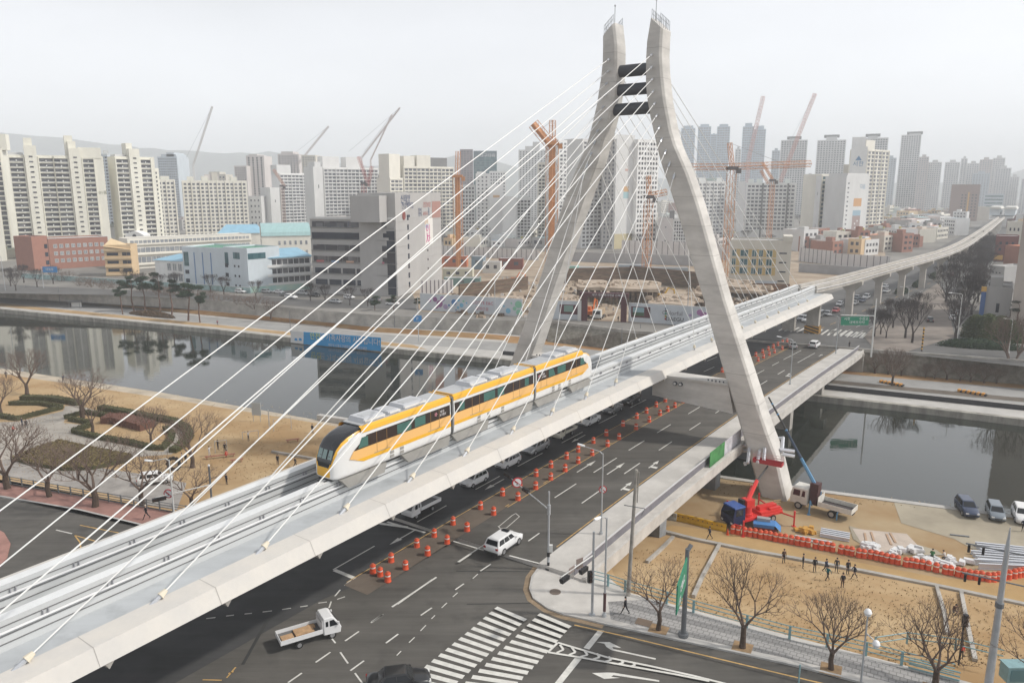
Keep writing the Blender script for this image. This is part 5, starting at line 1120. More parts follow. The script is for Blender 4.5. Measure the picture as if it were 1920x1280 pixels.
c1 = train_car(0,15.35,1); c2 = train_car(15.85,30.55,0); c3 = train_car(31.05,45.3,-1)
for xx in (15.6,30.8): mb = MB(); mb.bx(xx-.3,xx+.3,-1.25,1.25,1.7,5.6); mb.build('gangway',T_dk,tr)
for xx,par in ((14.0,c1),(32.6,c3)):
    txt('대구',.34,mat('logo_white',(.75,.72,.72),.5),par,Matrix.Translation((xx,-1.50,4.72)),name='logo_letters'); txt('도시철도',.27,MATS['logo_white'],par,Matrix.Translation((xx+.1,-1.50,4.42)),name='logo_letters')
    mb = MB()
    for k in range(5):
        a = k*2*math.pi/5; mb.tube([(xx-.95+.13*math.cos(a),-1.49,4.66+.13*math.sin(a)),(xx-.95+.13*math.cos(a),-1.502,4.66+.13*math.sin(a))],.07,6)
    mb.build('pinwheel_logo',mat('logo_pink',(.6,.25,.3),.5),par)
# ================================================================ VEHICLES
V_tyre = mat('tyre',(.02,.02,.02),.85); V_rim = mat('wheel_rim',(.45,.45,.46),.35,metal=.6); V_glass = mat('car_glass',(.015,.018,.022),.08,coat=.3); V_trim = mat('car_trim_black',(.03,.03,.03),.5)
V_head = mat('headlamp',(.7,.7,.68),.15); V_tail = mat('taillamp',(.30,.02,.02),.25); V_plate = mat('number_plate',(.5,.55,.5),.5)
PC = {'white':(.78,.78,.77),'silver':(.42,.43,.44),'grey':(.14,.145,.15),'black':(.012,.013,.015),'navy':(.02,.035,.08),'bluegrey':(.16,.19,.22),'red':(.35,.03,.03),'yellow':(.6,.33,.03),'cream':(.6,.57,.48),'beige':(.40,.36,.30)}
def paint(c): return mat('paint_'+c,PC[c],.32,coat=.6,spec=.5) if c!='silver' else mat('paint_silver',PC[c],.35,metal=.5,coat=.4)
def wheel(par, x, y, r, w):
    mb = MB(); s = 1 if y>0 else -1; mb.tube([(x,y-w/2,r),(x,y+w/2,r)],r,14); t = mb.build('wheel',V_tyre,par)
    mb = MB(); mb.tube([(x,y+s*w/2-s*.01,r),(x,y+s*(w/2+.015),r)],r*.62,12); mb.build('rim',V_rim,t)
CARS = {}
DIM = {'sedan':dict(L=4.7,W=1.8,H=1.45,hood=.92,belt=.95,tr=.98,cab=(1.15,-1.55,.55,-1.0),wb=2.7,r=.32),
       'hatch':dict(L=4.1,W=1.72,H=1.48,hood=.95,belt=.98,tr=1.0,cab=(1.05,-1.95,.45,-1.7),wb=2.5,r=.31),
       'suv':dict(L=4.75,W=1.9,H=1.74,hood=1.08,belt=1.12,tr=1.15,cab=(1.05,-2.28,.35,-1.95),wb=2.72,r=.38),
       'wagon':dict(L=4.8,W=1.85,H=1.6,hood=1.0,belt=1.02,tr=1.05,cab=(1.25,-2.3,.5,-1.95),wb=2.85,r=.34),
       'van':dict(L=4.9,W=1.85,H=1.95,hood=1.15,belt=1.15,tr=1.2,cab=(1.75,-2.4,1.1,-2.25),wb=3.0,r=.34)}
def car(kind, color, loc, head, label, cat=None, group=None, sunroof=False):
    key = (kind,color,sunroof); cat = cat or {'suv':'SUV','van':'van'}.get(kind,'car')
    if key in CARS:
        o = dup(CARS[key],loc,head,label,group); o['category'] = cat
        if group is None and 'group' in o: del o['group']
        return o
    d = DIM[kind]; L,Wd,H = d['L'],d['W'],d['H']; P = paint(color)
    r = thing('parked_car' if False else {'suv':'suv','van':'van'}.get(kind,'car'), loc, label, cat, group, head); CARS[key] = r
    hl = L/2; w = Wd/2
    X = [(-hl,.80,.42,d['tr']*.86),(-hl+.12,.95,.30,d['tr']*.97),(-hl+.5,1,.24,d['tr']),(-hl*.3,1,.22,d['belt']),(hl*.25,1,.22,d['belt']),(hl*.52,1,.23,d['hood']),(hl-.35,.96,.26,d['hood']*.86),(hl-.08,.85,.32,d['hood']*.72),(hl,.70,.40,d['hood']*.58)]
    mb = MB(); R = []
    for x,ws,zb,zt in X:
        a = w*ws; R.append([(x,-a*.88,zb),(x,-a,zb+.12),(x,-a,zt*.72),(x,-a*.93,zt-.05),(x,-a*.78,zt),(x,a*.78,zt),(x,a*.93,zt-.05),(x,a,zt*.72),(x,a,zb+.12),(x,a*.88,zb)])
    mb.loft(R); b = mb.build('body',P,r); smooth_angle(b,45)
    x1,x0,t1,t0 = d['cab']; z1,z2 = d['belt']-.06,H; wb_,wt = w*.90,w*.72
    B4 = [(x0,-wb_,z1),(x1,-wb_,z1),(x1,wb_,z1),(x0,wb_,z1)]; T4 = [(t0,-wt,z2-.05),(t1,-wt,z2-.05),(t1,wt,z2-.05),(t0,wt,z2-.05)]
    mb = MB(); mb.hexa(B4,T4); T5 = [(t0+.12,-wt*.88,z2),(t1-.12,-wt*.88,z2),(t1-.12,wt*.88,z2),(t0+.12,wt*.88,z2)]; mb.hexa(T4,T5); cb_ = mb.build('cabin',P,r)
    def panel(nm, a,b_,c,d_, u0,u1,v0,v1, m=V_glass, off=.012):
        a,b_,c,d_ = map(Vector,(a,b_,c,d_)); f = lambda u,v: (a.lerp(b_,u)).lerp(d_.lerp(c,u),v)
        n = (b_-a).cross(d_-a).normalized()*off
        mb = MB(); mb.add([f(u0,v0)+n,f(u1,v0)+n,f(u1,v1)+n,f(u0,v1)+n],[(0,1,2,3)]); return mb.build(nm,m,cb_)
    panel('windshield',B4[1],B4[2],T4[2],T4[1],.06,.94,.12,.92); panel('rear_window',B4[3],B4[0],T4[0],T4[3],.08,.92,.2,.9)
    for q4 in ((B4[0],B4[1],T4[1],T4[0]),(B4[2],B4[3],T4[3],T4[2])):
        s_ = [(.07,.36),(.39,.66),(.69,.93)] if kind!='sedan' else [(.10,.5),(.53,.92)]
        if q4[0] is B4[2]: s_ = [(1-b2,1-a2) for a2,b2 in s_]
        for a2,b2 in s_: panel('side_window',*q4,a2,b2,.14,.88)
    if sunroof: mb = MB(); mb.bx(.0,.55,-.4,.4,z2+.002,z2+.015); mb.build('sunroof',V_glass,cb_)
    for sx in (-1,1):
        for sy in (-1,1): wheel(r,sx*d['wb']/2,sy*(w-.10),d['r'],.22)
    for sy in (-1,1):
        mb = MB(); mb.box((hl-.14,sy*w*.66,d['hood']*.66),(.24,.34,.14)); mb.build('headlight',V_head,r)
        mb = MB(); mb.box((-hl+.06,sy*w*.74,d['tr']*.80),(.14,.26,.2)); mb.build('taillight',V_tail,r)
        mb = MB(); mb.box((x1-.25,sy*(w+.06),z1+.1),(.14,.16,.12)); mb.build('mirror',P,r)
    mb = MB(); mb.box((-hl+.0,0,.55),(.04,.5,.13)); mb.build('number_plate',V_plate,r)
    mb = MB(); mb.box((hl-.06,0,d['hood']*.52),(.14,Wd*.42,.14)); mb.build('grille',V_trim,r)
    if kind in ('suv',):
        for sy in (-1,1): mb = MB(); mb.box((0,sy*(w-.0),.36),(2.2,.06,.22)); mb.build('side_sill',V_trim,r)
        mb = MB(); mb.box((-hl+.02,0,.42),(.14,Wd*.85,.26)); mb.build('rear_bumper',V_trim,r)
    return r
def small_truck(loc, head, label, load=False, color='white', group=None, key=[None]):
    r = thing('pickup_truck',loc,label,'truck',group,head); P = paint(color)
    mb = MB()   # cab loft, side profile
    prof = [(.95,.5),(2.35,.42),(2.42,.85),(2.30,1.15),(1.85,1.82),(1.65,1.93),(.98,1.95),(.93,1.8)]
    R = []
    for y,k in ((-.86,0),(-.80,.0),(.80,0),(.86,0)):
        e = .06 if abs(y)>.82 else 0
        R.append([(x+(e if x<1.2 else -e),y,z-(e if z>1.2 else 0)) for x,z in prof])
    mb.loft([ [R[j][i] for i in range(len(prof))] for j in range(4)]); cab = mb.build('cab',P,r)
    mb = MB(); mb.add([(2.335,-.70,1.13),(2.335,.70,1.13),(1.90,.66,1.80),(1.90,-.66,1.80)],[(0,1,2,3)]); mb.build('windshield',V_glass,cab)
    for s in (-1,1):
        mb = MB(); v = [(2.12,s*.875,1.15),(1.45,s*.875,1.15),(1.45,s*.875,1.68),(1.80,s*.875,1.68)]; mb.add(v,[(0,1,2,3)] if s>0 else [(3,2,1,0)]); mb.build('side_window',V_glass,cab)
        mb = MB(); v = [(1.33,s*.875,1.2),(1.12,s*.875,1.2),(1.12,s*.875,1.65),(1.33,s*.875,1.65)]; mb.add(v,[(0,1,2,3)] if s>0 else [(3,2,1,0)]); mb.build('rear_quarter_window',V_glass,cab)
        mb = MB(); mb.box((2.36,s*.62,.78),(.1,.3,.18)); mb.build('headlight',V_head,r)
        mb = MB(); mb.box((2.15,s*1.0,1.35),(.1,.14,.28)); mb.build('mirror',P,r)
        wheel(r,1.65,s*.74,.31,.2); wheel(r,-1.05,s*.72,.29,.26)
    mb = MB(); mb.bx(-2.5,.85,-.42,.42,.42,.62); mb.build('chassis',V_trim,r)
    mb = MB(); mb.bx(-2.45,.84,-.83,.83,.72,.80,0); 
    mb.bx(-2.47,.86,-.88,-.83,.72,1.10,1); mb.bx(-2.47,.86,.83,.88,.72,1.10,1); mb.bx(-2.52,-2.47,-.88,.88,.72,1.10,1); mb.bx(.84,.88,-.88,.88,.72,1.45,1)
    mb.build('cargo_bed',[mat('bed_grey',(.16,.16,.16),.8),P],r)
    mb = MB(); mb.tube([(.86,-.8,1.4),(.86,-.8,1.75),(.86,.8,1.75),(.86,.8,1.4)],.03,6); mb.build('headboard_frame',P,r)
    if load:
        M_ply = mat('plywood',(.50,.32,.18),.85,var=.15,scale=2,obj=True)
        for nm,x0_,x1_,y0_,y1_,h in (('plywood',-1.2,.3,-.5,.55,.16),('plywood',-2.3,-1.35,-.7,.2,.12),('plank',-1.4,.6,-.75,-.6,.1),('plank',.0,.55,.2,.7,.12)):
            mb = MB(); mb.bx(0,x1_-x0_,0,y1_-y0_,0,h); o = mb.build(nm,M_ply); o.location = Vector(loc)+Matrix.Rotation(head,3,'Z')@Vector((x0_,y0_,.805)); o.rotation_euler.z = head
            tag(o,{'plywood':'stack of pale plywood sheets in the bed of the white truck, '+('nearer the cab' if x1_>0 else 'at the tailgate'),'plank':('long' if x1_-x0_>1 else 'short')+' timber plank in the bed of the white truck'}[nm],nm)
    return r
a,b = gp(562.5,1207.5,.3),gp(622,1189.5,.3); hd = ang(a,b); n = Vector((-math.sin(hd),math.cos(hd),0)); p0 = (a+b)/2+n*.76-Vector((math.cos(hd),math.sin(hd),0))*.3; p0.z = 0
small_truck(p0, hd, 'white flatbed truck carrying plywood, turning across the empty junction', True)
Z = lambda u: zr(u)+.004
HU = ROTU
p0 = rp(955,1030); car('suv','white',(p0.x-.55,p0.y+.35,Z(60)),HU+.03,'white SUV with sunroof leaving the junction towards the bridge, by the signal pole',sunroof=True)
p0 = gp(748,1287,.0); car('sedan','black',(p0.x,p0.y,.004),HU-.75,'black saloon cut off by the bottom edge beside the zebra crossing')
p0 = W(59.6,-53.9); small_truck((p0.x,p0.y,Z(59)),HU+math.pi,'white flatbed truck waiting first at the stop line under the deck',group='vehicles queuing under the deck')
for u_,k_,c_,lb in [(69.3,'hatch','white','white hatchback queuing behind the first flatbed truck under the deck'),(76.5,'hatch','white','second white hatchback in the queue under the deck'),(83.2,'wagon','silver','silver wagon in the queue under the deck'),(98.2,'sedan','white','white saloon behind the second truck in the queue under the deck'),(106.0,'sedan','grey','dark grey saloon far back in the queue under the deck'),(112.5,'suv','black','black SUV last visible in the queue under the deck near the cross beam')]:
    p0 = W(u_,-53.85); car(k_,c_,(p0.x,p0.y,Z(u_)),HU+math.pi,lb,group='vehicles queuing under the deck')
p0 = W(90.8,-53.95); small_truck((p0.x,p0.y,Z(90)),HU+math.pi,'second flatbed truck in the queue under the deck, behind the silver wagon',color='cream',group='vehicles queuing under the deck')
p0 = rp(1486,652); car('sedan','silver',(p0.x,p0.y,p0.z),HU+.35,'silver car braking at the far end of the bridge beside the drums')
p0 = rp(1527,651); car('suv','white',(p0.x,p0.y,p0.z),HU,'white SUV driving off the far end of the bridge')
for x,y,k_,c_,h_,lb in [(1485,607,'sedan','white',HU+3.5,'white saloon just left of the striped pier base'),(1503,600,'hatch','silver',HU+3.14,'silver hatchback second left of the striped pier'),(1512,603,'suv','white',HU+3.14,'white SUV touching the left side of the striped pier'),(1537,594,'van','grey',HU+3.14,'dark van right behind the striped pier'),(1551,591,'sedan','silver',HU+3.14,'silver saloon right of the striped pier'),(1567,585,'sedan','red',HU+3.14,'dark red saloon in the far queue'),(1574,573,'hatch','white',HU+3.14,'white hatchback partly behind the first viaduct pier'),(1602,571,'sedan','white',HU+3.1,'white saloon right of the first viaduct pier'),(1616,566,'sedan','navy',HU+3.1,'navy saloon ahead of the white one right of the first viaduct pier'),(1606,561,'hatch','bluegrey',HU+3.1,'blue grey hatchback in the second lane of the far queue'),(1624,560,'suv','white',HU+3.1,'white SUV between the first two viaduct piers'),(1647,551,'sedan','silver',HU+3.05,'silver saloon before the second viaduct pier'),(1662,548,'sedan','white',HU+3.05,'white saloon touching the second viaduct pier'),(1659,540,'hatch','white',HU+3.05,'white hatchback farthest in the queue'),(1743,603,'sedan','black',HU+.2,'black saloon turning in the side street by the striped post'),(1786,599,'sedan','white',HU+.2,'white saloon parked under the bare avenue trees'),(1796,590,'hatch','silver',HU+.2,'silver hatchback parked behind the white one under the avenue trees'),(1801,581,'suv','black',HU+.2,'black SUV parked deepest under the avenue trees'),(1786,517,'sedan','red',HU,'red saloon alone on the far avenue'),(1900,500,'van','white',HU,'white van beside the maroon block')]:
    p0 = gp(x,y,ZC+.02); car(k_,c_,p0,h_,lb,group='cars around the far junction')
rd = ang(FT[0],FT[3])
for x,y,z,k_,c_,lb in [(16,556,ZF+.04,'sedan','white','white saloon leading a pair on the bank road at the left edge'),(30,551,ZF+.04,'van','white','white van overtaken on the bank road at the left edge'),(562,580,-3.6,'sedan','white','white saloon descending the ramp road above the blue banner'),(672,600,-4.4,'sedan','silver','silver saloon lower on the ramp road above the banner'),(452,549,ZC,'wagon','white','white wagon parked by the painted school wall, leftmost'),(500,549,ZC,'hatch','silver','silver hatchback parked by the painted school wall, second'),(523,550,ZC,'sedan','white','white saloon parked by the painted school wall, third'),(546,560,ZC,'suv','white','white SUV parked below the corridor wing'),(535,555,ZC,'sedan','grey','dark saloon parked below the corridor wing'),(568,553,ZC,'van','silver','silver van parked at the corner of the commercial building'),(590,556,ZC,'sedan','black','black saloon parked in front of the commercial building'),(629,568,ZC,'sedan','silver','silver saloon on the upper road before the commercial building'),(655,560,ZC,'hatch','white','white hatchback under the canopy of the commercial building'),(702,566,ZC,'suv','grey','grey SUV in the shade of the commercial building'),(736,572,ZC,'sedan','white','white saloon beside the dark pines near the hoarding')]:
    p0 = gp(x,y,z); car(k_,c_,p0,rd+(0 if 'ramp' in lb else random.choice([0,math.pi])),lb,group='cars on the far bank')
p0 = gp(533,577,-3.4); car('van','yellow',p0,rd,'yellow van on the ramp road behind the low wall')
for (x0_,y0_,x1_,y1_),k_,c_,lb in [((1800,946,1824,975),'suv','navy','navy blue SUV parked at the river kerb, leftmost of three'),((1858,951,1873,984),'wagon','bluegrey','grey blue wagon parked at the river kerb, middle of three'),((1908,958,1922,990),'suv','white','white SUV parked at the river kerb, cut by the right edge')]:
    a,b = gp(x0_,y0_,ZT),gp(x1_,y1_,ZT); p0=(a+b)/2; p0.z=ZT+.03; car(k_,c_,p0,ang(a,b),lb,group='cars parked at the river kerb')
# ================================================================ DRUMS AND BARRIERS
D_or = mat('drum_orange',(.62,.075,.02),.5,var=.1,scale=2,obj=True); D_wh = mat('drum_reflective',(.75,.74,.70),.4); D_fr = mat('drum_orange_faded',(.50,.10,.045),.6)
def make_drum(loc, label, group):
    r = thing('traffic_drum',loc,label,'traffic drum',group)
    mb = MB(); mb.lathe([(.33,0),(.31,.08),(.29,.1),(.285,.5),(.25,.52),(.25,.66),(.285,.68),(.27,.82),(.20,.88)],12); o = mb.build('drum_body',D_or,r); smooth_angle(o,50)
    mb = MB(); mb.lathe([(.256,.525),(.256,.655)],12); mb.build('reflective_band',D_wh,r)
    mb = MB(); mb.lathe([(.17,.86),(.15,.95),(.05,.98)],10); mb.build('top_cap',D_fr,r)
    return r
proto_drum = None
def drum(p, label, group):
    global proto_drum
    if proto_drum is None: proto_drum = make_drum(p,label,group); return proto_drum
    return dup(proto_drum, p, random.random()*6, label, group, scale=random.uniform(.95,1.05))
c8_ = lambda L_: [(560+a/2.977,850+b/2.977) for a,b in L_]; c5_ = lambda L_: [(1050+a/6.4,700+b/6.4) for a,b in L_]; c6_ = lambda L_: [(1350+a/6.4,560+b/6.4) for a,b in L_]
left = c8_([(517,603),(660,520),(757,463),(862,395),(1015,308),(1138,233),(1235,177),(1325,125),(1408,77)])+c5_([(78,1022),(218,940),(400,835),(555,745),(755,632),(920,540),(1037,475),(1153,400),(1262,340),(1380,278)])+c6_([(428,690),(510,650),(577,617),(637,590),(693,562),(748,540),(803,518)])
right = c8_([(597,643),(720,565),(829,500),(940,430),(1088,340),(1224,258),(1323,197),(1407,145),(1487,98),(1560,53)])+c5_([(385,980),(570,872),(708,788),(912,670),(1070,582),(1198,503),(1290,455),(1377,408),(1478,348)])+c6_([(25,880),(455,750),(520,712),(590,680),(652,650),(745,610),(830,575)])
for x,y in c8_([(415,665),(456,682),(498,712)]): drum(rp(x,y),'orange drum in the cluster of three at the near end of the median','traffic drums on the bridge median')
for x,y in left: drum(rp(x,y),'orange drum with a white band in the left row along the bridge median','traffic drums on the bridge median')
for x,y in right: drum(rp(x,y),'orange drum with a white band in the right row along the bridge median','traffic drums on the bridge median')
site = [(1280+a/5.333,880+b/5.333) for a,b in [(500,635),(553,645),(617,655),(670,665),(722,672),(776,685),(827,690),(872,698),(925,712),(975,720),(1023,726),(1084,738),(1143,750),(1196,760),(1250,768),(1325,785),(1384,798),(1444,805),(1495,815),(1580,835),(1640,845),(1687,855),(1757,873),(1808,880)]]
site += [(1480+a/3.764,940+b/3.764) for a,b in [(570,400),(610,408),(647,415),(682,425),(722,433),(762,440),(820,455),(857,458),(893,465),(933,470),(978,480),(1033,493),(1098,508),(1135,513),(1187,525),(1228,533),(1270,542),(1312,548),(1352,552),(1400,562),(1438,562),(1472,558),(1510,550),(1545,545),(1585,538),(1615,532),(1640,528),(1665,522),(1700,515)]]
for x,y in site: d_ = drum(gp(x,y,ZT),'orange drum with a white band in the long row edging the sandy path','traffic drums beside the sandy path'); d_.location.z = ZT+.03; d_.scale = (1.12,)*3
mb = MB(); c0_ = gp(1364,1002,ZT)
mb.lathe([(.24,0),(.24,.04),(.17,.05),(.04,.75),(.03,.8)],10); o = mb.build('traffic_cone',D_or); o.location = c0_; tag(o,'single orange cone between the yellow barriers and the drum row','cone')
def barrier(p, a, m, label, group):
    r = thing('water_barrier',p,label,'barrier',group,a)
    mb = MB(); mb.loft([[(x,-.28,0),(x,.28,0),(x,.26,.25),(x,.12,.45),(x,.10,.95),(x,-.10,.95),(x,-.12,.45),(x,-.26,.25)] for x in (-.82,.82)]); mb.build('barrier_body',m,r)
    mb = MB()
    for x in (-.3,.3): mb.box((x,-.13,.65),(.14,.03,.1))
    mb.build('socket',V_trim,r); return r
B_y = mat('barrier_yellow',(.62,.36,.02),.5,var=.08,scale=1); B_w = mat('barrier_grey',(.45,.43,.38),.7,var=.15,scale=1)
pts = [(1276,976),(1295,980),(1313.5,984.5),(1331,989),(1349,993)]
bd = ang(gp(1276,976,ZT),gp(1349,993,ZT))
barrier(gp(1257,973,ZT),bd,B_w,'dusty grey water filled barrier left of the yellow ones',None)
for i,(x,y) in enumerate(pts): barrier(gp(x,y,ZT),bd,B_y,['yellow plastic barrier next to the grey one','second yellow plastic barrier from the grey one','middle one of the five yellow barriers','fourth yellow barrier, counted from the grey one','yellow barrier at the right end, beside the orange cone'][i],'yellow barriers by the crane truck')
for i,(x,y) in enumerate([(628,815),(641,812),(652,806)]): pass
for i,(x,y,m_) in enumerate([(622,838,'o'),(633,829,'r'),(642,823,'w'),(652,818,'r'),(663,812,'r')]):
    m2 = {'o':B_y,'r':mat('barrier_red',(.50,.14,.13),.6),'w':mat('barrier_white',(.62,.58,.50),.6)}[m_]
    p0 = gp(x,y,ZT); o=barrier(p0,ang(gp(622,838,ZT),gp(663,812,ZT)),m2,['orange barrier nearest behind the train nose','first red barrier behind the train nose, next to the orange one','white barrier between the red ones behind the train nose','red barrier right of the white one behind the train nose','last red barrier of the row behind the train nose'][i],'barriers on the river bank'); o.scale=(1.3,1.3,1.5)
# ================================================================ RED PLATFORM TRUCK AND WHITE CRANE TRUCK
R_ = mat('crane_red',(.62,.03,.025),.4,coat=.4); Bl = mat('cab_blue',(.03,.08,.28),.4,coat=.3); Bn = mat('cab_navy',(.01,.02,.07),.4)
a,b = gp(1350,985,ZT),gp(1455,975,ZT)
a = gp(1362,990,ZT); b = gp(1455,967,ZT); hd = ang(b,a)   # front (cab) towards a
rt = thing('platform_truck',(a+b)/2,'red aerial platform truck with a blue cab, outriggers down beside the pylon foot','truck',None,hd); Lh=(b-a).length/2
F0 = Lh
mb = MB(); mb.loft([[(x,-1.15,.75),(x,-1.15,2.0),(x-(.35 if x>Lh-.1 else 0),-1.05,2.85),(x-(.35 if x>Lh-.1 else 0),1.05,2.85),(x,1.15,2.0),(x,1.15,.75)] for x in (Lh-1.9,Lh)]); cb2 = mb.build('cab',Bn,rt)
mb = MB(); mb.box((Lh-1.1,0,2.93),(1.75,2.2,.16),0,0,None,.94); mb.build('cab_roof',Bl,cb2)
mb = MB(); mb.add([(Lh+.01,-1.0,1.95),(Lh+.01,1.0,1.95),(Lh-.30,.95,2.72),(Lh-.30,-.95,2.72)],[(0,1,2,3)]); mb.build('windshield',V_glass,cb2)
for s in (-1,1):
    mb = MB(); v=[(Lh-.35,s*1.165,1.9),(Lh-1.5,s*1.165,1.9),(Lh-1.5,s*1.10,2.65),(Lh-.5,s*1.10,2.65)]; mb.add(v,[(0,1,2,3)] if s>0 else [(3,2,1,0)]); mb.build('side_window',V_glass,cb2)
    mb = MB(); mb.box((Lh+.03,s*.85,1.0),(.08,.3,.22)); mb.build('headlight',V_head,rt)
    wheel(rt,Lh-1.2,s*1.0,.48,.3); wheel(rt,-Lh+1.7,s*1.0,.48,.4)
mb = MB(); mb.bx(-Lh,Lh-1.9,-1.1,1.1,.85,1.15); mb.bx(-Lh,-.6,-1.0,1.0,1.15,1.5); mb.bx(-Lh+.4,-.9,-.35,.35,1.5,1.95); mb.bx(-Lh+.2,-2.2,.45,.9,1.5,1.75); mb.build('chassis',R_,rt)
mb = MB(); mb.lathe([(.75,1.15),(.75,1.5),(.6,1.55),(.55,2.6)],14,(.9,0,0)); mb.box((.9,0,2.9),(1.3,1.2,.9)); mb.build('turntable',R_,rt)
mb = MB(); mb.box((1.65,-.2,2.6),(.5,.9,1.5)); mb.build('counterweight',mat('weight_black',(.03,.03,.03),.6),rt)
Mw = Matrix.Translation(rt.location)@Matrix.Rotation(hd,4,'Z'); inv = Mw.inverted()
bk = onu(1440,868,98.9)
lb_ = inv@bk; t0 = Vector((.9,0,3.1)); k1 = t0.lerp(lb_,.42)+Vector((0,0,.5))
for s0,s1,wd,m_,nm in ((t0,k1,.30,R_,'boom'),(k1-(k1-t0)*.1,lb_+Vector((0,0,-.4)),.13,mat('boom_black',(.05,.05,.05),.6),'inner_boom')):
    mb = MB(); mb.tube([s0,s1],[wd,wd*.85],6); bo = mb.build(nm,m_,rt)
mb = MB(); mb.tube([t0+Vector((0,-.45,-.2)),t0.lerp(k1,.7)+Vector((0,-.45,0))],.08,6); mb.build('hydraulic_cylinder',R_,rt)
for sx,sy,L_ in ((Lh-.2,1,1.6),(Lh-2.6,-1,1.8),(-Lh+.3,1,2.2),(-Lh+.2,-1,1.9)):
    mb = MB(); mb.tube([(sx,sy*.9,.95),(sx,sy*(1.1+L_),1.25)],.11,6); mb.tube([(sx,sy*(1.1+L_),0),(sx,sy*(1.1+L_),2.1)],[.1,.12],8); mb.tube([(sx,sy*(1.1+L_),0),(sx,sy*(1.1+L_),.08)],.28,8); mb.build('outrigger',R_,rt)
bkr = thing('work_basket',bk,'red work basket on the boom tip against the pylon leg','basket',None,HU+math.pi/2)
mb = MB(); mb.bx(-1.9,1.9,-.5,.5,-.08,.0); mb.bx(-1.9,1.9,-.53,-.5,0,.45); mb.bx(-1.9,1.9,.5,.53,0,.45); mb.bx(-1.93,-1.9,-.5,.5,0,.45); mb.bx(1.9,1.93,-.5,.5,0,.45); mb.build('basket_floor',mat('basket_red',(.42,.04,.05),.5),bkr)
for z_ in (.75,1.05): mb = MB(); mb.tube([(-1.9,-.5,z_),(1.9,-.5,z_),(1.9,.5,z_),(-1.9,.5,z_),(-1.9,-.5,z_)],.025,5); mb.build('guard_rail',mat('rail_pink',(.5,.3,.3),.5),bkr)
# steel work cradle round the leg
M_al = mat('aluminium_beam',(.62,.64,.68),.4,metal=.3)
cr = thing('work_cradle',onu(1430,842,101),'pale steel beams of a work cradle clamped round the right pylon leg','work platform')
for (x0_,y0_,u0_),(x1_,y1_,u1_),w_ in [((1405,840,100.7),(1402,868,98.0),.22),((1425,843,100.7),(1420,868,98.0),.22),((1434,840,100.7),(1432,862,98.5),.22),((1462,842,103),(1490,846,103.5),.25),((1462,850,103.5),(1490,855,104),.25),((1468,820,105),(1466,848,103),.25),((1452,822,106),(1470,820,105.5),.2),((1396,866,98.2),(1398,872,98.2),.2),((1378,838,102),(1408,833,102),.2),((1380,846,102),(1404,845,102),.2)]:
    mb = MB(); mb.tube([onu(x0_,y0_,u0_),onu(x1_,y1_,u1_)],w_,4); mb.build('beam',M_al,cr,True)
# white crane truck
a = gp(1487,944,ZT); b = gp(1600,975,ZT); hd = ang(b,a); Lh = (b-a).length/2
Wt = mat('cargo_white',(.62,.60,.55),.5,var=.08,scale=1.5); Sk = mat('crane_sky_blue',(.10,.25,.42),.45)
wt = thing('crane_truck',(a+b)/2,'white cargo truck with a blue folding crane boom raised beside the river','truck',None,hd)
mb = MB(); mb.loft([[(x,-1.2,.8),(x,-1.2,2.0),(x-(.22 if x>Lh-.1 else 0),-1.12,2.85),(x-(.3 if x>Lh-.1 else 0),-.9,3.02),(x-(.3 if x>Lh-.1 else 0),.9,3.02),(x-(.22 if x>Lh-.1 else 0),1.12,2.85),(x,1.2,2.0),(x,1.2,.8)] for x in (Lh-2.2,Lh)]); cb3 = mb.build('cab',Wt,wt); 
mb = MB(); mb.add([(Lh+.01,-1.05,1.9),(Lh+.01,1.05,1.9),(Lh-.18,1.0,2.75),(Lh-.18,-1.0,2.75)],[(0,1,2,3)]); mb.build('windshield',V_glass,cb3)
for s in (-1,1):
    for x0_,x1_ in ((Lh-.3,Lh-1.25),(Lh-1.45,Lh-1.9)):
        mb = MB(); v=[(x0_,s*1.215,1.85),(x1_,s*1.215,1.85),(x1_,s*1.15,2.65),(x0_-.1,s*1.15,2.65)]; mb.add(v,[(0,1,2,3)] if s>0 else [(3,2,1,0)]); mb.build('side_window',V_glass,cb3)
    wheel(wt,Lh-1.1,s*1.05,.5,.32); wheel(wt,-Lh+2.4,s*1.05,.5,.42)
    mb = MB(); mb.tube([(Lh-2.9,s*1.2,1.0),(Lh-2.9,s*1.9,1.9),(Lh-2.9,s*2.1,.05)],.1,6); mb.tube([(Lh-2.9,s*2.1,.0),(Lh-2.9,s*2.1,.08)],.25,8); mb.build('outrigger',Sk,wt)
    mb = MB(); mb.tube([(-Lh+1.6,s*1.2,1.0),(-Lh+1.6,s*1.5,1.0),(-Lh+1.6,s*1.5,.05)],.09,6); mb.build('outrigger',Sk,wt)
mb = MB(); mb.bx(-Lh,Lh-2.2,-.5,.5,.8,1.05); mb.build('chassis',V_trim,wt)
mb = MB(); mb.bx(-Lh,Lh-3.6,-1.2,1.2,1.1,1.2,1)
for y0_ in (-1.24,1.19): mb.bx(-Lh,Lh-3.6,y0_,y0_+.05,1.1,1.75,0)
mb.bx(-Lh-.05,-Lh,-1.2,1.2,1.1,1.75,0); mb.bx(Lh-3.65,Lh-3.6,-1.2,1.2,1.1,2.3,0); mb.build('cargo_bed',[Wt,mat('bed_dark',(.06,.05,.05),.8)],wt)
mb = MB(); mb.box((Lh-2.8,0,1.9),(.9,1.4,1.8)); mb.box((Lh-2.8,0,3.2),(1.1,1.2,1.1)); mb.build('crane_column',mat('crane_dark_red',(.07,.03,.03),.6),wt)
Mw = Matrix.Translation(wt.location)@Matrix.Rotation(hd,4,'Z'); inv = Mw.inverted(); base = Vector((Lh-2.8,0,3.3)); bu = UV(Mw@base)[0]
tip = inv@onu(1441,744,bu+1.5); mid = inv@onu(1520,900,bu+.2)
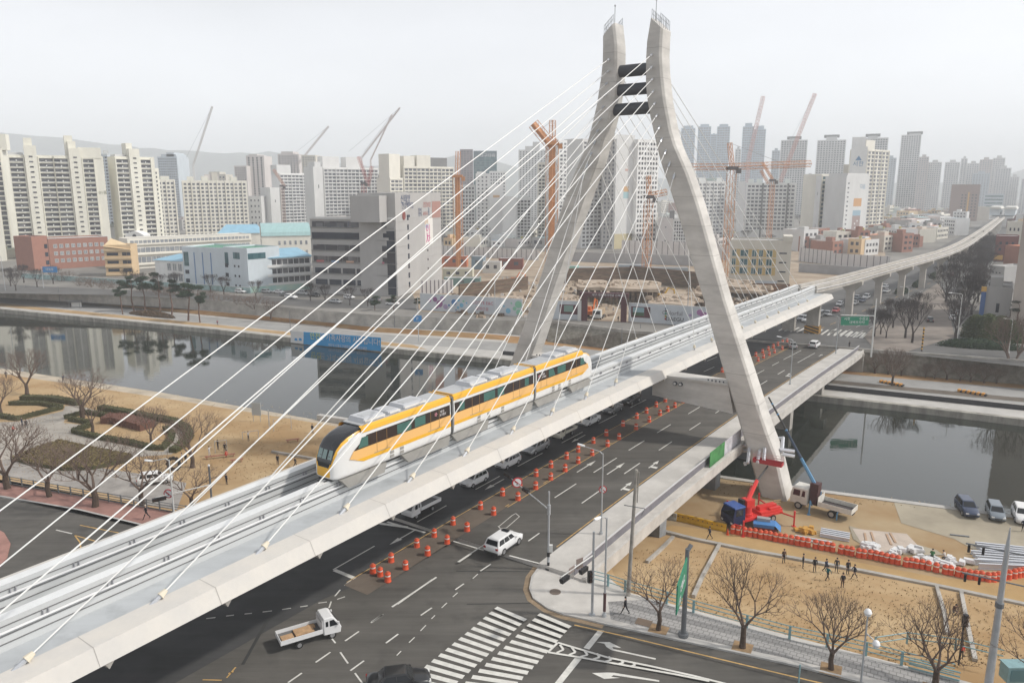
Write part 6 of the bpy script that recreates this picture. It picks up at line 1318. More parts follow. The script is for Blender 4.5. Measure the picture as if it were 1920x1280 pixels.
q0 = base; q1 = base.lerp(tip,.30); q2 = base.lerp(tip,.62)
for s0,s1,w_,m_,nm in ((q0,q1,.26,Sk,'boom'),(q1-(q1-q0)*.1,q2,.19,mat('boom_dark_blue',(.03,.05,.09),.5),'boom_section'),(q2-(q2-q1)*.1,tip,.14,V_trim,'boom_tip_section')):
    mb = MB(); mb.tube([s0,s1],[w_,w_*.8],6); mb.build(nm,m_,wt)
for t_ in (.3,.62,.8,.92): q_ = base.lerp(tip,t_); mb = MB(); mb.tube([q_-(tip-base)*.008,q_+(tip-base)*.008],.24-.1*t_,6); mb.build('boom_collar',Sk,wt)
# tracked machine under a blue sheet
c_ = gp(1437,992,ZT); tm = thing('tracked_machine',c_,'small tracked machine under a blue sheet behind the drum row','machine',None,-.35)
mb = MB(); mb.bx(-1.5,1.2,-.9,-.45,0,.5); mb.bx(-1.5,1.2,.45,.9,0,.5); mb.build('track',mat('track_rust',(.16,.04,.03),.8),tm)
mb = MB(); mb.add([(-1.6,-.9,.9),(1.0,-.9,.95),(1.7,-.9,.3),(1.7,.9,.3),(1.0,.9,.95),(-1.6,.9,.9),(-1.6,-.9,.5),(-1.6,.9,.5)],[(0,1,4,5),(1,2,3,4),(0,5,7,6)]); mb.bx(-1.55,.9,-.85,.85,.5,.88); mb.build('cover_sheet',mat('sheet_blue',(.06,.20,.45),.5),tm)
mb = MB(); mb.box((-.4,.5,1.1),(1.6,.7,.4)); mb.build('hopper',mat('machine_grey',(.3,.32,.32),.6),tm)
# ================================================================ PEOPLE
SKIN = mat('skin',(.55,.36,.27),.6); HAIR = mat('hair_black',(.015,.012,.012),.6)
def body_mesh(pose):
    J = {'pel':((0,0,.93),.13),'wst':((0,0,1.08),.115),'chs':((.0,0,1.30),.135),'nek':((0,0,1.46),.055),'chn':((.015,0,1.52),.065),'hed':((.02,0,1.62),.092),'top':((0,0,1.69),.07),'nos':((.115,0,1.60),.012)}
    def limb(n, pts, rads):
        for i,(p_,r_) in enumerate(zip(pts,rads)): J[f'{n}{i}'] = (p_,r_)
    st = pose
    legs = {'stand':[(0,0),(0,0)],'walk':[(.28,.10),(-.22,-.42)],'wide':[(.05,0),(-.05,0)],'crouch':[(.3,.05),(.3,.05)]}[st]
    for k,s in enumerate((1,-1)):
        kx, ax = legs[k]; sp_ = .10 if st!='wide' else .22
        if st=='walk': hip=(0,s*.09,.90); kn=(kx*.6,s*.10,.50); an=((.30 if k==0 else -.36),s*.10,.09 if k==0 else .14)
        elif st=='crouch': hip=(-.05,s*.10,.45); kn=(.30,s*.16,.48); an=(.05,s*.14,.08)
        else: hip=(0,s*.09,.90); kn=(.02,s*sp_,.49); an=(0,s*(sp_+.02),.08)
        limb('L' if s>0 else 'R',[hip,kn,(an[0]*.9+kn[0]*.1,an[1],an[2]+.12),an,(an[0]+.15,an[1]*1.1,an[2]-.04)],[.085,.062,.042,.045,.032])
        sh=(0,s*.18,1.39)
        if st=='walk': el=(-s*.16,s*.25,1.14); ha=(-s*.10+.12,s*.24,.92)
        elif st=='wide' : el=(.02,s*.42,1.30); ha=(.10,s*.66,1.30)
        elif st=='crouch': el=(.22,s*.24,.75); ha=(.42,s*.12,.62); sh=(.12,s*.18,.98)
        else: el=(-.02,s*.24,1.13); ha=(.06,s*.23,.90)
        limb('A' if s>0 else 'B',[sh,el,ha],[.058,.045,.032])
        d = (Vector(ha)-Vector(el)).normalized(); side = Vector((0,0,1)).cross(d); side = side.normalized() if side.length>.1 else Vector((1,0,0))
        pal = Vector(ha)+d*.075; limb('P' if s>0 else 'Q',[tuple(pal)],[.026])
        for f_ in range(4):
            o_ = side*(.027-.018*f_); l_ = [.075,.085,.08,.062][f_]
            limb(('F' if s>0 else 'G')+str(f_),[tuple(pal+o_+d*.03),tuple(pal+o_*1.15+d*l_+Vector((.012,0,0)))],[.009,.007])
        limb('T' if s>0 else 'U',[tuple(Vector(ha)+d*.03+side*.035),tuple(Vector(ha)+d*.075+side*.055)],[.010,.008])
    if st=='crouch':
        for k_,dz,dx in (('pel',-.45,-.05),('wst',-.42,.0),('chs',-.40,.12),('nek',-.42,.2),('chn',-.42,.24),('hed',-.43,.25),('top',-.43,.24),('nos',-.43,.25)):
            (x,y,z),r_ = J[k_]; J[k_] = ((x+dx,y,z+dz),r_)
    names = list(J); idx = {n:i for i,n in enumerate(names)}
    E_ = [('pel','wst'),('wst','chs'),('chs','nek'),('nek','chn'),('chn','hed'),('hed','top'),('hed','nos')]
    for a_,b_ in (('L','A'),('R','B')):
        E_ += [('pel',a_+'0'),(a_+'0',a_+'1'),(a_+'1',a_+'2'),(a_+'2',a_+'3'),(a_+'3',a_+'4'),('chs',b_+'0'),(b_+'0',b_+'1'),(b_+'1',b_+'2')]
    for pz,fz,tz,ab in (('P','F','T','A'),('Q','G','U','B')):
        E_ += [(ab+'2',pz+'0'),(ab+'2',tz+'0'),(tz+'0',tz+'1')]
        for f_ in range(4): E_ += [(pz+'0',fz+str(f_)+'0'),(fz+str(f_)+'0',fz+str(f_)+'1')]
    me = bpy.data.meshes.new('person_skel'); me.from_pydata([J[n][0] for n in names],[(idx[a_],idx[b_]) for a_,b_ in E_],[])
    o = bpy.data.objects.new('person_skel',me); COL.objects.link(o)
    m1 = o.modifiers.new('skin','SKIN'); m1.use_smooth_shade=True
    sv = me.skin_vertices[0].data
    for i,n in enumerate(names): sv[i].radius = (J[n][1]*(1.25 if n in ('pel','chs','wst') else 1),J[n][1]*(1.0)); sv[i].use_root = (n=='pel')
    m2 = o.modifiers.new('sub','SUBSURF'); m2.levels=1
    dg = bpy.context.evaluated_depsgraph_get(); dg.update(); out = bpy.data.meshes.new_from_object(o.evaluated_get(dg))
    bpy.data.objects.remove(o)
    out.materials.clear()
    for m_ in (mat('cloth_top',(.03,.03,.04)),mat('cloth_bottom',(.02,.02,.025)),SKIN,mat('shoes',(.02,.02,.02))): out.materials.append(m_)
    P3 = {n:Vector(J[n][0]) for n in names}
    def cls(c):
        best=min(names,key=lambda n:(P3[n]-c).length-J[n][1])
        if best in ('nek','chn','hed','top','nos'): return 2
        if best[0] in 'PQFGTU' and best not in ('pel',): return 2
        if best in ('L3','L4','R3','R4'): return 3
        if best[0] in 'LR' or best=='pel': return 1
        return 0
    for p_ in out.polygons: p_.material_index = cls(p_.center)
    head = P3['hed']; return out, head
PM = {k:body_mesh(k) for k in ('stand','walk','wide','crouch')}
hm = MB(); hm.lathe([(.098,-.02),(.104,.03),(.09,.075),(.05,.11),(.01,.12)],10); HO = hm.build('hair',HAIR); HM = HO.data; bpy.data.objects.remove(HO)
for p_ in HM.polygons: p_.use_smooth = True
def person(p, pose, face, top, bot, label, group=None, sc=1.0, hairm=HAIR):
    me, hd_ = PM[pose]; o = bpy.data.objects.new('person',me); COL.objects.link(o); o.location = p; o.rotation_euler.z = face; o.scale=(sc,)*3
    tag(o,label,'person',group)
    for i,c in ((0,top),(1,bot)):
        o.material_slots[i].link='OBJECT'; o.material_slots[i].material = mat('cloth_%02d%02d%02d'%tuple(int(q*99) for q in c),c,.9)
    h = bpy.data.objects.new('hair',HM); COL.objects.link(h); h.parent=o; h.location=(hd_.x-.015,0,hd_.z)
    if hairm is not HAIR: h.material_slots[0].link='OBJECT'; h.material_slots[0].material=hairm
    return o
K=(.02,.02,.025); N=(.02,.03,.06); Bn_=(.08,.045,.035); Gr=(.06,.06,.065); Tl=(.02,.14,.17); Rd=(.6,.06,.04); Wh=(.5,.5,.5)
def P2(x,y): return gp(x,y,ZT+.03)
person(gp(1172,1151,.14),'walk',2.6,K,K,'person in black walking on the corner sidewalk below the utility pole',sc=.97)
person(P2(1330,1011),'walk',2.9,N,K,'person in dark clothes striding along the sandy path by the yellow barriers')
for x,y,ps,f,tc,bc,lb in [(1469,1055,'stand',-1.4,Bn_,K,'person in a brown jacket standing alone at the path kerb, leftmost of the group'),(1505,1064,'wide',-.4,K,K,'person with legs and arms spread at the left of the sports group'),(1527,1071,'stand',-1.6,K,K,'person in black standing second in the sports group'),(1548,1074,'walk',-1.2,N,K,'person in a navy coat behind the one in teal'),(1551,1088,'walk',.4,Tl,K,'person in a teal jacket walking in front of the group'),(1568,1072,'stand',-2.0,Gr,Gr,'person holding something pale in the middle of the group'),(1589,1076,'stand',-1.5,K,K,'slim person in black right of the middle of the group'),(1601,1085,'walk',3.0,N,K,'person at the right end of the sports group'),(1579,1102,'stand',1.6,K,Bn_,'person in a long dark coat standing nearest, apart from the group')]:
    person(sp(x,y),ps,f,tc,bc,lb,'people on the dry grass slope')
for x,y,ps,f,tc,bc,lb in [(1747,1049,'crouch',1,(.05,.16,.07),Gr,'worker in green crouching among the white sacks'),(1771,1052,'crouch',2,(.45,.42,.38),Gr,'worker in a pale jacket bending among the white sacks'),(1918,996,'stand',1,N,K,'person in navy beside the white SUV at the right edge')]:
    person(P2(x,y),ps,f,tc,bc,lb,None)
person(sp(1788,1152),'crouch',-1.6,Bn_,K,'person in brown sitting on the stair kerb behind the bare tree')
person(gp(1802,1235,-1.2),'stand',-1.6,Rd,K,'person in red sitting low behind the bare tree branches',sc=.8)
for x,y,ps,f,tc,bc,lb in [(586,812,'stand',1.2,N,K,'person in dark blue standing by the river behind the train nose'),(521,871,'stand',1.4,K,K,'person in black standing alone on the sand left of the train nose'),(554,876,'walk',.4,K,K,'person half hidden behind the deck edge near the train nose'),(466,826,'wide',0,Wh,Gr,'person exercising at the parallel bars'),(409,843,'wide',.8,K,K,'person stretching beside the exercise frame'),(422,848,'stand',2,K,K,'person in black standing at the exercise frame'),(423,857,'crouch',0,Rd,Rd,'person in bright red sitting on the bench'),(393,855,'wide',0,Wh,Wh,'person in pale clothes exercising left of the red bench'),(342,868,'stand',.5,Wh,Gr,'person in grey standing beside the ring of tyres'),(349,869,'stand',1.5,K,K,'person in black standing beside the one in grey'),(425,908,'stand',1,N,K,'person in navy standing right beside the deck edge'),(42,799,'stand',1,N,N,'person in navy at the plaza left part'),(50,803,'stand',2,K,K,'second person in dark clothes at the plaza'),(24,810,'crouch',0,Rd,K,'person in red sitting at the plaza hedge'),(12,709,'walk',2,N,K,'person in navy walking at the shore at the left edge'),(119,716,'walk',2.4,N,K,'person jogging along the shore behind the first park tree')]:
    person(gp(x,y,ZT),ps,f,tc,bc,lb,None)
person(gp(275,973,.14),'walk',-2.8,K,K,'person in black walking on the red sidewalk with pale hair',hairm=mat('hair_pale',(.5,.45,.38),.7))
person(gp(1592,653,-1.2)+Vector((0,0,.15)),'stand',2,K,K,'person in black at the far end of the bridge sidewalk')
person(gp(1324,612,ZC),'stand',2,K,K,'person in black left of the hoarding logo') if False else None
person(gp(408,610,ZF),'walk',2,(.2,.03,.06),K,'person in dark red on the far promenade above the river wall')
person(gp(1159,603,ZC),'stand',2,K,K,'guard in black standing in the site gate')
# ================================================================ POLES, LAMPS, SIGNALS
S_gal = mat('galvanised_steel',(.48,.50,.52),.4,metal=.4,var=.08,scale=2); S_wht = mat('pole_white',(.60,.60,.58),.5); S_blk = mat('signal_black',(.02,.02,.022),.5); S_lens=mat('signal_lens_dark',(.05,.035,.03),.2); S_dk=mat('pole_dark_grey',(.17,.18,.19),.5,metal=.3); S_con=mat('concrete_pole',(.30,.28,.25),.9,var=.2,scale=2)
S_lamp=mat('lamp_cover',(.80,.80,.80),.3); S_red=mat('sign_ring_red',(.45,.03,.04),.5); S_sw=mat('sign_white',(.65,.65,.65),.5); S_grn=mat('road_sign_green',(.02,.22,.13),.5)
def street_lamp(p, h, az, arm, label, group=None, m=None, rise=.35):
    r = thing('street_lamp',p,label,'street lamp',group,az); m = m or S_gal
    mb = MB(); mb.tube([(0,0,0),(0,0,.5),(0,0,h)],[.13,.10,.065],8); mb.tube([(0,0,0),(0,0,.25)],.2,8); smooth_angle(mb.build('pole',m,r))
    mb = MB(); mb.tube([(0,0,h-.1),(.35,0,h+.15),(arm,0,h+rise)],[.06,.05,.04],6); mb.build('arm',m,r)
    mb = MB(); mb.loft([[(x,y*w_,h+rise+dz+z_) for y,z_ in ((-.5,0),(-.3,.1),(.3,.1),(.5,0),(.3,-.06),(-.3,-.06))] for x,w_,dz in ((arm-.05,.15,0),(arm+.2,.34,.02),(arm+.65,.34,.05),(arm+.8,.16,.06))]); smooth_angle(mb.build('lamp_head',S_lamp,r)); return r
HV = ROTU+math.pi/2     # towards -v (over the road from the right side)
def lampx(bx_,by_,ty_,label,arm=2.2,az=None,zf=None,group='street lamps',m=None):
    p_ = zf if zf is not None else (lambda q: Vector((q.x,q.y,q.z+.15)))(rp(bx_,by_)); h = top_at(p_,ty_)-p_.z
    return street_lamp(p_,h,HV if az is None else az,arm,label,group,m)
lampx(1127,1003,850,'tall street lamp on the bridge sidewalk behind the bare utility pole'); 
mb = MB(); mb.tube([(0,-.03,0),(0,.03,0)],.32,16); 
def round_sign(parent, loc, rz, r=.42):
    mb = MB(); mb.tube([(0,-.03,0),(0,.03,0)],r,18); s_=mb.build('sign_ring',S_red,parent); s_.location=loc; s_.rotation_euler.z=rz
    mb = MB(); mb.tube([(0,-.04,0),(0,-.032,0)],r*.78,18); w_=mb.build('sign_face',S_sw,s_)
    mb = MB(); mb.add([(-r*.12,-.045,-r*.45),(r*.05,-.045,-r*.45),(r*.05,-.045,r*.1),(-r*.45,-.045,r*.35),(-r*.5,-.045,r*.15),(-r*.12,-.045,-r*.05)],[(0,1,2,3,4,5)]); mb.build('arrow',S_blk,s_)
    mb = MB(); mb.add([(-r*.7,-.05,r*.5),(-r*.55,-.05,r*.65),(r*.7,-.05,-r*.5),(r*.55,-.05,-r*.65)],[(3,2,1,0)]); mb.build('bar',S_red,s_)
l1 = [o for o in COL.objects if o.name.startswith('street_lamp')][0]; round_sign(l1,(-.0,-.12,4.9),-l1.rotation_euler.z+.0)
lampx(1481,722,638,'street lamp on the bridge sidewalk right of the pylon leg'); lampx(1567,664,594,'street lamp near the far end of the bridge sidewalk',arm=1.6)
def signal_head(parent, loc, rz, n=3, vert=False):
    mb = MB(); L_=.34*n
    if vert: mb.bx(-.18,.18,-.15,.15,-L_/2,L_/2)
    else: mb.bx(-L_/2,L_/2,-.14,.14,-.18,.18)
    b=mb.build('signal_head',S_blk,parent); b.location=loc; b.rotation_euler.z=rz
    for i in range(n):
        c=(-L_/2+.17+.34*i); mb=MB(); q=(0,-.15,c) if vert else (c,-.15,0); mb.tube([(q[0],-.15,q[2]),(q[0],-.24,q[2])],.14,10); mb.build('lens',S_lens,b)
    return b
# signal pole at the bridge entrance
p0 = gp(1028,1066,.13); H_ = top_at(p0,921)-p0.z; a_end = onv(905,931,-48.0)
r = thing('traffic_signal',p0,'traffic signal pole with a long arm over the road at the bridge entrance','traffic signal',None,0)
mb = MB(); mb.tube([(0,0,0),(0,0,.12)],.32,10,1); mb.tube([(0,0,.1),(0,0,.75)],.13,10,1); mb.tube([(0,0,.75),(0,0,1.3)],.14,10,0); mb.tube([(0,0,1.3),(0,0,1.75)],.15,10,1); mb.tube([(0,0,1.75),(0,0,H_)],[.12,.09],10,0); mb.build('pole',[S_gal,S_blk],r)
mb = MB(); mb.bx(.05,.4,-.15,.15,1.8,2.5); mb.build('control_box',S_wht,r)
zarm = top_at(p0,955)-p0.z; ed = Vector((a_end.x-p0.x,a_end.y-p0.y,0)).normalized(); L_ = (Vector((a_end.x,a_end.y,0))-Vector((p0.x,p0.y,0))).length*.62
mb = MB(); mb.tube([(0,0,zarm),tuple(ed*L_+Vector((0,0,zarm+.7)))],[.07,.04],8); mb.tube([(0,0,zarm-.5),(0,0,zarm+.5)],.17,8); mb.build('arm',S_gal,r)
ra = math.atan2(ed.y,ed.x)
for t,n in ((.92,4),(.50,3)): signal_head(r,tuple(ed*L_*t+Vector((0,0,zarm+.7*t+.05))),ra+math.pi,n)
round_sign(r,tuple(ed*L_*.72+Vector((.05,-.15,zarm+.6))),.25,.55)
# corner poles
p0 = gp(1110,1152,.13); H_ = top_at(p0,996)-p0.z; r = thing('traffic_signal',p0,'grey corner signal pole whose arm with lights leans over the zebra crossing','traffic signal',None,0)
mb = MB(); mb.tube([(0,0,0),(0,0,H_)],[.12,.10],10); mb.tube([(0,0,0),(0,0,.1)],.28,8); mb.build('pole',S_gal,r)
z1 = top_at(p0,1040)-p0.z; ed = Vector((-.60,-.80,0)); AL=5.0
mb = MB(); mb.tube([(0,0,z1),tuple(ed*AL+Vector((0,0,z1+.15)))],[.07,.04],8); mb.build('arm',S_wht,r)
signal_head(r,tuple(ed*4.6+Vector((.1,0,z1-.2))),math.atan2(ed.y,ed.x),3); signal_head(r,tuple(ed*1.5+Vector((0,0,z1-.75))),math.atan2(ed.y,ed.x),3); signal_head(r,(-.25,.0,z1-2.0),.4,3,True)
mb = MB(); mb.box(tuple(ed*3.4+Vector((0,0,z1+.1))),(.75,.04,.5),.9); mb.build('sign_plate',mat('sign_back',(.25,.2,.18),.6),r)
mb = MB(); mb.box(tuple(ed*1.0+Vector((-.6,.3,z1-.5))),(.7,.04,.9),.6); mb.build('sign_plate',MATS['sign_back'],r)
p0 = gp(1133,1155,.13); r=lampx(0,0,970,'street lamp with a round head and brown wrapped base at the corner',arm=1.0,az=-2.3,zf=p0)
mb = MB(); mb.tube([(0,0,.5),(0,0,2.2)],.13,8); mb.build('brown_wrap',mat('brown_wrap',(.10,.05,.05),.7),r)
p0 = gp(1177,1118,.0); H_=top_at(p0,880)-p0.z; r = thing('utility_pole',p0,'bare weathered concrete utility pole at the start of the railing','pole')
mb = MB(); mb.tube([(0,0,-1),(.4,0,H_)],[.2,.13],10); mb.build('pole',S_con,r); mb = MB(); z_=H_*.72; mb.tube([(-.6,0,z_+.1),(1.2,-.3,z_-.1)],.04,5); mb.tube([(1.2,-.3,z_-.1),(.9,-.4,z_-.7)],.03,5); mb.build('cross_arm',S_dk,r)
mb = MB(); mb.tube([(.4,0,H_-.1),(.6,-.05,H_-.2),(.55,-.05,H_*.75)],.05,6); mb.build('conduit',S_con,r)
# green direction sign pole
p0 = gp(1281,1192,.13); H_=top_at(p0,1028)-p0.z; r = thing('direction_sign',p0,'thick grey pole carrying a green road sign seen almost edge on','road sign',None,0)
mb = MB(); mb.tube([(0,0,0),(0,0,H_)],[.22,.17],12); mb.tube([(0,0,0),(0,0,.3)],.42,10); mb.tube([(0,0,H_-.2),(.35,.2,H_+.25)],.17,10); mb.build('pole',S_dk,r)
ed = Vector((-.36,-.93,0)); z1=H_-.9; 
for zz in (z1,z1-1.5): mb = MB(); mb.tube([(0,0,zz),tuple(ed*5.2+Vector((0,0,zz)))],.07,6); mb.build('arm',S_wht,r)
nrm = Vector((-ed.y,ed.x,0))*.1
mb = MB(); a=ed*.5+Vector((0,0,z1-2.0)); b=ed*5.2+Vector((0,0,z1-2.0)); up=Vector((0,0,2.4)); 
mb.hexa([a,b,b+nrm,a+nrm],[a+up,b+up,b+nrm+up,a+nrm+up]); sg=mb.build('sign_panel',S_grn,r)
Mt = Matrix.Translation(ed*2.8+Vector((0,0,z1-.75))+nrm*1.15)@Matrix.Rotation(math.atan2(ed.y,ed.x)+0,4,'Z')@Matrix.Rotation(math.pi,4,'Z')
txt('대봉교',.8,S_sw,sg,Mt,name='sign_letters'); txt('시청',.6,S_sw,sg,Mt@Matrix.Translation((-1.2,0,-.8)),name='sign_letters')
# tall steel pole and double lamp at the right
p0 = gp(1852,1292,.0); H_=top_at(p0,988)-p0.z; r = thing('power_pole',p0,'tall tapering steel power pole with cross arms at the lower right','power pole')
mb = MB(); dx=-.0; mb.tube([(0,0,-.5),(0,0,H_-1.6),(0,0,H_)],[.30,.16,.03],12); mb.build('pole',S_gal,r)
for zz in (H_-1.9,H_-4.2):
    mb = MB(); mb.tube([(-2.2,1.2,zz+.1),(2.4,-1.3,zz)],.06,6); ca=mb.build('cross_arm',S_dk,r)
    for t in (-.9,-.55,.6,.95): mb = MB(); mb.tube([(2.2*t,-1.25*t,zz),(2.2*t,-1.25*t,zz-.55)],.09,8); mb.build('insulator',S_blk,ca)
mb = MB(); mb.tube([(0,0,H_*.52),(0,0,H_*.52+.35)],.3,10); mb.build('clamp',S_dk,r)
p0 = gp(1612,1300,.13); H_=top_at(p0,1150)-p0.z; r = thing('park_lamp',p0,'white post with two oval lamp globes above the sidewalk trees','street lamp')
mb = MB(); mb.tube([(0,0,0),(0,0,H_-1.4),(.0,0,H_)],[.09,.06,.05],8); mb.tube([(0,0,H_-1.5),(.5,-.4,H_-1.9)],.04,6); mb.build('pole',S_gal,r)
for c in ((.0,0,H_+.1),(.55,-.5,H_-2.05)): mb = MB(); mb.lathe([(.05,-.3),(.2,-.22),(.28,0),(.2,.2),(.05,.3)],12,c); smooth_angle(mb.build('globe',S_lamp,r))
p0 = gp(1496,1296,.13); r=thing('bollard_post',p0,'thin turquoise post at the kerb near the bottom edge','post'); mb=MB(); mb.tube([(0,0,0),(0,0,2.2)],.06,8); mb.build('post',mat('turquoise_paint',(.22,.36,.38),.5,var=.1,scale=2),r)
p0 = gp(1800,1225,-.3); r=thing('traffic_signal',p0,'small dark signal post behind the tall power pole','traffic signal'); mb=MB(); mb.tube([(0,0,-1),(0,0,3.4)],.07,8); mb.build('pole',S_blk,r); signal_head(r,(.0,-.1,3.0),.5,3,True)
# left side lamp and signals
p0 = gp(330,1000,.13); H_=top_at(p0,862)-p0.z; street_lamp(p0,H_,math.pi-.1,1.9,'white street lamp over the park fence left of the deck','street lamps',S_wht,-.2)
p0 = gp(400,975,.13); H_=top_at(p0,874)-p0.z; r=thing('traffic_signal',p0,'signal pole behind the deck with an arm reaching left over the road','traffic signal'); mb=MB(); mb.tube([(0,0,-.5),(0,0,H_)],[.13,.1],8); mb.build('pole',S_dk,r); mb=MB(); mb.lathe([(.1,0),(.14,.1),(.08,.22)],8,(0,0,H_)); mb.build('cap_lamp',S_lamp,r)
z1=top_at(p0,908)-p0.z; ed=Vector((-.83,-.56,0)); mb=MB(); mb.tube([(0,0,z1),tuple(ed*5.6+Vector((0,0,z1-.2)))],[.07,.04],6); mb.build('arm',S_wht,r); signal_head(r,tuple(ed*5.2+Vector((0,0,z1-.45))),.6,4); round_sign(r,tuple(ed*4.2+Vector((0,-.15,z1))),0,.5)
# far side poles and signs
def pole(p,h,label,cat='pole',r_=.12,m=None,group=None,name='pole_post'):
    o=thing(name,p,label,cat,group); mb=MB(); mb.tube([(0,0,0),(0,0,h)],[r_,r_*.7],8); mb.build('pole',m or S_gal,o); return o
p0=gp(1633,669,ZC); h=top_at(p0,560)-p0.z; o=pole(p0,h,'white gantry pole holding the green sign over the far junction','road sign',.2,S_wht,name='road_sign')
ed=Vector((-1,.05,0)).normalized(); zz=top_at(p0,592)-p0.z; e_=gp(1575,660,ZC); L_=7.5
mb=MB(); mb.tube([(0,0,zz),tuple(ed*L_+Vector((0,0,zz+.1)))],.12,6); mb.build('arm',S_wht,o)
mb=MB(); mb.bx(-L_,-L_+6.2,-.1,.0,zz-2.1,zz-.2); sg=mb.build('sign_panel',S_grn,o)
for s_,x_,z_ in (('시청',-L_+1.3,zz-.7),('대백프라자',-L_+3.6,zz-1.5),('수성교',-L_+5.0,zz-.7)): txt(s_,.75,S_sw,sg,Matrix.Translation((x_,-.12,z_)),name='sign_letters')
p0=gp(1728,658,ZC); o=thing('striped_post',p0,'yellow and black banded post at the wall above the river','post'); mb=MB()
for i in range(14): mb.tube([(0,0,i*.4),(0,0,i*.4+.4)],.17,8,i%2)
mb.build('post',[mat('post_black',(.03,.03,.03),.6),mat('post_yellow',(.6,.33,.05),.6)],o)
for x,y,yt,lb,arm,az in [(1794,642,552,'street lamp pole right of the side street',2.6,math.pi),(1891,662,600,'street lamp pole at the right edge above the wall',1.5,math.pi),(1700,585,540,'lamp pole in the avenue trees',2,math.pi)]:
    p0=gp(x,y,ZC); street_lamp(p0,top_at(p0,yt)-p0.z,az,arm,lb,'street lamps on the far side',S_wht)
for x,y,yt,z,lb in [(785,640,556,ZF,'grey pole with a small blue sign beside the hoarding start'),(1003,632,560,ZF,'thin pole before the hoarding, left of the left pylon leg'),(928,600,520,ZC,'tall lamp pole in front of the hoarding'),(1288,610,505,ZC,'tall lamp pole in front of the right hoarding'),(82,540,500,ZC,'pole in front of the brick school'),(10,545,480,ZC,'pole at the left edge by the far road'),(252,0,0,ZC,'')]:
    if not lb: continue
    p0=gp(x,y,z); o=pole(p0,top_at(p0,yt)-p0.z,lb,'pole',.12,S_gal,'poles on the far bank','pole')
    if 'blue sign' in lb:
        mb=MB(); mb.bx(-1.3,1.0,-.1,.0,5.6,7.4); mb.build('sign_panel',mat('road_sign_blue',(.05,.22,.48),.5),o); txt('P',1.2,S_sw,o,Matrix.Translation((-.2,-.14,6.5)),name='sign_letters')
    if 'brick school' in lb:
        mb=MB(); mb.bx(.5,6,-.1,.0,6,8.2); mb.build('sign_panel',mat('road_sign_blue',(.05,.22,.48),.5),o)
        txt('대봉동',1.1,S_sw,o,Matrix.Translation((3.2,-.14,7.1)),name='sign_letters')
for i,(x,y,h) in enumerate([(113,572,7),(52,563,6),(211,578,1.6),(545,625,7),(740,622,6),(1200,648,6),(1165,660,6.5)]):
    if h>2: p0=gp(x,y,ZF); pole(p0,h,['dark lamp post on the bank lawn at the left','thin pale lamp post left of the shelter','','dark post before the blue banner','pale post behind the banner end','post on the far terrace below the site gate','second post on the far terrace below the hoarding'][i],'pole',.10,S_dk,'posts along the far promenade','pole')
# bus shelter like hut on the bank
p0=gp(142,577,ZF); o=thing('shelter',p0,'small flat roofed shelter on the bank lawn','shelter'); mb=MB(); mb.bx(-2.2,2.2,-1,1,2.3,2.5); mb.build('roof',S_dk,o); mb=MB(); mb.bx(-1.8,1.8,.7,.8,.2,1.8); mb.build('back_panel',S_wht,o)
for sx in (-1.9,1.9):
    for sy in (-.8,.8): mb=MB(); mb.tube([(sx,sy,0),(sx,sy,2.3)],.08,6); mb.build('post',S_dk,o)
# ================================================================ RAILINGS AND FENCES
def railing(pts, name, label, m, rails=(.35,.7,1.05), step=2.4, post=(.10,.10,1.1), rr=.035, cat='railing'):
    o = thing(name,pts[0],label,cat); 
    for zz in rails: mb=MB(); mb.tube([Vector(q)+Vector((0,0,zz)) for q in pts],rr,5); mb.build('rail',m,o,True)
    n=0
    for a_,b_ in zip(pts,pts[1:]):
        a_,b_=Vector(a_),Vector(b_); L_=(b_-a_).length; k=max(1,int(L_/step))
        for i in range(k):
            q=a_.lerp(b_,i/k); n+=1
            if n>95: break
            mb=MB(); mb.bx(-post[0]/2,post[0]/2,-post[1]/2,post[1]/2,0,post[2]); ps=mb.build('post',m,o); ps.location=q-o.location; ps.rotation_euler.z=ang(a_,b_)
    return o
S_tq = mat('turquoise_paint',(.22,.36,.38),.5,var=.1,scale=2)
se = [gp(1112,1091,.13),gp(1140,1098,.13),gp(1172,1109,.13),gp(1250,1131,.13),gp(1300,1148,.13),gp(1400,1176,.13),gp(1480,1197,.13),gp(1623,1228,.13),gp(1690,1246,.13),gp(1788,1270,.13)]
railing(se,'railing','turquoise metal railing along the sidewalk above the grass slope',S_tq,(.4,.8,1.15),2.3,(.20,.12,1.15),.045)
ra_=[gp(1640,1215,-.3),gp(1700,1206,-.3),gp(1790,1218,-.3),gp(1880,1240,-.3)]
railing(ra_,'railing','turquoise handrail of the stair landing behind the bare tree',S_tq,(.5,1.0),2.0,(.14,.1,1.05),.05)
mb=MB(); q=[gp(1693,1246,.13),gp(1788,1271,.13)]; 
o=thing('gate_barrier',q[0],'wide turquoise barred barrier closing the stair head','barrier'); 
for zz in (.1,.4,.75): mb=MB(); mb.tube([q[0]+Vector((0,0,zz))+Vector((.2,-.4,0)),q[1]+Vector((0,0,zz))+Vector((.2,-.4,0))],.07,6); mb.build('rail',S_tq,o,True)
mb=MB(); 
p0=gp(1905,1272,.0); o=thing('street_box',p0,'turquoise street box cut by the lower right corner','box'); mb=MB(); mb.box((0,0,.6),(2.0,1.0,1.2)); mb.box((0,0,1.25),(2.1,1.1,.1)); mb.build('box_body',S_tq,o); mb=MB(); mb.box((0,-.52,.6),(1.6,.04,.9)); mb.build('door',mat('turquoise_dark',(.10,.2,.22),.5),o)
F_g = mat('fence_grey',(.20,.21,.21),.6)
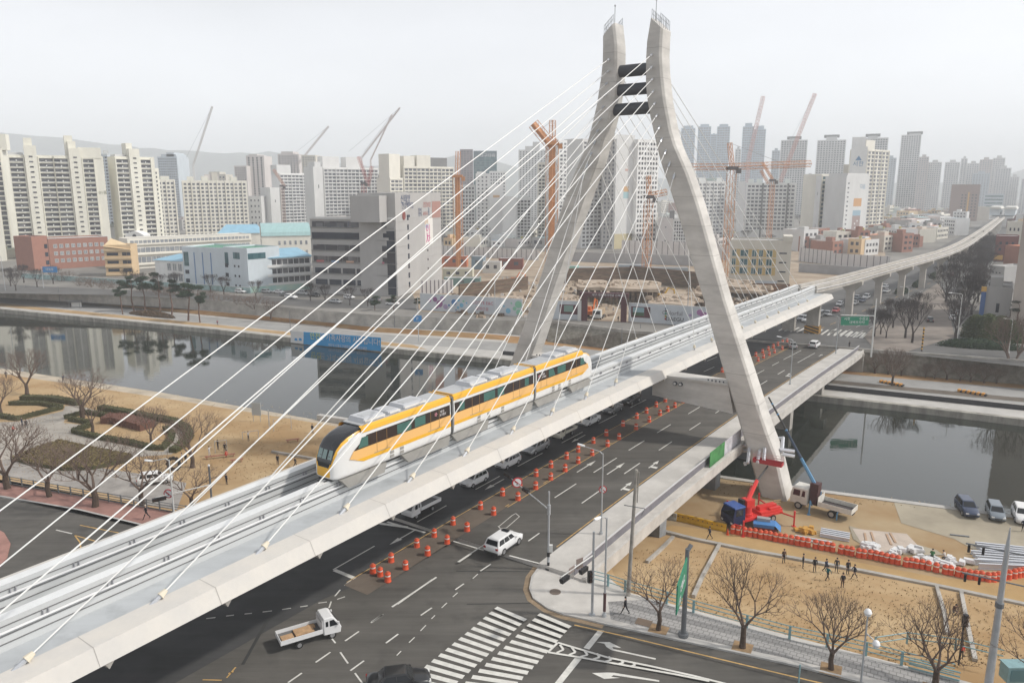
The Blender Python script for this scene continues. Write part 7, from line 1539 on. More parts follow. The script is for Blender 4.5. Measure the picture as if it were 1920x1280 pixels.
railing([Vector((-62.2,88.5,.13)),Vector((-49,83.8,.13)),Vector((-36.6,79.6,.13)),Vector((-27.4,76.4,.13))],'park_fence','grey metal fence between the red sidewalk and the sunken park',F_g,(.15,.45,.75,1.05),1.8,(.12,.12,1.15),.05,'fence')
# manhole on the corner
p0=gp(1041,1109,.135); mb=MB(); mb.lathe([(.52,0),(.52,.02)],20); o=mb.build('manhole_cover',mat('manhole_brown',(.14,.11,.09),.7,var=.2,scale=6)); o.location=p0; tag(o,'round brown manhole cover on the corner sidewalk','manhole cover')
for x,y,lb in [(1207,1166,'dark planting square in the sidewalk near the corner lamp')]:
    p0=gp(x,y,.142); mb=MB(); mb.box((0,0,0),(1.3,1.0,.02)); o=mb.build('tree_pit',mat('pit_earth',(.16,.12,.09),.95)); o.location=p0; o.rotation_euler.z=-.45; tag(o,lb,'tree pit')
# ================================================================ TREES AND PLANTS
M_bark = mat('bark_brown',(.085,.06,.045),.95,var=.2,scale=3,obj=True); M_twig = mat('twig_brown',(.14,.10,.08),.95); M_twd = mat('twig_dark',(.055,.045,.045),.95)
M_barkp = mat('pine_bark',(.13,.075,.055),.95,var=.2,scale=2,obj=True)
def leafmat(name,c0,c1):
    m = bpy.data.materials.new(name); m.use_nodes=True; n,l=m.node_tree.nodes,m.node_tree.links; b=n['Principled BSDF']; b.inputs['Roughness'].default_value=.8; b.inputs['Specular IOR Level'].default_value=.2
    g=n.new('ShaderNodeNewGeometry'); mx=n.new('ShaderNodeMix'); mx.data_type='RGBA'; mx.inputs[6].default_value=(*c0,1); mx.inputs[7].default_value=(*c1,1); l.new(g.outputs['Random Per Island'],mx.inputs[0]); l.new(mx.outputs[2],b.inputs['Base Color']); return m
L_pine = leafmat('pine_needles',(.012,.028,.014),(.035,.06,.028)); L_hedge = leafmat('hedge_leaves',(.045,.05,.02),(.10,.095,.045)); L_red = leafmat('hedge_reddish',(.10,.045,.035),(.17,.085,.06)); L_green = leafmat('evergreen_leaves',(.03,.05,.018),(.085,.10,.035)); L_olive = leafmat('dry_olive_leaves',(.12,.10,.04),(.22,.17,.08)); L_brown = leafmat('dry_bush_leaves',(.10,.065,.04),(.18,.12,.07))
def bare_tree(seed, H=8.0, spread=1.0, depth=6, up=.25, trunk=.28, dense=1.0, m=None, mt=None, tw=.009):
    R = random.Random(seed); tm, cm = MB(), MB()
    def seg(mb, a, b, ra, rb, n): mb.tube([a,b],[ra,rb],n,0,False)
    def grow(p, d, L, r, lv):
        k = 2; q = p
        for i in range(k):
            dd = (d+Vector((R.uniform(-.16,.16),R.uniform(-.16,.16),R.uniform(-.05,.12)))).normalized(); q2 = q+dd*L/k
            seg(cm,q,q2,r*(1-.22*i),r*(1-.22*(i+1)),5 if lv<2 else (4 if lv<3 else 3)); q=q2; d=dd
            if lv>=2 and lv<depth and R.random()<.55*dense:
                s_ = Vector((R.uniform(-1,1),R.uniform(-1,1),R.uniform(-.1,.7))).normalized(); t_ = (d*.5+s_).normalized(); seg(cm,q,q+t_*L*R.uniform(.4,.8),max(r*.35,tw*.6),tw*.35,3)
        if lv>=depth: return
        nb = 3 if (lv<3 or R.random()<.45*dense) else 2
        a0 = R.uniform(0,6.28)
        for i in range(nb):
            a = a0+i*2*math.pi/nb+R.uniform(-.5,.5); sp_ = R.uniform(.42,.85)*spread
            base = d.orthogonal().normalized(); o2 = d.cross(base)
            nd = (d+(base*math.cos(a)+o2*math.sin(a))*sp_+Vector((0,0,up))).normalized()
            grow(q,nd,L*R.uniform(.68,.86),max(r*.60,tw),lv+1)
    th = H*R.uniform(.20,.26)
    tm.tube([(0,0,-.3),(0,0,.2),(R.uniform(-.1,.1),R.uniform(-.1,.1),th*.6),(0,0,th)],[trunk*1.25,trunk,trunk*.85,trunk*.8],8)
    n0 = R.choice([3,4]); a0=R.uniform(0,6)
    for i in range(n0):
        a=a0+i*2*math.pi/n0+R.uniform(-.3,.3); grow(Vector((0,0,th-.1)),Vector((math.cos(a)*.6*spread,math.sin(a)*.6*spread,1)).normalized(),H*.235,trunk*.52,1)
    zt = max(v[2] for v in cm.v); s_ = H/zt
    cm.v = [(x*s_,y*s_,th-.1+(z-th+.1)*(H-th)/(zt-th)) if z>th-.1 else (x,y,z) for x,y,z in cm.v]
    r = thing('bare_tree',(0,0,-999),'x','tree'); tm.build('trunk',mt or M_bark,r); cm.build('crown',m or M_twig,r); return r
TP = [bare_tree(11,8,1.0,6), bare_tree(23,8,1.15,6), bare_tree(37,8,.9,6), bare_tree(41,8,1.05,6,.3)]
TD = [bare_tree(51,10,.8,6,.42,.3,1.5,M_twd,mat('bark_dark',(.05,.04,.038),.95),.024), bare_tree(67,10,.75,6,.46,.3,1.5,M_twd,MATS['bark_dark'],.024)]
def place_tree(protos, p, h, label, group, w=1.0, name=None):
    t = random.choice(protos); H0 = 10 if t in TD else 8; s_ = h/H0
    o = dup(t, p, random.uniform(0,6.28), label, group, scale=(s_*w,s_*w,s_)); 
    if name: o.name = name
    return o
def tpx(x,y,z,yt,label,group,w=1.0,protos=TP): p_=gp(x,y,z); return place_tree(protos,p_,top_at(p_,yt)-z,label,group,w)
for x,y,yt,w,lb in [(1234.5,1180,1050,1.0,'bare street tree beside the green road sign'),(1392,1213,1050,1.0,'bare street tree second from the green sign'),(1558,1254,1117,1.0,'bare street tree left of the double globe lamp'),(1752,1293,1132,1.05,'bare street tree in front of the stairs'),(1938,1300,1165,1.2,'bare street tree cut by the right edge')]: tpx(x,y,.13,yt,lb,'street trees on the right sidewalk',w)
for x,y in [(1234.5,1180),(1392,1213),(1558,1254),(1752,1293)]:
    p0=gp(x,y,.142); mb=MB(); mb.box((0,0,0),(1.5,1.5,.02)); o=mb.build('tree_pit',mat('pit_sand',(.30,.20,.11),.95,var=.2,scale=2)); o.location=p0; o.rotation_euler.z=-.47; tag(o,'square earth pit around a street tree base on the right sidewalk','tree pit','tree pits on the right sidewalk')
for x,y,yt,w,lb in [(14,917,790,1.3,'bare street tree on the red sidewalk nearest the left edge'),(93,932,815,1.2,'bare street tree second from the left on the red sidewalk'),(179,951,815,1.3,'bare street tree third from the left on the red sidewalk'),(267,944,840,1.35,'bare street tree on the red sidewalk before the parked SUV'),(360,955,868,1.3,'bare tree beside the deck edge behind the fence')]: tpx(x,y,.0,yt,lb,'street trees on the red sidewalk',w)
for x,y,yt,w,lb in [(51,740,655,1.2,'bare park tree at the water near the left edge'),(155,783,690,1.35,'tall bare park tree behind the curved hedge'),(174,810,735,1.1,'bare park tree at the tip of the hedged bed'),(284,830,760,1.0,'bare park tree inside the hedged bed'),(361,876,770,1.15,'bare park tree at the round end of the hedges'),(2,775,700,1.1,'bare park tree cut by the left edge')]: tpx(x,y,ZT,yt,lb,'park trees by the river',w)
for i,(x,y) in enumerate([(123,544),(155,553),(180,556),(205,559),(281,567),(308,571),(335,573),(363,577),(392,579),(420,583),(448,587),(478,591),(508,597)]):
    p0=gp(x,y,-4.9); place_tree(TP,p0,top_at(p0,y-38)+4.9,'bare tree in the row on the brown bank across the river','bare trees on the brown bank',1.3)
for i,(x,y) in enumerate([(20,536),(45,530),(70,538),(100,532),(240,538),(262,545),(300,548),(420,552),(480,560),(582,564),(610,568),(656,572),(690,574),(395,548),(330,545),(30,545)]):
    p0=gp(x,y,ZC); place_tree(TD,p0,top_at(p0,y-36)-ZC,'dark bare tree along the upper road of the far bank','dark bare trees of the upper road',1.1)
# avenue trees, dense and dark
for i,(x,y,yt) in enumerate([(1697,634,555),(1710,643,560),(1674,615,556),(1639,631,575),(1651,627,578),(1661,634,585),(1720,600,545),(1664,600,560)]): tpx(x,y,ZC,yt,['tall dark tree left of the striped post','dark tree nearest the river wall on the plaza','dark plaza tree right of the green sign','small dark tree under the green sign','thin dark tree beside the small one under the green sign','low dark tree on the plaza corner','dark tree on the plaza beside the avenue','dark tree behind the green sign'][i],'dark plaza trees',.95,TD)
def row(a,b,n,h,lb,w=1.15):
    A_,B_=gp(*a,ZC),gp(*b,ZC)
    for i in range(n): p_=A_.lerp(B_,i/(n-1)); place_tree(TD,p_+Vector((random.uniform(-.8,.8),random.uniform(-.8,.8),0)),h*random.uniform(.9,1.1),lb,'dark avenue trees',w)
row((1791,636),(1846,468),16,11,'dark bare tree in the right row of the side street')
row((1768,566),(1836,466),14,11,'dark bare tree in the middle row between avenue and side street')
row((1822,590),(1858,470),10,11,'dark bare tree in the row before the low grey building')
# pines
def pine(seed, H=14, m=None, flat=.45, n=9, br=3.4):
    R=random.Random(seed); tm=MB(); cm=MB(); pts=[Vector((0,0,-.3))]; x=y=0
    for i in range(6): x+=R.uniform(-.25,.25); y+=R.uniform(-.25,.25); pts.append(Vector((x,y,H*.78*(i+1)/6)))
    tm.tube(pts,[.26,.24,.21,.18,.15,.12,.08],7)
    for k in range(n):
        a=R.uniform(0,6.28); zz=H*R.uniform(.52,.95); rr=br*R.uniform(.3,1)*(1.15-abs(zz/H-.68)); c=Vector((x*zz/H+math.cos(a)*rr*.6,y+math.sin(a)*rr*.6,zz))
        tm.tube([Vector((x*.6,y*.6,zz-1.2)),c],[.08,.03],4)
        cr=R.uniform(1.0,1.7)
        for j in range(260):
            while True:
                q=Vector((R.uniform(-1,1),R.uniform(-1,1),R.uniform(-1,1)))
                if q.length<1: break
            q=Vector((q.x*cr,q.y*cr,q.z*cr*flat)); e=R.uniform(.14,.30); t1=Vector((R.uniform(-1,1),R.uniform(-1,1),R.uniform(-.5,.8))).normalized(); t2=t1.orthogonal().normalized()*.6
            cm.add([c+q-t2*e,c+q+t2*e,c+q+t1*e*1.6],[(0,1,2)])
    r=thing('pine_tree',(0,0,-999),'x','pine'); tm.build('trunk',M_barkp,r); cm.build('crown',m or L_pine,r); return r
PP=[pine(3),pine(8),pine(15)]
for i,(x,y,yt,w) in enumerate([(230,589,520,.9),(252,584,511,1.1),(272,584,512,1.15),(300,586,504,.95),(322,590,518,1.2),(353,601,524,1.3),(375,604,530,1.0)]):
    p0=gp(x,y,ZF+.1); h=top_at(p0,yt)-p0.z; dup(PP[i%3],p0,i*1.3,['slim dark pine at the left end of the riverside pine group','dark pine second from the left in the riverside group','full dark pine in the middle left of the riverside group','tall slender pine rising highest in the riverside group','dark pine right of the tallest one in the riverside group','wide dark pine at the right of the riverside group','last small pine at the right end of the riverside group'][i],'riverside pines',scale=(h/14*w,h/14*w,h/14))
for i,(x,y,yt) in enumerate([(704,590,552),(741,592,550),(783,588,556),(1905,610,560)]):
    p0=gp(x,y,-2.5 if i<3 else ZC); h=top_at(p0,yt)-p0.z; dup(PP[i%3],p0,i,['dark pine left of the hoarding, farthest left','dark pine left of the hoarding, middle','dark pine right behind the blue parking sign','dark pine at the right edge before the tall tower'][i],'pines near the hoarding',scale=(h/14*1.5,h/14*1.5,h/14))
def leafy(mb, R, vol, n, e0=.10, e1=.22):
    for _ in range(n):
        c=vol(R); e=R.uniform(e0,e1); t1=Vector((R.uniform(-1,1),R.uniform(-1,1),R.uniform(-1,1))).normalized(); t2=t1.orthogonal().normalized()
        mb.add([c-t1*e,c+t2*e*.7,c+t1*e,c-t2*e*.7],[(0,1,2,3)])
def bush(name,p,rx,ry,h,m,label,group=None,n=900,rz=0,core=True):
    R=random.Random(hash(label)%999); r=thing(name,p,label,'bush',group,rz); mb=MB()
    def vol(R):
        a=R.uniform(0,6.28); t=R.uniform(-.15,1); k=math.sqrt(max(0,1-t*t))*R.uniform(.82,1.08); return Vector((rx*k*math.cos(a),ry*k*math.sin(a),max(.02,h*t)))
    leafy(mb,R,vol,n,.12,.3); mb.build('foliage',m,r)
    if core: mb=MB(); mb.lathe([(1,0),(.95,.35),(.75,.65),(.4,.86),(.05,.93)],10); mb.v=[(x*rx*.88,y*ry*.88,z*h) for x,y,z in mb.v]; mb.build('core',m,r)
    return r
for i,(x,y,yt,rx) in enumerate([(1828,632,590,3.2),(1850,637,588,3.4),(1874,632,592,3.3),(1893,640,600,3.0)]):
    p0=gp(x,y,ZC); bush('evergreen_tree',p0,rx,rx,top_at(p0,yt)-ZC,L_green,['round evergreen tree at the left of the green clump by the low grey building','large round evergreen in the middle of the green clump','evergreen behind the lamp post in the green clump','small evergreen at the right of the green clump'][i],'evergreens by the low grey building',2200)
p0=gp(1838,652,ZC); bush('dark_hedge',p0,9,2.2,2.2,L_pine,'long dark clipped hedge under the evergreen clump',None,1800,-.35)
for x,y,rx,lb in [(1690,549,7,'dark hedge under the viaduct beside the third pier'),(1722,536,7,'second dark hedge under the viaduct'),(1753,520,8,'third dark hedge under the viaduct')]: bush('hedge',gp(x,y,ZC),2,rx,2.2,L_pine,lb,'hedges under the viaduct',900,-AZ)
bush('low_bush_row',gp(285,592,ZF+.05),10.5,1.7,1.7,L_brown,'long rounded brown bush under the riverside pines',None,3000,ang(gp(240,588,ZF),gp(331,598,ZF)))
for i,(x,y) in enumerate([(1640,700),(1665,702),(1690,704),(1710,700),(1735,708),(1752,710),(1775,712),(1800,714),(1820,716),(1845,718),(1868,719),(1100,648),(1140,652)]):
    p0=gp(x,y,ZF); place_tree(TP,p0,random.uniform(3.5,5),'low bare shrub tree in front of the stone retaining wall','bare shrubs at the retaining wall',1.5)
for x,y,yt,lb in [(1673,723,650,'bare tree ringed by orange and black kerb blocks'),(1893,714,588,'tall bare tree in front of the retaining wall at the right')]: tpx(x,y,ZF,yt,lb,None,.9)
for k,(xa,ya,xb,yb) in enumerate([(1650,716,1694,724),(1796,733,1850,742)]):
    A_,B_=gp(xa,ya,ZF+.1),gp(xb,yb,ZF+.1); o=thing('striped_kerb',A_,['orange and black kerb block row around the tree on the bank road','orange and black kerb block row on the bank road at the right'][k],'kerb',None,ang(A_,B_)); L_=(B_-A_).length
    for i in range(6): mb=MB(); mb.bx(L_*i/6,L_*(i+.55)/6,-.5,.5,0,.5); mb.build('block',mat('kerb_orange',(.6,.28,.05),.6),o); mb=MB(); mb.bx(L_*(i+.55)/6,L_*(i+1)/6,-.5,.5,0,.3); mb.build('dark_block',S_blk,o)
# ---- park on the left
pk=lambda L_: [(a/4.5725,720+b/4.5725) for a,b in L_]
mb=MB(); mb.flat(poly_px(pk([(-300,420),(0,325),(150,320),(540,230),(560,185),(680,185),(860,235),(560,290),(545,330),(780,355),(625,415),(860,480),(1300,570),(1400,575),(1490,480),(1480,420),(1400,370),(1560,370),(1630,430),(1590,520),(1470,600),(1130,625),(850,550),(540,495),(130,640),(-300,680)]),ZT+.03)); struct(mb,'park_plaza',mat('plaza_concrete',(.36,.33,.29),.9,var=.12,scale=.3))
mb=MB(); mb.flat(poly_px([(0,820),(60,850),(140,866),(210,880),(280,890),(350,905),(330,960),(200,925),(90,905),(0,890)],ZT+.02)); struct(mb,'park_lot',mat('lot_grey',(.30,.28,.26),.9,var=.2,scale=.3))
def hedge(pts,w,h,m,label,group='park hedges',name='hedge',z=ZT):
    P=[gp(a,b,z) for a,b in pk(pts)]; r=thing(name,P[0],label,'hedge',group); R=random.Random(len(label)); mb=MB(); L_=sum((b-a).length for a,b in zip(P,P[1:]))
    def vol(R):
        t=R.uniform(0,L_)
        for a,b in zip(P,P[1:]):
            l=(b-a).length
            if t<=l: break
            t-=l
        d=(b-a).normalized(); n=Vector((-d.y,d.x,0)); f=R.random()
        if f<.5: return a+d*t+n*R.uniform(-w/2,w/2)+Vector((0,0,h*R.uniform(.92,1.08)))
        return a+d*t+n*(w/2*R.choice([-1,1])*R.uniform(.9,1.1))+Vector((0,0,h*R.uniform(.05,1)))
    leafy(mb,R,vol,int(L_*42),.07,.16); mb.build('foliage',m,r,True)
    mb=MB(); mb.sweep([(-w*.42,0),(w*.42,0),(w*.42,h*.93),(-w*.42,h*.93)],[tuple(q) for q in P]); mb.build('core',m,r,True); return r
hedge([(190,135),(450,140),(680,180)],1.6,1.0,L_hedge,'curved green hedge farthest from the road in the park')
hedge([(85,178),(350,178),(530,210)],1.0,.8,L_hedge,'upper hedge of the lawn at the left edge')
hedge([(530,212),(400,245),(150,312),(0,285),(-200,260)],1.0,.8,L_hedge,'lower hedge of the lawn at the left edge')
hedge([(860,215),(1100,258),(1320,302),(1500,335),(1600,400),(1625,460),(1560,540),(1480,590)],1.5,.9,L_hedge,'long outer hedge curving round the park bed')
hedge([(630,415),(850,470),(1120,515),(1300,560),(1390,565),(1460,500),(1478,440),(1420,390)],1.0,.8,L_hedge,'lower hedge of the pointed bed')
hedge([(630,415),(780,362)],1.0,.8,L_hedge,'short hedge at the tip of the pointed bed'); hedge([(780,345),(600,312)],1.0,.8,L_hedge,'short hedge above the tip of the pointed bed')
hedge([(560,300),(730,255),(930,282),(1300,345)],1.0,.8,L_hedge,'upper hedge of the pointed bed')
hedge([(900,320),(1020,320),(1270,385)],3.6,1.3,L_red,'thick reddish brown hedge inside the pointed bed')
P=[gp(a,b,ZT) for a,b in pk([(110,655),(330,560),(520,505),(700,545),(1140,635),(1080,675),(800,735),(550,745),(300,705)])]
r=thing('shrub_bed',P[0],'large olive brown shrub bed in front of the park fence','shrub bed'); mb=MB(); mb.prism([(q.x,q.y) for q in P],ZT,ZT+.6); mb.build('core',L_hedge,r,True)
R=random.Random(5); xs=[q.x for q in P]; ys=[q.y for q in P]
def inside(x,y):
    c=False; n=len(P)
    for i in range(n):
        a,b=P[i],P[(i+1)%n]
        if (a.y>y)!=(b.y>y) and x<(b.x-a.x)*(y-a.y)/(b.y-a.y)+a.x: c=not c
    return c
mb=MB(); k=0
while k<9000:
    x,y=R.uniform(min(xs),max(xs)),R.uniform(min(ys),max(ys))
    if inside(x,y): k+=1; leafy(mb,R,lambda R:Vector((x,y,ZT+.6+R.uniform(-.05,.15))),1,.10,.22)
mb.build('foliage',L_olive,r,True)
p0=gp(292,905,ZT); car('suv','white',p0,.35,'white SUV parked in the sunken lot behind the left fence')
mb=MB()
r=thing('tyre_ring',gp(327,882,ZT),'upright ring of old tyres in the park','play ring')
for k in range(12): a=k*math.pi/6; mb=MB(); mb.tube([(math.cos(a)*.9,-.15,1.1+math.sin(a)*.9),(math.cos(a)*.9,.15,1.1+math.sin(a)*.9)],.27,8); mb.build('tyre',V_tyre,r)
for x,y,a_,L_,lb in [(413,858,.35,4.5,'long red brown bench on the sand, left one'),(444,866,.35,1.9,'short red brown bench on the sand'),(549,828,.4,2.2,'red brown bench beside the swing bar near the river')]:
    o=thing('bench',gp(x,y,ZT),lb,'bench','benches on the sand',a_); M_b=mat('bench_red',(.28,.11,.07),.7)
    mb=MB(); mb.bx(-L_/2,L_/2,-.22,.22,.4,.48); mb.build('seat',M_b,o)
    for sx in (-L_/2+.3,L_/2-.3): mb=MB(); mb.bx(sx-.05,sx+.05,-.2,.2,0,.4); mb.build('leg',M_b,o)
for x,y,w_,h_,lb in [(470,822,2.6,1.3,'low exercise bars on the sand'),(505,800,.1,3.2,'tall thin post of the river exercise frame'),(530,806,3,2.2,'pull up frame near the river'),(415,848,1.8,2.0,'pale exercise frame beside the stretching person')]:
    o=thing('exercise_frame',gp(x,y,ZT),lb,'exercise frame','exercise equipment on the sand',.4)
    for sx in (-w_/2,w_/2): mb=MB(); mb.tube([(sx,0,0),(sx,0,h_)],.05,6); mb.build('post',S_gal,o)
    mb=MB(); mb.tube([(-w_/2-.01,0,h_),(w_/2+.01,0,h_)],.04,6); mb.build('bar',S_gal,o)
o=thing('notice_board',gp(482,790,ZT),'pale notice board on two legs at the shore','notice board',None,-.2); mb=MB(); mb.bx(-.9,.9,-.05,.05,1.2,3.6); b_=mb.build('panel',mat('board_pale',(.42,.45,.46),.6),o)
for sx in (-.7,.7): mb=MB(); mb.tube([(sx,0,0),(sx,0,1.3)],.05,6); mb.build('leg',S_gal,o)
A_,B_=gp(510,848,ZT),gp(600,864,ZT); mb=MB(); mb.sweep([(-.2,0),(.2,0),(.2,.35),(-.2,.35)],[tuple(A_),tuple(B_)]); tag(mb.build('low_wall',M_concw),'low concrete wall on the sand before the train nose','wall')
for t in TP+PP+TD[1:]:     # prototypes are not part of the place
    for ch in list(t.children): bpy.data.objects.remove(ch)
    bpy.data.objects.remove(t)
TD2 = TD[:1]; TD = TD[:1]
R=random.Random(12); mb=MB()
def tuft(q,e):
    for _ in range(3): a=R.uniform(0,6.28); mb.add([q+Vector((-e*.5*math.cos(a),-e*.5*math.sin(a),0)),q+Vector((e*.5*math.cos(a),e*.5*math.sin(a),0)),q+Vector((R.uniform(-.1,.1),R.uniform(-.1,.1),e))],[(0,1,2)])
for _ in range(5200): x=R.uniform(1180,1960); y=R.uniform(1030,1250); q=sp(x,y); q.z=slope_z(q); tuft(q,R.uniform(.05,.15)) if (q.z>ZT+.25 and q.z<-.75) else None
for _ in range(5200): x=R.uniform(-20,640); y=R.uniform(715,900); q=gp(x,y,ZT); tuft(q,R.uniform(.05,.15)) if y>700+x*.12 else None
for _ in range(1500): x=R.uniform(1270,1960); y=R.uniform(900,1000); q=gp(x,y,ZT); tuft(q,R.uniform(.06,.16)) if y<925+(x-1270)*.06 and y>890+(x-1330)*.125 else None
tag(mb.build('dry_grass_tufts',leafmat('tuft_straw',(.33,.24,.13),(.46,.35,.21))),'dry straw coloured grass tufts scattered over the banks','grass',kind='stuff')
# ================================================================ BANNER ON THE EMBANKMENT
def onplane(x,y,A,B):
    """pixel ray meets the vertical plane through A and B"""
    r=gp(x,y,0)-Vector((0,0,CAMH)); n=Vector((-(B-A).y,(B-A).x,0)); t=(A-Vector((0,0,CAMH))).dot(n)/r.dot(n); return Vector((0,0,CAMH))+r*t
def panel_on(name,A,B,px4,m,par=None,off=.0,th=.06):
    n=Vector(((B-A).y,-(B-A).x,0)).normalized(); P=[onplane(x,y,A,B)+n*off for x,y in px4]
    mb=MB(); mb.add(P+[q-n*th for q in P],[(0,1,2,3),(7,6,5,4),(1,0,4,5),(2,1,5,6),(3,2,6,7),(0,3,7,4)]); return mb.build(name,m,par,par is not None)
BA,BB = gp(545,643,ZW),gp(716,660,ZW); n_b=Vector(((BB-BA).y,-(BB-BA).x,0)).normalized(); BA+=n_b*.35; BB+=n_b*.35
bn=thing('river_banner',BA,'long sky blue banner with white lettering on the far embankment wall','banner')
panel_on('banner_cloth',BA,BB,[(569,645),(714,658),(714,633),(569,622)],mat('banner_blue',(.03,.30,.62),.6,var=.05,scale=.4),bn)
panel_on('banner_end_panel',BA,BB,[(545,642),(568.5,644.8),(568.5,621.8),(545,619.5)],mat('banner_pale',(.66,.66,.66),.6),bn)
def text_on(s,x,y,size,m,A,B,par,sq=1.0,off=.1):
    n=Vector(((B-A).y,-(B-A).x,0)).normalized(); c=onplane(x,y,A,B)+n*off; M=Matrix.Translation(c-par.location)@Matrix.Rotation(ang(A,B),4,'Z'); return txt(s,size,m,par,M,name='lettering',squash=sq)
text_on('안전',591,631,2.1,P_('banner_yellow',(.65,.70,.15)),BA,BB,bn,.95); text_on('은 가족사랑의 시작입니다!',655,637,2.0,S_sw,BA,BB,bn,.92); text_on('대구도시철도건설본부 모노레일건설단',652,650,.85,S_sw,BA,BB,bn,.95)
for x,c in ((552,(.05,.3,.6)),(560,(.05,.3,.6))): panel_on('emblem',BA,BB,[(x,638),(x+6,638.7),(x+5,634),(x+1,633.5)],P_('emblem_blue',c),bn,.05)
# ================================================================ CONSTRUCTION SITE
M_site=mat('site_earth',(.27,.20,.14),.95,var2=(.40,.33,.25),scale=.10,bump=.5); M_rub=mat('site_slab',(.46,.38,.30),.95,var2=(.30,.23,.17),scale=.4,bump=.6); M_tim=mat('pit_lagging',(.20,.145,.10),.95,var2=(.10,.075,.055),scale=.5,stretch=(.6,.6,3),bump=.4)
M_hb=mat('hoarding_pale',(.52,.55,.58),.6,var=.05,scale=.3); M_rib=None
mb=MB(); mb.flat(poly_px([(788,584),(900,590),(1090,600),(1340,612),(1420,560),(1500,540),(1660,500),(1660,470),(1500,470),(1300,475),(1100,478),(960,468),(830,462),(760,520)],ZC+.03)); struct(mb,'site_ground',M_site)
HA,HB=gp(788,581,ZC),gp(979,594,ZC)
def bld_wall(name,label,A,B,h,m,th=.25,cat='wall'):
    o=thing(name,A,label,cat,None,ang(A,B)); L_=(B-A).length; mb=MB(); mb.bx(0,L_,0,th,0,h); mb.build('panel',m,o); mb=MB(); mb.bx(-.02,L_+.02,-.03,th+.03,h,h+.12); mb.build('cap',S_wht,o); return o,L_
def dots(o,L_,h,spec,par=None):
    for fx_,fz_,r_,c,nm in spec:
        mb=MB(); mb.tube([(L_*fx_,-.02,h*fz_),(L_*fx_,-.06,h*fz_)],r_,12); mb.build('printed_dot',P_(nm,c),o)
PU=(.28,.12,.26);PL=(.36,.28,.44);BL=(.08,.20,.42);SK=(.18,.42,.58);GN=(.25,.50,.36);MG=(.42,.20,.40)
R=random.Random(4)
o,L_=bld_wall('hoarding','long pale site hoarding printed with purple and blue dots, left of the pylon leg',gp(788,581,ZC),gp(979,594,ZC),5.2,M_hb); Lh_=L_
sp_=[(.10,.62,.5,MG,'pm'),(.155,.70,.8,PU,'pu'),(.20,.45,1.1,PU,'pu'),(.23,.75,.9,PL,'pl'),(.26,.30,.8,PL,'pl'),(.17,.25,.5,PU,'pu'),(.295,.4,.35,BL,'bl'),(.345,.6,.9,BL,'bl'),(.39,.75,.5,SK,'sk'),(.385,.3,.45,SK,'sk'),(.42,.45,.7,SK,'sk'),(.44,.7,.35,GN,'gn'),(.365,.15,.25,BL,'bl'),(.47,.6,.3,SK,'sk'),(.83,.55,.3,SK,'sk'),(.87,.3,.8,SK,'sk'),(.90,.75,.3,GN,'gn'),(.93,.45,.6,GN,'gn'),(.965,.7,1.1,GN,'gn'),(.97,.25,.9,GN,'gn')]
dots(o,L_,5.2,sp_); M_rl=P_('letter_red',(.45,.12,.16)); txt('LOTTE E&C',1.35,M_rl,o,Matrix.Translation((L_*.63,-.08,3.4)),name='lettering'); txt('롯데건설',1.2,M_rl,o,Matrix.Translation((L_*.62,-.08,1.6)),name='lettering')
o,L_=bld_wall('hoarding','short pale site hoarding with a dark picture panel left of the site gate',gp(1018,597,ZC),gp(1086,600,ZC),5.4,M_hb)
mb=MB(); mb.bx(L_*.46,L_*.95,-.06,-.01,1.6,4.4); mb.build('picture_panel',P_('picture_maroon',(.10,.03,.04)),o); mb=MB(); mb.bx(L_*.58,L_*.83,-.09,-.06,2.3,4.2); mb.build('picture',P_('picture_green',(.2,.3,.26)),o)
o,L_=bld_wall('hoarding','long pale site hoarding with city logo lettering right of the site gate',gp(1178,603,ZC),gp(1345,614,ZC),5.4,M_hb)
mb=MB(); mb.bx(L_*.03,L_*.25,-.06,-.01,1.4,4.5); mb.build('picture_panel',P_('picture_maroon',(.10,.03,.04)),o); mb=MB(); mb.bx(L_*.05,L_*.18,-.09,-.06,2.4,4.3); mb.build('picture',P_('picture_sky',(.25,.38,.42)),o)
mb=MB(); mb.bx(L_*.05,L_*.18,-.1,-.06,1.9,2.9); mb.build('picture',P_('picture_trees',(.05,.1,.05)),o)
txt('Colorful',1.7,P_('letter_grey',(.20,.20,.22)),o,Matrix.Translation((L_*.50,-.08,3.2)),name='lettering'); txt('DAEGU',1.5,P_('letter_black',(.03,.03,.03)),o,Matrix.Translation((L_*.53,-.08,1.5)),name='lettering')
for k,c in enumerate([(.02,.1,.2),(.02,.02,.02),(.05,.25,.15),(.3,.25,.05),(.3,.05,.05)]): mb=MB(); mb.tube([(L_*.427,-.03,4.5-.75*k),(L_*.427,-.08,4.5-.75*k)],.32,8); mb.build('logo_dot',P_('logod%d'%k,c),o)
dots(o,L_,5.4,[(.70,.55,.4,PL,'pl'),(.80,.72,.8,MG,'mg2'),(.85,.55,1.1,MG,'mg2'),(.94,.78,.9,(.45,.33,.42),'pk')])
gA,gB=gp(1090,601,ZC),gp(1174,604,ZC); o=thing('site_gate',gA,'dark red portal gate of the construction site','gate',None,ang(gA,gB)); L_=(gB-gA).length; M_gt=mat('gate_maroon',(.09,.03,.035),.6)
for x0,x1,z0,z1,y1 in ((0,1.6,0,7,1.2),(L_-1.6,L_,0,7,1.2)): mb=MB(); mb.bx(x0,x1,-.2,y1,z0,z1); mb.build('gate_post',M_gt,o)
mb=MB(); mb.bx(-.6,L_+.5,-.3,1.3,7,8.2); mb.build('gate_beam',M_gt,o); mb=MB(); mb.bx(-1.1,-.05,-.1,.3,0,5.8); mb.build('gate_pillar',S_wht,o)
txt('대구 대봉 롯데캐슬 신축현장',.8,S_sw,o,Matrix.Translation((L_*.6,-.34,7.6)),name='lettering')
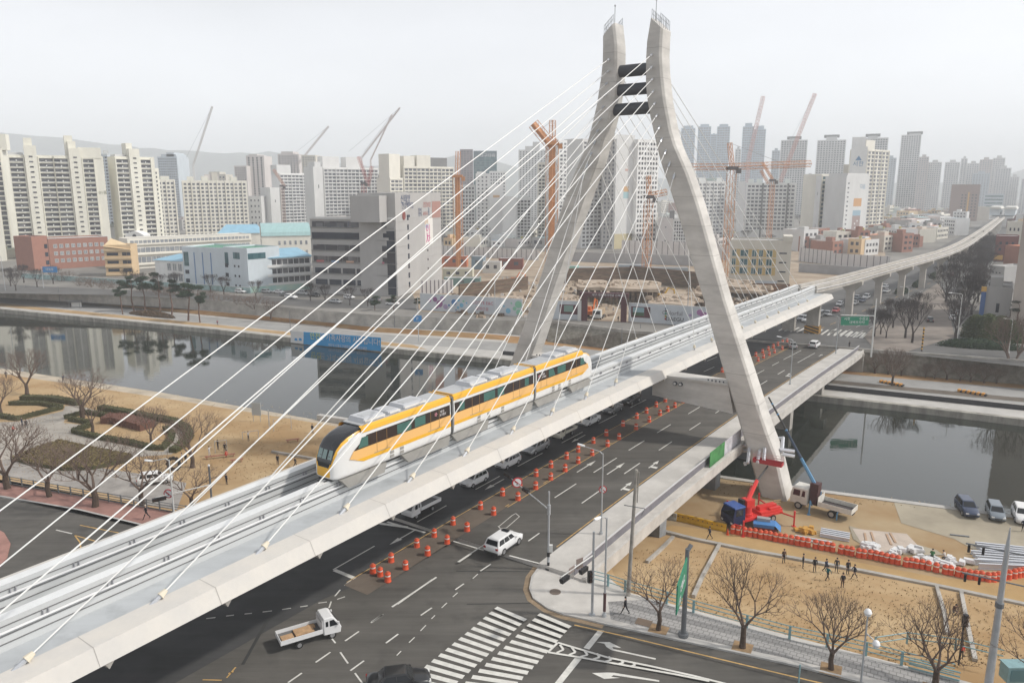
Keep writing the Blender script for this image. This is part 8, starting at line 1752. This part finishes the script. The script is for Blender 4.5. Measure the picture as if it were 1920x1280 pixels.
p0=gp(1122,597,ZC); t_=thing('dump_truck',p0,'white cabbed truck standing in the site gate','truck',None,-1.9)
mb=MB(); mb.box((1.6,0,1.7),(2,2.4,2.2)); mb.build('cab',S_wht,t_); mb=MB(); mb.box((2.62,0,2.1),(.05,2.0,.9)); mb.build('windshield',V_glass,t_); mb=MB(); mb.box((-1.6,0,1.9),(4.2,2.4,1.6)); mb.build('tipper_body',mat('tipper',(.4,.3,.2),.8),t_)
for sx in (1.6,-.8,-2.4):
    for sy in (-1,1): wheel(t_,sx,sy*1.05,.5,.3)
def excavator(p,rz,label,c=(.6,.16,.04)):
    o=thing('excavator',p,label,'excavator','excavators on the site',rz); m=P_('excavator_%02d'%int(c[1]*100),c)
    for s in (-1,1): mb=MB(); mb.bx(-1.8,1.8,s*1.1-.3,s*1.1+.3,0,.8); mb.build('track',V_tyre,o)
    mb=MB(); mb.bx(-1.9,1.2,-1.3,1.3,.9,2.0); mb.bx(.1,1.3,.2,1.3,2.0,3.0); mb.build('cab',m,o)
    mb=MB(); mb.tube([(1.1,-.3,1.8),(3.2,-.3,5.0),(5.4,-.3,4.2)],.28,5); mb.build('boom',m,o); mb=MB(); mb.tube([(5.4,-.3,4.3),(5.9,-.3,1.6)],.22,5); mb.box((5.7,-.3,1.1),(.9,1.1,1.0)); mb.build('bucket_arm',m,o)
excavator(gp(1108,594,ZC),1.2,'orange excavator behind the site gate'); excavator(gp(1050,560,ZC),2.6,'yellow excavator on the pit floor left of centre',(.55,.33,.03)); excavator(gp(1236,568,ZC),.4,'yellow excavator beside the broken slabs',(.55,.33,.03)); excavator(gp(960,535,ZC),.4,'orange excavator near the white sheds')
# broken floor slabs on columns
def slab(px,h,label,ncol=6,th=.9,seed=1):
    R=random.Random(seed); P=[gp(x,y,ZC) for x,y in px]; o=thing('floor_slab',P[0],label,'concrete slab','half built floors of the site'); Q=[]
    n=len(P)
    for i in range(n):
        a,b=P[i],P[(i+1)%n]
        for t in (0,.2,.4,.6,.8): q=a.lerp(b,t); Q.append((q.x+R.uniform(-.7,.7),q.y+R.uniform(-.7,.7)))
    mb=MB(); mb.prism(Q,ZC+h-th,lambda p:ZC+h+R.uniform(-.3,.3)); mb.build('slab',M_rub,o,True)
    for k in range(ncol):
        a,b=P[0].lerp(P[1],(k+.5)/ncol),P[-1].lerp(P[2],(k+.5)/ncol)
        for q in (a.lerp(b,.06),a.lerp(b,.6)): mb=MB(); mb.box((q.x,q.y,ZC+(h-th)/2),(.9,.9,h-th),.4); mb.build('column',M_tim,o,True)
    mb=MB(); q=(P[0]+P[2])/2
    for _ in range(26): mb.box((q.x+R.uniform(-8,8),q.y+R.uniform(-4,4),ZC+h+R.uniform(0,.5)),(R.uniform(.5,2.5),R.uniform(.3,1.5),R.uniform(.3,1.1)),R.uniform(0,3),0,None,.6)
    tag(mb.build('rubble',M_rub,o,True),kind='stuff')
slab([(1140,572),(1232,574),(1236,556),(1150,552)],5.5,'pale broken floor slab on columns in the middle of the pit',9,.9,1)
slab([(1078,566),(1138,568),(1140,552),(1085,550)],5.0,'small broken floor slab left of the middle one',5,.9,2); slab([(1010,588),(1085,592),(1080,574),(1040,568)],3.5,'low rubble covered slab behind the short hoarding',5,.9,3)
slab([(1215,592),(1300,598),(1310,580),(1240,572)],4,'low pale slab behind the logo hoarding',6,.8,4); slab([(1300,580),(1345,584),(1350,566),(1310,562)],5,'slab remnant beside the right pylon leg',4,.8,5); slab([(900,586),(968,590),(980,570),(920,568)],2.5,'rubble platform behind the dotted hoarding',4,.8,6); slab([(1330,556),(1400,560),(1410,546),(1345,540)],4,'slab remnant in front of the yellow windowed block',5,.8,7); slab([(1380,562),(1440,562),(1440,552),(1390,548)],3,'low slab beside the deck in front of the windowed block',4,.8,8)
R=random.Random(9); mb=MB()
for _ in range(520):
    x=R.uniform(850,1400); y=R.uniform(520,596); q=gp(x,y,ZC)
    mb.box((q.x,q.y,ZC+.3),(R.uniform(.4,3.2),R.uniform(.3,1.8),R.uniform(.4,1.6)),R.uniform(0,3),R.randint(0,2),None,R.uniform(.3,.8))
tag(mb.build('site_rubble',[M_rub,M_tim,mat('rubble_grey',(.40,.38,.36),.9)]),'heaps of earth, timber and broken concrete strewn over the pit','rubble',kind='stuff')
def pitwall(a,b,h,label,m=M_tim,z=ZC):
    A_,B_=gp(*a,z),gp(*b,z); o=thing('pit_wall',A_,label,'retaining wall',None,ang(A_,B_)); L_=(B_-A_).length; mb=MB(); mb.bx(0,L_,0,.6,0,h); mb.build('lagging',m,o)
    mb=MB(); [mb.bx(0,L_,-.15,0,h*k,h*k+.3) for k in (.25,.6,.92)]; mb.build('waler',mat('waler_rust',(.16,.10,.07),.9),o)
pitwall((862,560),(990,543),5,'brown timber pit wall behind the dotted hoarding'); pitwall((1040,532),(1180,528),6,'brown stepped pit wall across the middle of the site'); pitwall((1180,528),(1330,545),6.5,'brown pit wall curving to the right pylon leg'); pitwall((1370,545),(1480,548),3,'rust coloured pit wall below the windowed block',mat('rust_lagging',(.30,.17,.10),.95,var=.3,scale=.4)); pitwall((1200,518),(1335,528),3,'upper brown terrace of the pit on the right')
# ribbed fences
def ribbed(a,b,h,label,n=None,z=ZC,dark=(.16,.14,.16)):
    A_,B_=gp(*a,z),gp(*b,z); o=thing('ribbed_fence',A_,label,'fence',None,ang(A_,B_)); L_=(B_-A_).length; mb=MB(); mb.bx(0,L_,0,.15,0,h); mb.build('panel',mat('fence_white',(.60,.58,.57),.7,var=.06,scale=.2),o)
    n=n or int(L_/3)
    mb=MB()
    for k in range(n): mb.bx(L_*(k+.5)/n-.15,L_*(k+.5)/n+.15,-.12,-.005,0,h)
    mb.build('rib_pattern',P_('rib_dark',dark),o)
ribbed((828,478),(1010,488),5.5,'pale ribbed fence along the back of the site at the left'); ribbed((1165,480),(1310,486),9,'tall white ribbed fence behind the lower tower crane'); ribbed((1338,486),(1366,488),8,'short white ribbed fence left of the windowed block'); ribbed((1497,489),(1560,497),7,'white ribbed fence right of the windowed block'); ribbed((1560,497),(1668,505),6,'long white ribbed fence ending at the viaduct'); ribbed((788,552),(850,549),5,'white panel fence standing behind the dotted hoarding',8)
o,L_=bld_wall('site_wall','long plain grey wall behind the site huts',gp(1068,490,ZC),gp(1330,500,ZC),5,mat('grey_sheet_wall',(.36,.36,.37),.8,var=.1,scale=.15)); bld_wall('site_wall','plain grey wall below the long ribbed fence',gp(1497,510,ZC),gp(1640,520,ZC),4,MATS['grey_sheet_wall'])
def hut(x0,x1,y,h,c,nm,label,d=5):
    B_=Bld('site_hut',label,gp(x0,y,ZC),gp(x1,y+.5,ZC),d,h,P_(nm,c),cat='site hut',group='site huts and containers',rim=.15); B_.grid('F',.5,B_.L-.5,h*.35,h*.8,max(1,int(B_.L/4)),1,.4,.7,'m'); B_.done()
for x0,x1,y,h,c,nm,lb in [(1064,1082,512,3,(.25,.52,.45),'hut_mint','mint green hut at the left end of the site huts'),(1084,1112,514,3,(.50,.56,.58),'hut_pale','pale hut beside the mint green one'),(1122,1146,516,3.2,(.40,.42,.44),'hut_grey','grey open fronted hut in the middle of the row'),(1160,1215,514,4,(.30,.36,.42),'hut_blue','long blue grey hut right of the middle'),(1216,1290,520,4,(.33,.37,.40),'hut_slate','long slate coloured hut before the right pylon leg'),(1086,1100,520,2,(.55,.28,.06),'hut_orange','small orange container in front of the pale hut'),(830,886,522,4,(.56,.55,.44),'hut_cream','cream roofed shed right of the discount banner building'),(905,938,512,5,(.62,.61,.58),'hut_white','white box shed left of the second crane'),(884,906,505,6,(.20,.27,.33),'hut_steel','dark steel blue scaffold block behind the white shed'),(828,875,500,5,(.48,.15,.07),'hut_rust','rust red formwork stack at the foot of the orange crane'),(935,980,505,5,(.22,.07,.05),'hut_brown','dark red steel frame stack right of the white shed'),(832,900,536,3,(.16,.26,.25),'hut_green','dark green shed beside the commercial building')]: hut(x0,x1,y,h,c,nm,lb)
def gpl(a,b,r,m,name,label,cat):
    o=thing(name,gp(*a,ZC),label,cat); mb=MB(); mb.tube([gp(*a,ZC)+Vector((0,0,1.5)),gp(*b,ZC)+Vector((0,0,1.8))],r,6); mb.build('pipe',m,o,True)
gpl((1052,528),(1170,522),.35,P_('pipe_yellow',(.50,.38,.04)),'yellow_pipe','long yellow pipe along the middle pit wall','pipe')
# ================================================================ TOWER CRANES
def lattice(mb,a,b,w,step=None,r=.09):
    a,b=Vector(a),Vector(b); d=(b-a); L_=d.length; d.normalize(); u=d.orthogonal().normalized(); v=d.cross(u); n=max(2,int(L_/(step or w*1.2))); C=[(u+v)*w/2,(u-v)*w/2,(-u-v)*w/2,(-u+v)*w/2]
    for c in C: mb.tube([a+c,b+c],r*1.5,4)
    for i in range(n):
        p_,q=a+d*L_*i/n,a+d*L_*(i+1)/n
        for j in range(4): mb.tube([p_+C[j],q+C[(j+1)%4]],r*.8,3,0,False); mb.tube([q+C[j],q+C[(j+1)%4]],r*.8,3,0,False)
def crane(x,yb,ytop,c,label,jib=None,cjib=None,apex=None,w=2.0,solid=0,cab=True,jc=None,nm='o'):
    p0=gp(x,yb,ZC); o=thing('tower_crane',p0,label,'tower crane','tower cranes over the construction site'); m=P_('crane_'+nm,c,.6); zt=top_at(p0,ytop); hgt=zt-ZC
    def at(xx,yy,dy=0):    # point at the depth of the crane
        q=gp(x,yb,ZC); dq=q.y+dy; k=(xx-960)/FPX; t=(640-yy)/FPX; z=CAMH+(t*dq*math.cos(PITCH)-dq*math.sin(PITCH))/(math.cos(PITCH)+t*math.sin(PITCH)); zc=dq*math.cos(PITCH)-(z-CAMH)*math.sin(PITCH); return Vector((k*zc,dq,z))-p0
    mb=MB(); lattice(mb,(0,0,0),(0,0,hgt),w); 
    if solid: mb.bx(-w*.36,w*.36,-w*.36,w*.36,0,hgt)
    mb.build('mast',m,o)
    if cab: mb=MB(); mb.box((0,0,hgt+.6),(w*1.5,w*1.5,1.3)); mb.box((w*.9,-w*.5,hgt-.6),(1.6,1.8,2.0)); mb.build('cab',m if solid else P_('crane_cab_dark',(.10,.09,.09)),o)
    if apex: mb=MB(); ap=at(*apex); lattice(mb,(0,0,hgt+1),tuple(ap),w*.5); mb.build('apex',m,o)
    for nmj,J,cc in (('jib',jib,jc),('counter_jib',cjib,None)):
        if J:
            q=at(*J[:2]); s_=at(*J[3:5]) if len(J)>4 else Vector((0,0,hgt+1)); mb=MB(); lattice(mb,s_,q,J[2],None,.08)
            if solid and nmj=='jib': mb.tube([s_,q],J[2]*.42,4)
            mb.build(nmj,P_('crane_'+(nm+'j' if cc else nm),cc or c,.6),o)
            if apex and nmj=='jib': mb=MB(); mb.tube([at(*apex),s_.lerp(q,.7)],.06,4); mb.build('tie_rope',S_dk,o)
    return o
O=(.52,.23,.09); RD=(.38,.10,.09); RJ=(.55,.30,.26)
crane(860,500,333,O,'solid orange tower crane mast right of the discount banner building',None,None,(859,284),3.2,1)
crane(1033,520,272,O,'orange tower crane with its jib folded up to the left beside the left pylon leg',(1000,232,3.2,1036,276),(1044,262,2.5),(1036,226),3.6,1)
crane(686,455,345,RD,'small red lattice crane behind the commercial building sign tower',(672,294,1.6,690,345),(697,312,1.6,690,350),None,2.4,0,True,None,'r')
crane(535,450,350,(.42,.22,.15),'brown red crane mast in front of the white framed block at the left',(513,318,1.4,534,350),None,None,2.0,0,True,None,'b')
crane(1211,528,372,O,'orange crane with a dark cab between the pylon legs',None,(1250,360,1.6,1213,368),(1216,330),2.6)
crane(1361,520,318,O,'orange tower crane with a long horizontal jib right of the right pylon leg',(1520,307,1.8,1366,313),(1294,313,1.8,1366,313),(1368,268),2.8)
crane(1440,470,340,(.45,.22,.12),'slimmer orange crane mast in front of the white slab, boom leaning left',(1427,320,1.2,1441,345),None,(1430,306),2.2)
FG=(.66,.60,.58)
for x0,y0,x1,y1,yb,lb,c,w in [(1396,300,1431,181,425,'reddish luffing crane jib leaning right before the blue twin tower',RJ,2.6),(1454,350,1528,176,430,'tallest reddish luffing crane jib beside the disc topped towers',RJ,2.4),(561,312,616,237,420,'thin grey luffing jib far behind the white framed block',FG,1.4),(683,296,750,202,430,'thin grey luffing jib above the red lattice crane',FG,1.0),(700,300,735,215,440,'faint second jib right of the thin grey one',FG,.7),(372,310,398,200,430,'faint white luffing jib above the long cream block',(.62,.6,.58),1.2)]:
    p0=gp(x0,yb,ZC); o=thing('luffing_crane',p0,lb,'crane','distant luffing cranes'); z0=top_at(p0,y0); mb=MB(); lattice(mb,(0,0,0),(0,0,z0-ZC),w); mb.build('mast',P_('jib_'+str(int(c[0]*100)),c),o)
    dq=p0.y; t=(640-y1)/FPX; z1=CAMH+(t*dq*math.cos(PITCH)-dq*math.sin(PITCH))/(math.cos(PITCH)+t*math.sin(PITCH)); zc=dq*math.cos(PITCH)-(z1-CAMH)*math.sin(PITCH); q=Vector(((x1-960)/FPX*zc,dq,z1))-p0
    mb=MB(); lattice(mb,(0,0,z0-ZC),tuple(q),w,None,.12); mb.build('jib',P_('jib_'+str(int(c[0]*100)),c),o); mb=MB(); mb.tube([tuple(q),(q.x*-.3,0,z0-ZC+6)],.1,3); mb.build('rope',S_dk,o)
# ================================================================ LOW CITY FABRIC
WL=[(W_white,'white'),(W_beige,'beige'),(W_lgrey,'pale grey'),(W_brick,'brick red'),(W_pink,'pinkish'),(W_ivory,'ivory'),(W_grey,'grey'),(W_tan,'tan')]; RL=[(R_grey,'grey'),(R_green,'green'),(R_teal,'teal'),(R_dark,'dark'),(R_blue,'blue'),(R_or,'orange'),(R_grey,'grey')]
R=random.Random(21); ordn=['first','second','third','fourth','fifth','sixth','seventh','eighth','ninth','tenth','eleventh','twelfth','thirteenth','fourteenth','fifteenth','sixteenth']
def lowrow(y,xa,xb,step,hmin,hmax,where,clear=None):
    x=xa; k=0
    while x<xb:
        wpx=step*R.uniform(.55,1.0); wm_,wn=R.choice(WL); rm_,rn=R.choice(RL); h=R.uniform(hmin,hmax)
        a,b=gp(x,y+R.uniform(-2,2),ZC),gp(x+wpx,y+R.uniform(-2,2),ZC)
        B_=Bld('low_building','%s low building, %s roof, %s from left, row %s'%(wn,rn,ordn[min(k,15)],where.replace('the ','')),a,b,R.uniform(9,16),h,wm_,group='low buildings of the old quarter',roof=rm_,rim=R.choice([.2,.8]))
        nf=max(1,int(h/3.2)); B_.grid('F',.8,B_.L-.8,.8,h-.4,max(2,int(B_.L/3.5)),nf,.55,.45,'d')
        if R.random()<.6: mb=MB(); mb.bx(B_.L*.2,B_.L*.5,2,6,h,h+2.4); mb.build('roof_hut',wm_,B_.r)
        if R.random()<.4: mb=MB(); mb.tube([(B_.L*.7,4,h),(B_.L*.7,4,h+1.6)],.8,8); mb.build('water_tank',P_('tank_yellow',(.5,.42,.15)),B_.r)
        B_.done(); x+=wpx+step*R.uniform(.05,.35); k+=1
lowrow(408,1500,1850,24,6,12,'farthest under the hazy towers'); lowrow(417,1500,1795,26,5,12,'second farthest behind the viaduct'); lowrow(428,1655,1800,26,6,13,'behind the mural gables'); lowrow(440,1660,1775,28,6,14,'level with the mural gables'); lowrow(455,1625,1745,30,7,13,'just behind the viaduct curve'); lowrow(472,1505,1720,34,7,14,'nearest behind the ribbed fence')
lowrow(434,1500,1560,24,6,12,'left of the green roofed block'); lowrow(447,1660,1760,24,7,13,'behind the three gables'); lowrow(463,1530,1720,24,6,12,'second nearest the viaduct'); lowrow(479,1560,1640,26,5,10,'at the ribbed fence'); lowrow(422,1600,1790,22,6,11,'third farthest by the viaduct'); lowrow(412,1650,1840,20,8,16,'under the plum block')
lowrow(452,832,1010,28,5,9,'behind the orange crane'); lowrow(463,832,1000,26,4,7,'at the back fence of the site'); lowrow(462,1300,1380,26,5,9,'right of the pylon leg'); lowrow(470,1496,1530,26,6,9,'beside the windowed block')
lowrow(430,300,600,34,6,12,'far behind the schools'); lowrow(412,620,860,26,8,16,'far behind the commercial building'); lowrow(425,1100,1300,28,8,14,'far between the pylon legs'); lowrow(400,1240,1500,26,9,18,'below the blue towers'); lowrow(484,-60,60,30,4,6,'at the left edge')
lowrow(520,1935,2100,60,9,14,'beyond the right edge'); lowrow(447,1905,1990,24,9,14,'right of the maroon block')
R=random.Random(33)
for i in range(60):
    x=R.uniform(830,1900); y=R.choice([R.uniform(404,425),R.uniform(425,470)])
    if 1750+ (470-y)*1.6 < x+30: continue
    p0=gp(x,y,ZC); place_tree(TD2,p0,R.uniform(6,11),'dark bare tree among the roofs of the far quarter','dark bare trees of the old quarter',1.5)
lbl=['painted blue green school wall below the corridor wing','teal mesh fence before the schools at the left']
A_,B_=gp(470,549,ZC),gp(586,541,ZC); o,L_=bld_wall('painted_wall',lbl[0],A_,B_,2.2,mat('mural_teal',(.28,.48,.46),.8,var2=(.45,.55,.45),scale=.25)); A_,B_=gp(40,521,ZC),gp(300,538,ZC); o,L_=bld_wall('mesh_fence',lbl[1],A_,B_,2.0,mat('mesh_teal',(.30,.42,.42),.8,var=.25,scale=.6),cat='fence')
A_,B_=gp(300,538,ZC),gp(470,550,ZC); o,L_=bld_wall('mesh_fence','teal mesh fence in front of the striped white hall',A_,B_,2.0,MATS['mesh_teal'],cat='fence')
mb=MB(); mb.flat([(a.x,a.y) for a in [gp(-300,500,ZC),gp(-300,545,ZC),gp(200,553,ZC),gp(400,562,ZC),gp(600,577,ZC),gp(780,580,ZC),gp(780,560,ZC),gp(590,562,ZC),gp(400,552,ZC),gp(0,533,ZC)]],ZC+.02); struct(mb,'upper_road',M_asph3)
# yard material on the work terrace
M_sack=mat('white_sheeting',(.62,.62,.62),.7,var=.1,scale=2)
R=random.Random(2)
def heap(x,y,s,label,m,n=9,h=.5,name='sack_pile',cat='pile'):
    p0=gp(x,y,ZT+.03); mb=MB()
    for _ in range(n): mb.box((R.uniform(-s,s),R.uniform(-s*.5,s*.5),R.uniform(.1,h)),(R.uniform(.4,1.3),R.uniform(.3,.8),R.uniform(.2,.5)),R.uniform(0,3),0,None,.8)
    o=mb.build(name,m); o.location=p0; tag(o,label,cat,None,'stuff')
for x,y,s,lb in [(1632,1028,.8,'white bundle lying at the left of the yard pile'),(1655,1040,1.3,'long white sheeting heap behind the drums'),(1685,1036,.5,'small white sacks in the yard'),(1712,1034,1.0,'boxy white sheeting stack in the yard'),(1735,1052,1.4,'white sacks beside the crouching worker'),(1760,1058,1.2,'grey white sacks between the two workers'),(1795,1056,1.5,'wide heap of pale sacks at the right')]: heap(x,y,s,lb,M_sack)
heap(1509,997,1.0,'heap of orange timber in the yard',P_('timber_orange',(.5,.27,.05)),14,.5,'timber_heap')
def bundle(x0,y0,x1,y1,w,h,n,label,m=None,z=ZT+.03):
    A_,B_=gp(x0,y0,z),gp(x1,y1,z); o=thing('steel_beams',A_,label,'steel beams','steel beams in the yard',ang(A_,B_)); L_=(B_-A_).length
    for i in range(n): mb=MB(); y_=w*(i/(max(1,n-1))-.5); mb.bx(0,L_,y_-.12,y_+.12,0,.06); mb.bx(0,L_,y_-.02,y_+.02,.06,h-.06); mb.bx(0,L_,y_-.12,y_+.12,h-.06,h); mb.build('beam',m or M_al,o)
bundle(1538,1000,1593,1010,1.6,.45,4,'bundle of pale steel beams behind the drum row'); bundle(1490,1007,1560,1020,.8,.15,2,'thin grey beams lying beside the drum row'); bundle(1832,1030,1925,1040,1.8,.6,4,'upper bundle of pale beams behind the power pole'); bundle(1828,1048,1930,1056,2.6,.5,5,'lower bundle of pale beams behind the power pole'); bundle(1830,1062,1925,1066,1.0,.7,2,'large grey beams at the right end of the yard')
for x0,y0,x1,y1,lb in [(1781,1002,1817,1006,'dark plank on the light yard'),(1622,1000,1626,1020,'pale timber batten in the yard, leftmost'),(1634,998,1640,1016,'pale timber batten in the yard, second'),(1663,1002,1672,1022,'leaning timber batten in the yard'),(1670,1000,1680,1018,'last pale timber batten in the yard')]: bundle(x0,y0,x1,y1,.1,.12,1,lb,mat('batten',(.40,.27,.18),.8) if 'dark' not in lb else S_dk)
o=mb=MB(); mb.flat(poly_px([(1598,990),(1700,1000),(1735,1036),(1625,1034)],ZT+.075)); tag(mb.build('ground_sheet',mat('sheet_pinkish',(.46,.39,.33),.9,var=.1,scale=.6)),'pale pinkish boards laid on the ground of the yard','ground sheet')
p0=gp(1456,951,ZT); o=thing('pallet',p0,'tan wooden pallet leaning at the pylon foot','pallet',None,.3); [ (lambda mb,i:(mb.bx(-.6,.6,-.05,0,.1+.28*i,.28+.28*i),mb.build('board',mat('pallet_wood',(.42,.30,.16),.9),o)))(MB(),i) for i in range(4)]
# green screen and cloth on the bridge railing
for v0,(a,b),c,nm,lb in [(-31.9,(1330,1357),(.06,.22,.07),'green_screen','green mesh screen hung on the bridge railing'),(-31.9,(1357,1388),(.50,.49,.52),'pale_sheet','pale sheet hung on the bridge railing beside the pylon leg')]:
    q0,q1=onv(a,880-(a-1330)*.8,v0),onv(b,880-(b-1330)*.8,v0); u0,u1=UV(q0)[0],UV(q1)[0]; mb=MB(); mb.sweep([(-.04,-.2),(.04,-.2),(.04,1.9),(-.04,1.9)],[tuple(W(u0+(u1-u0)*i/3,v0,zr(u0)+.1)) for i in range(4)]); tag(mb.build(nm,mat(nm,c,.8,var=.2,scale=.8)),lb,'screen')
# ================================================================ HILLS
mb=MB(); R=random.Random(77); n=120; front=[];ridge=[];back=[]
def hz(xp):
    T=[(-1500,300),(-200,262),(0,249),(60,253),(150,262),(250,274),(330,282),(420,288),(520,285),(600,300),(700,312),(800,306),(850,290),(900,296),(960,312),(1100,330),(1500,345),(1800,342),(1870,330),(1910,318),(2000,312),(2300,325),(3500,330)]
    for (a,b),(c,d) in zip(T,T[1:]):
        if a<=xp<=c: return b+(d-b)*(xp-a)/(c-a)
    return 345
for i in range(n+1):
    X=-4300+8600*i/n; Y=3900; xp=960+FPX*X/(Y*math.cos(PITCH)); t=(640-hz(xp))/FPX; z=CAMH+(t*Y*math.cos(PITCH)-Y*math.sin(PITCH))/(math.cos(PITCH)+t*math.sin(PITCH))
    z=max(z+R.uniform(-5,5),4); ridge.append((X,Y,z)); front.append((X,Y-500-R.uniform(0,150),ZC-1)); back.append((X,Y+700,ZC-1))
mid=[(a[0],(a[1]+b[1])/2,a[2]*.55+R.uniform(-8,8)) for a,b in zip(ridge,front)]
mb.ribbon(front,mid); mb.ribbon(mid,ridge); mb.ribbon(ridge,back); struct(mb,'hills',mat('hill_forest',(.07,.085,.06),.95,var=.3,scale=.01),True)
for t in TD2:
    for ch in list(t.children): bpy.data.objects.remove(ch)
    bpy.data.objects.remove(t)
# ================================================================ HAZE
bpy.context.view_layer.update()
mh = bpy.data.materials.new('haze_air'); mh.use_nodes = True; n_, l_ = mh.node_tree.nodes, mh.node_tree.links
n_.clear(); oh = n_.new('ShaderNodeOutputMaterial'); pv = n_.new('ShaderNodeVolumePrincipled')
pv.inputs['Color'].default_value = (0.94,0.97,1.0,1); pv.inputs['Density'].default_value = HAZE; pv.inputs['Anisotropy'].default_value = 0.0
l_.new(pv.outputs[0], oh.inputs['Volume'])
mb = MB(); mb.bx(-4700,4700,-2500,5200,ZW-4,330); o = mb.build('haze', mh); tag(o, kind='stuff')
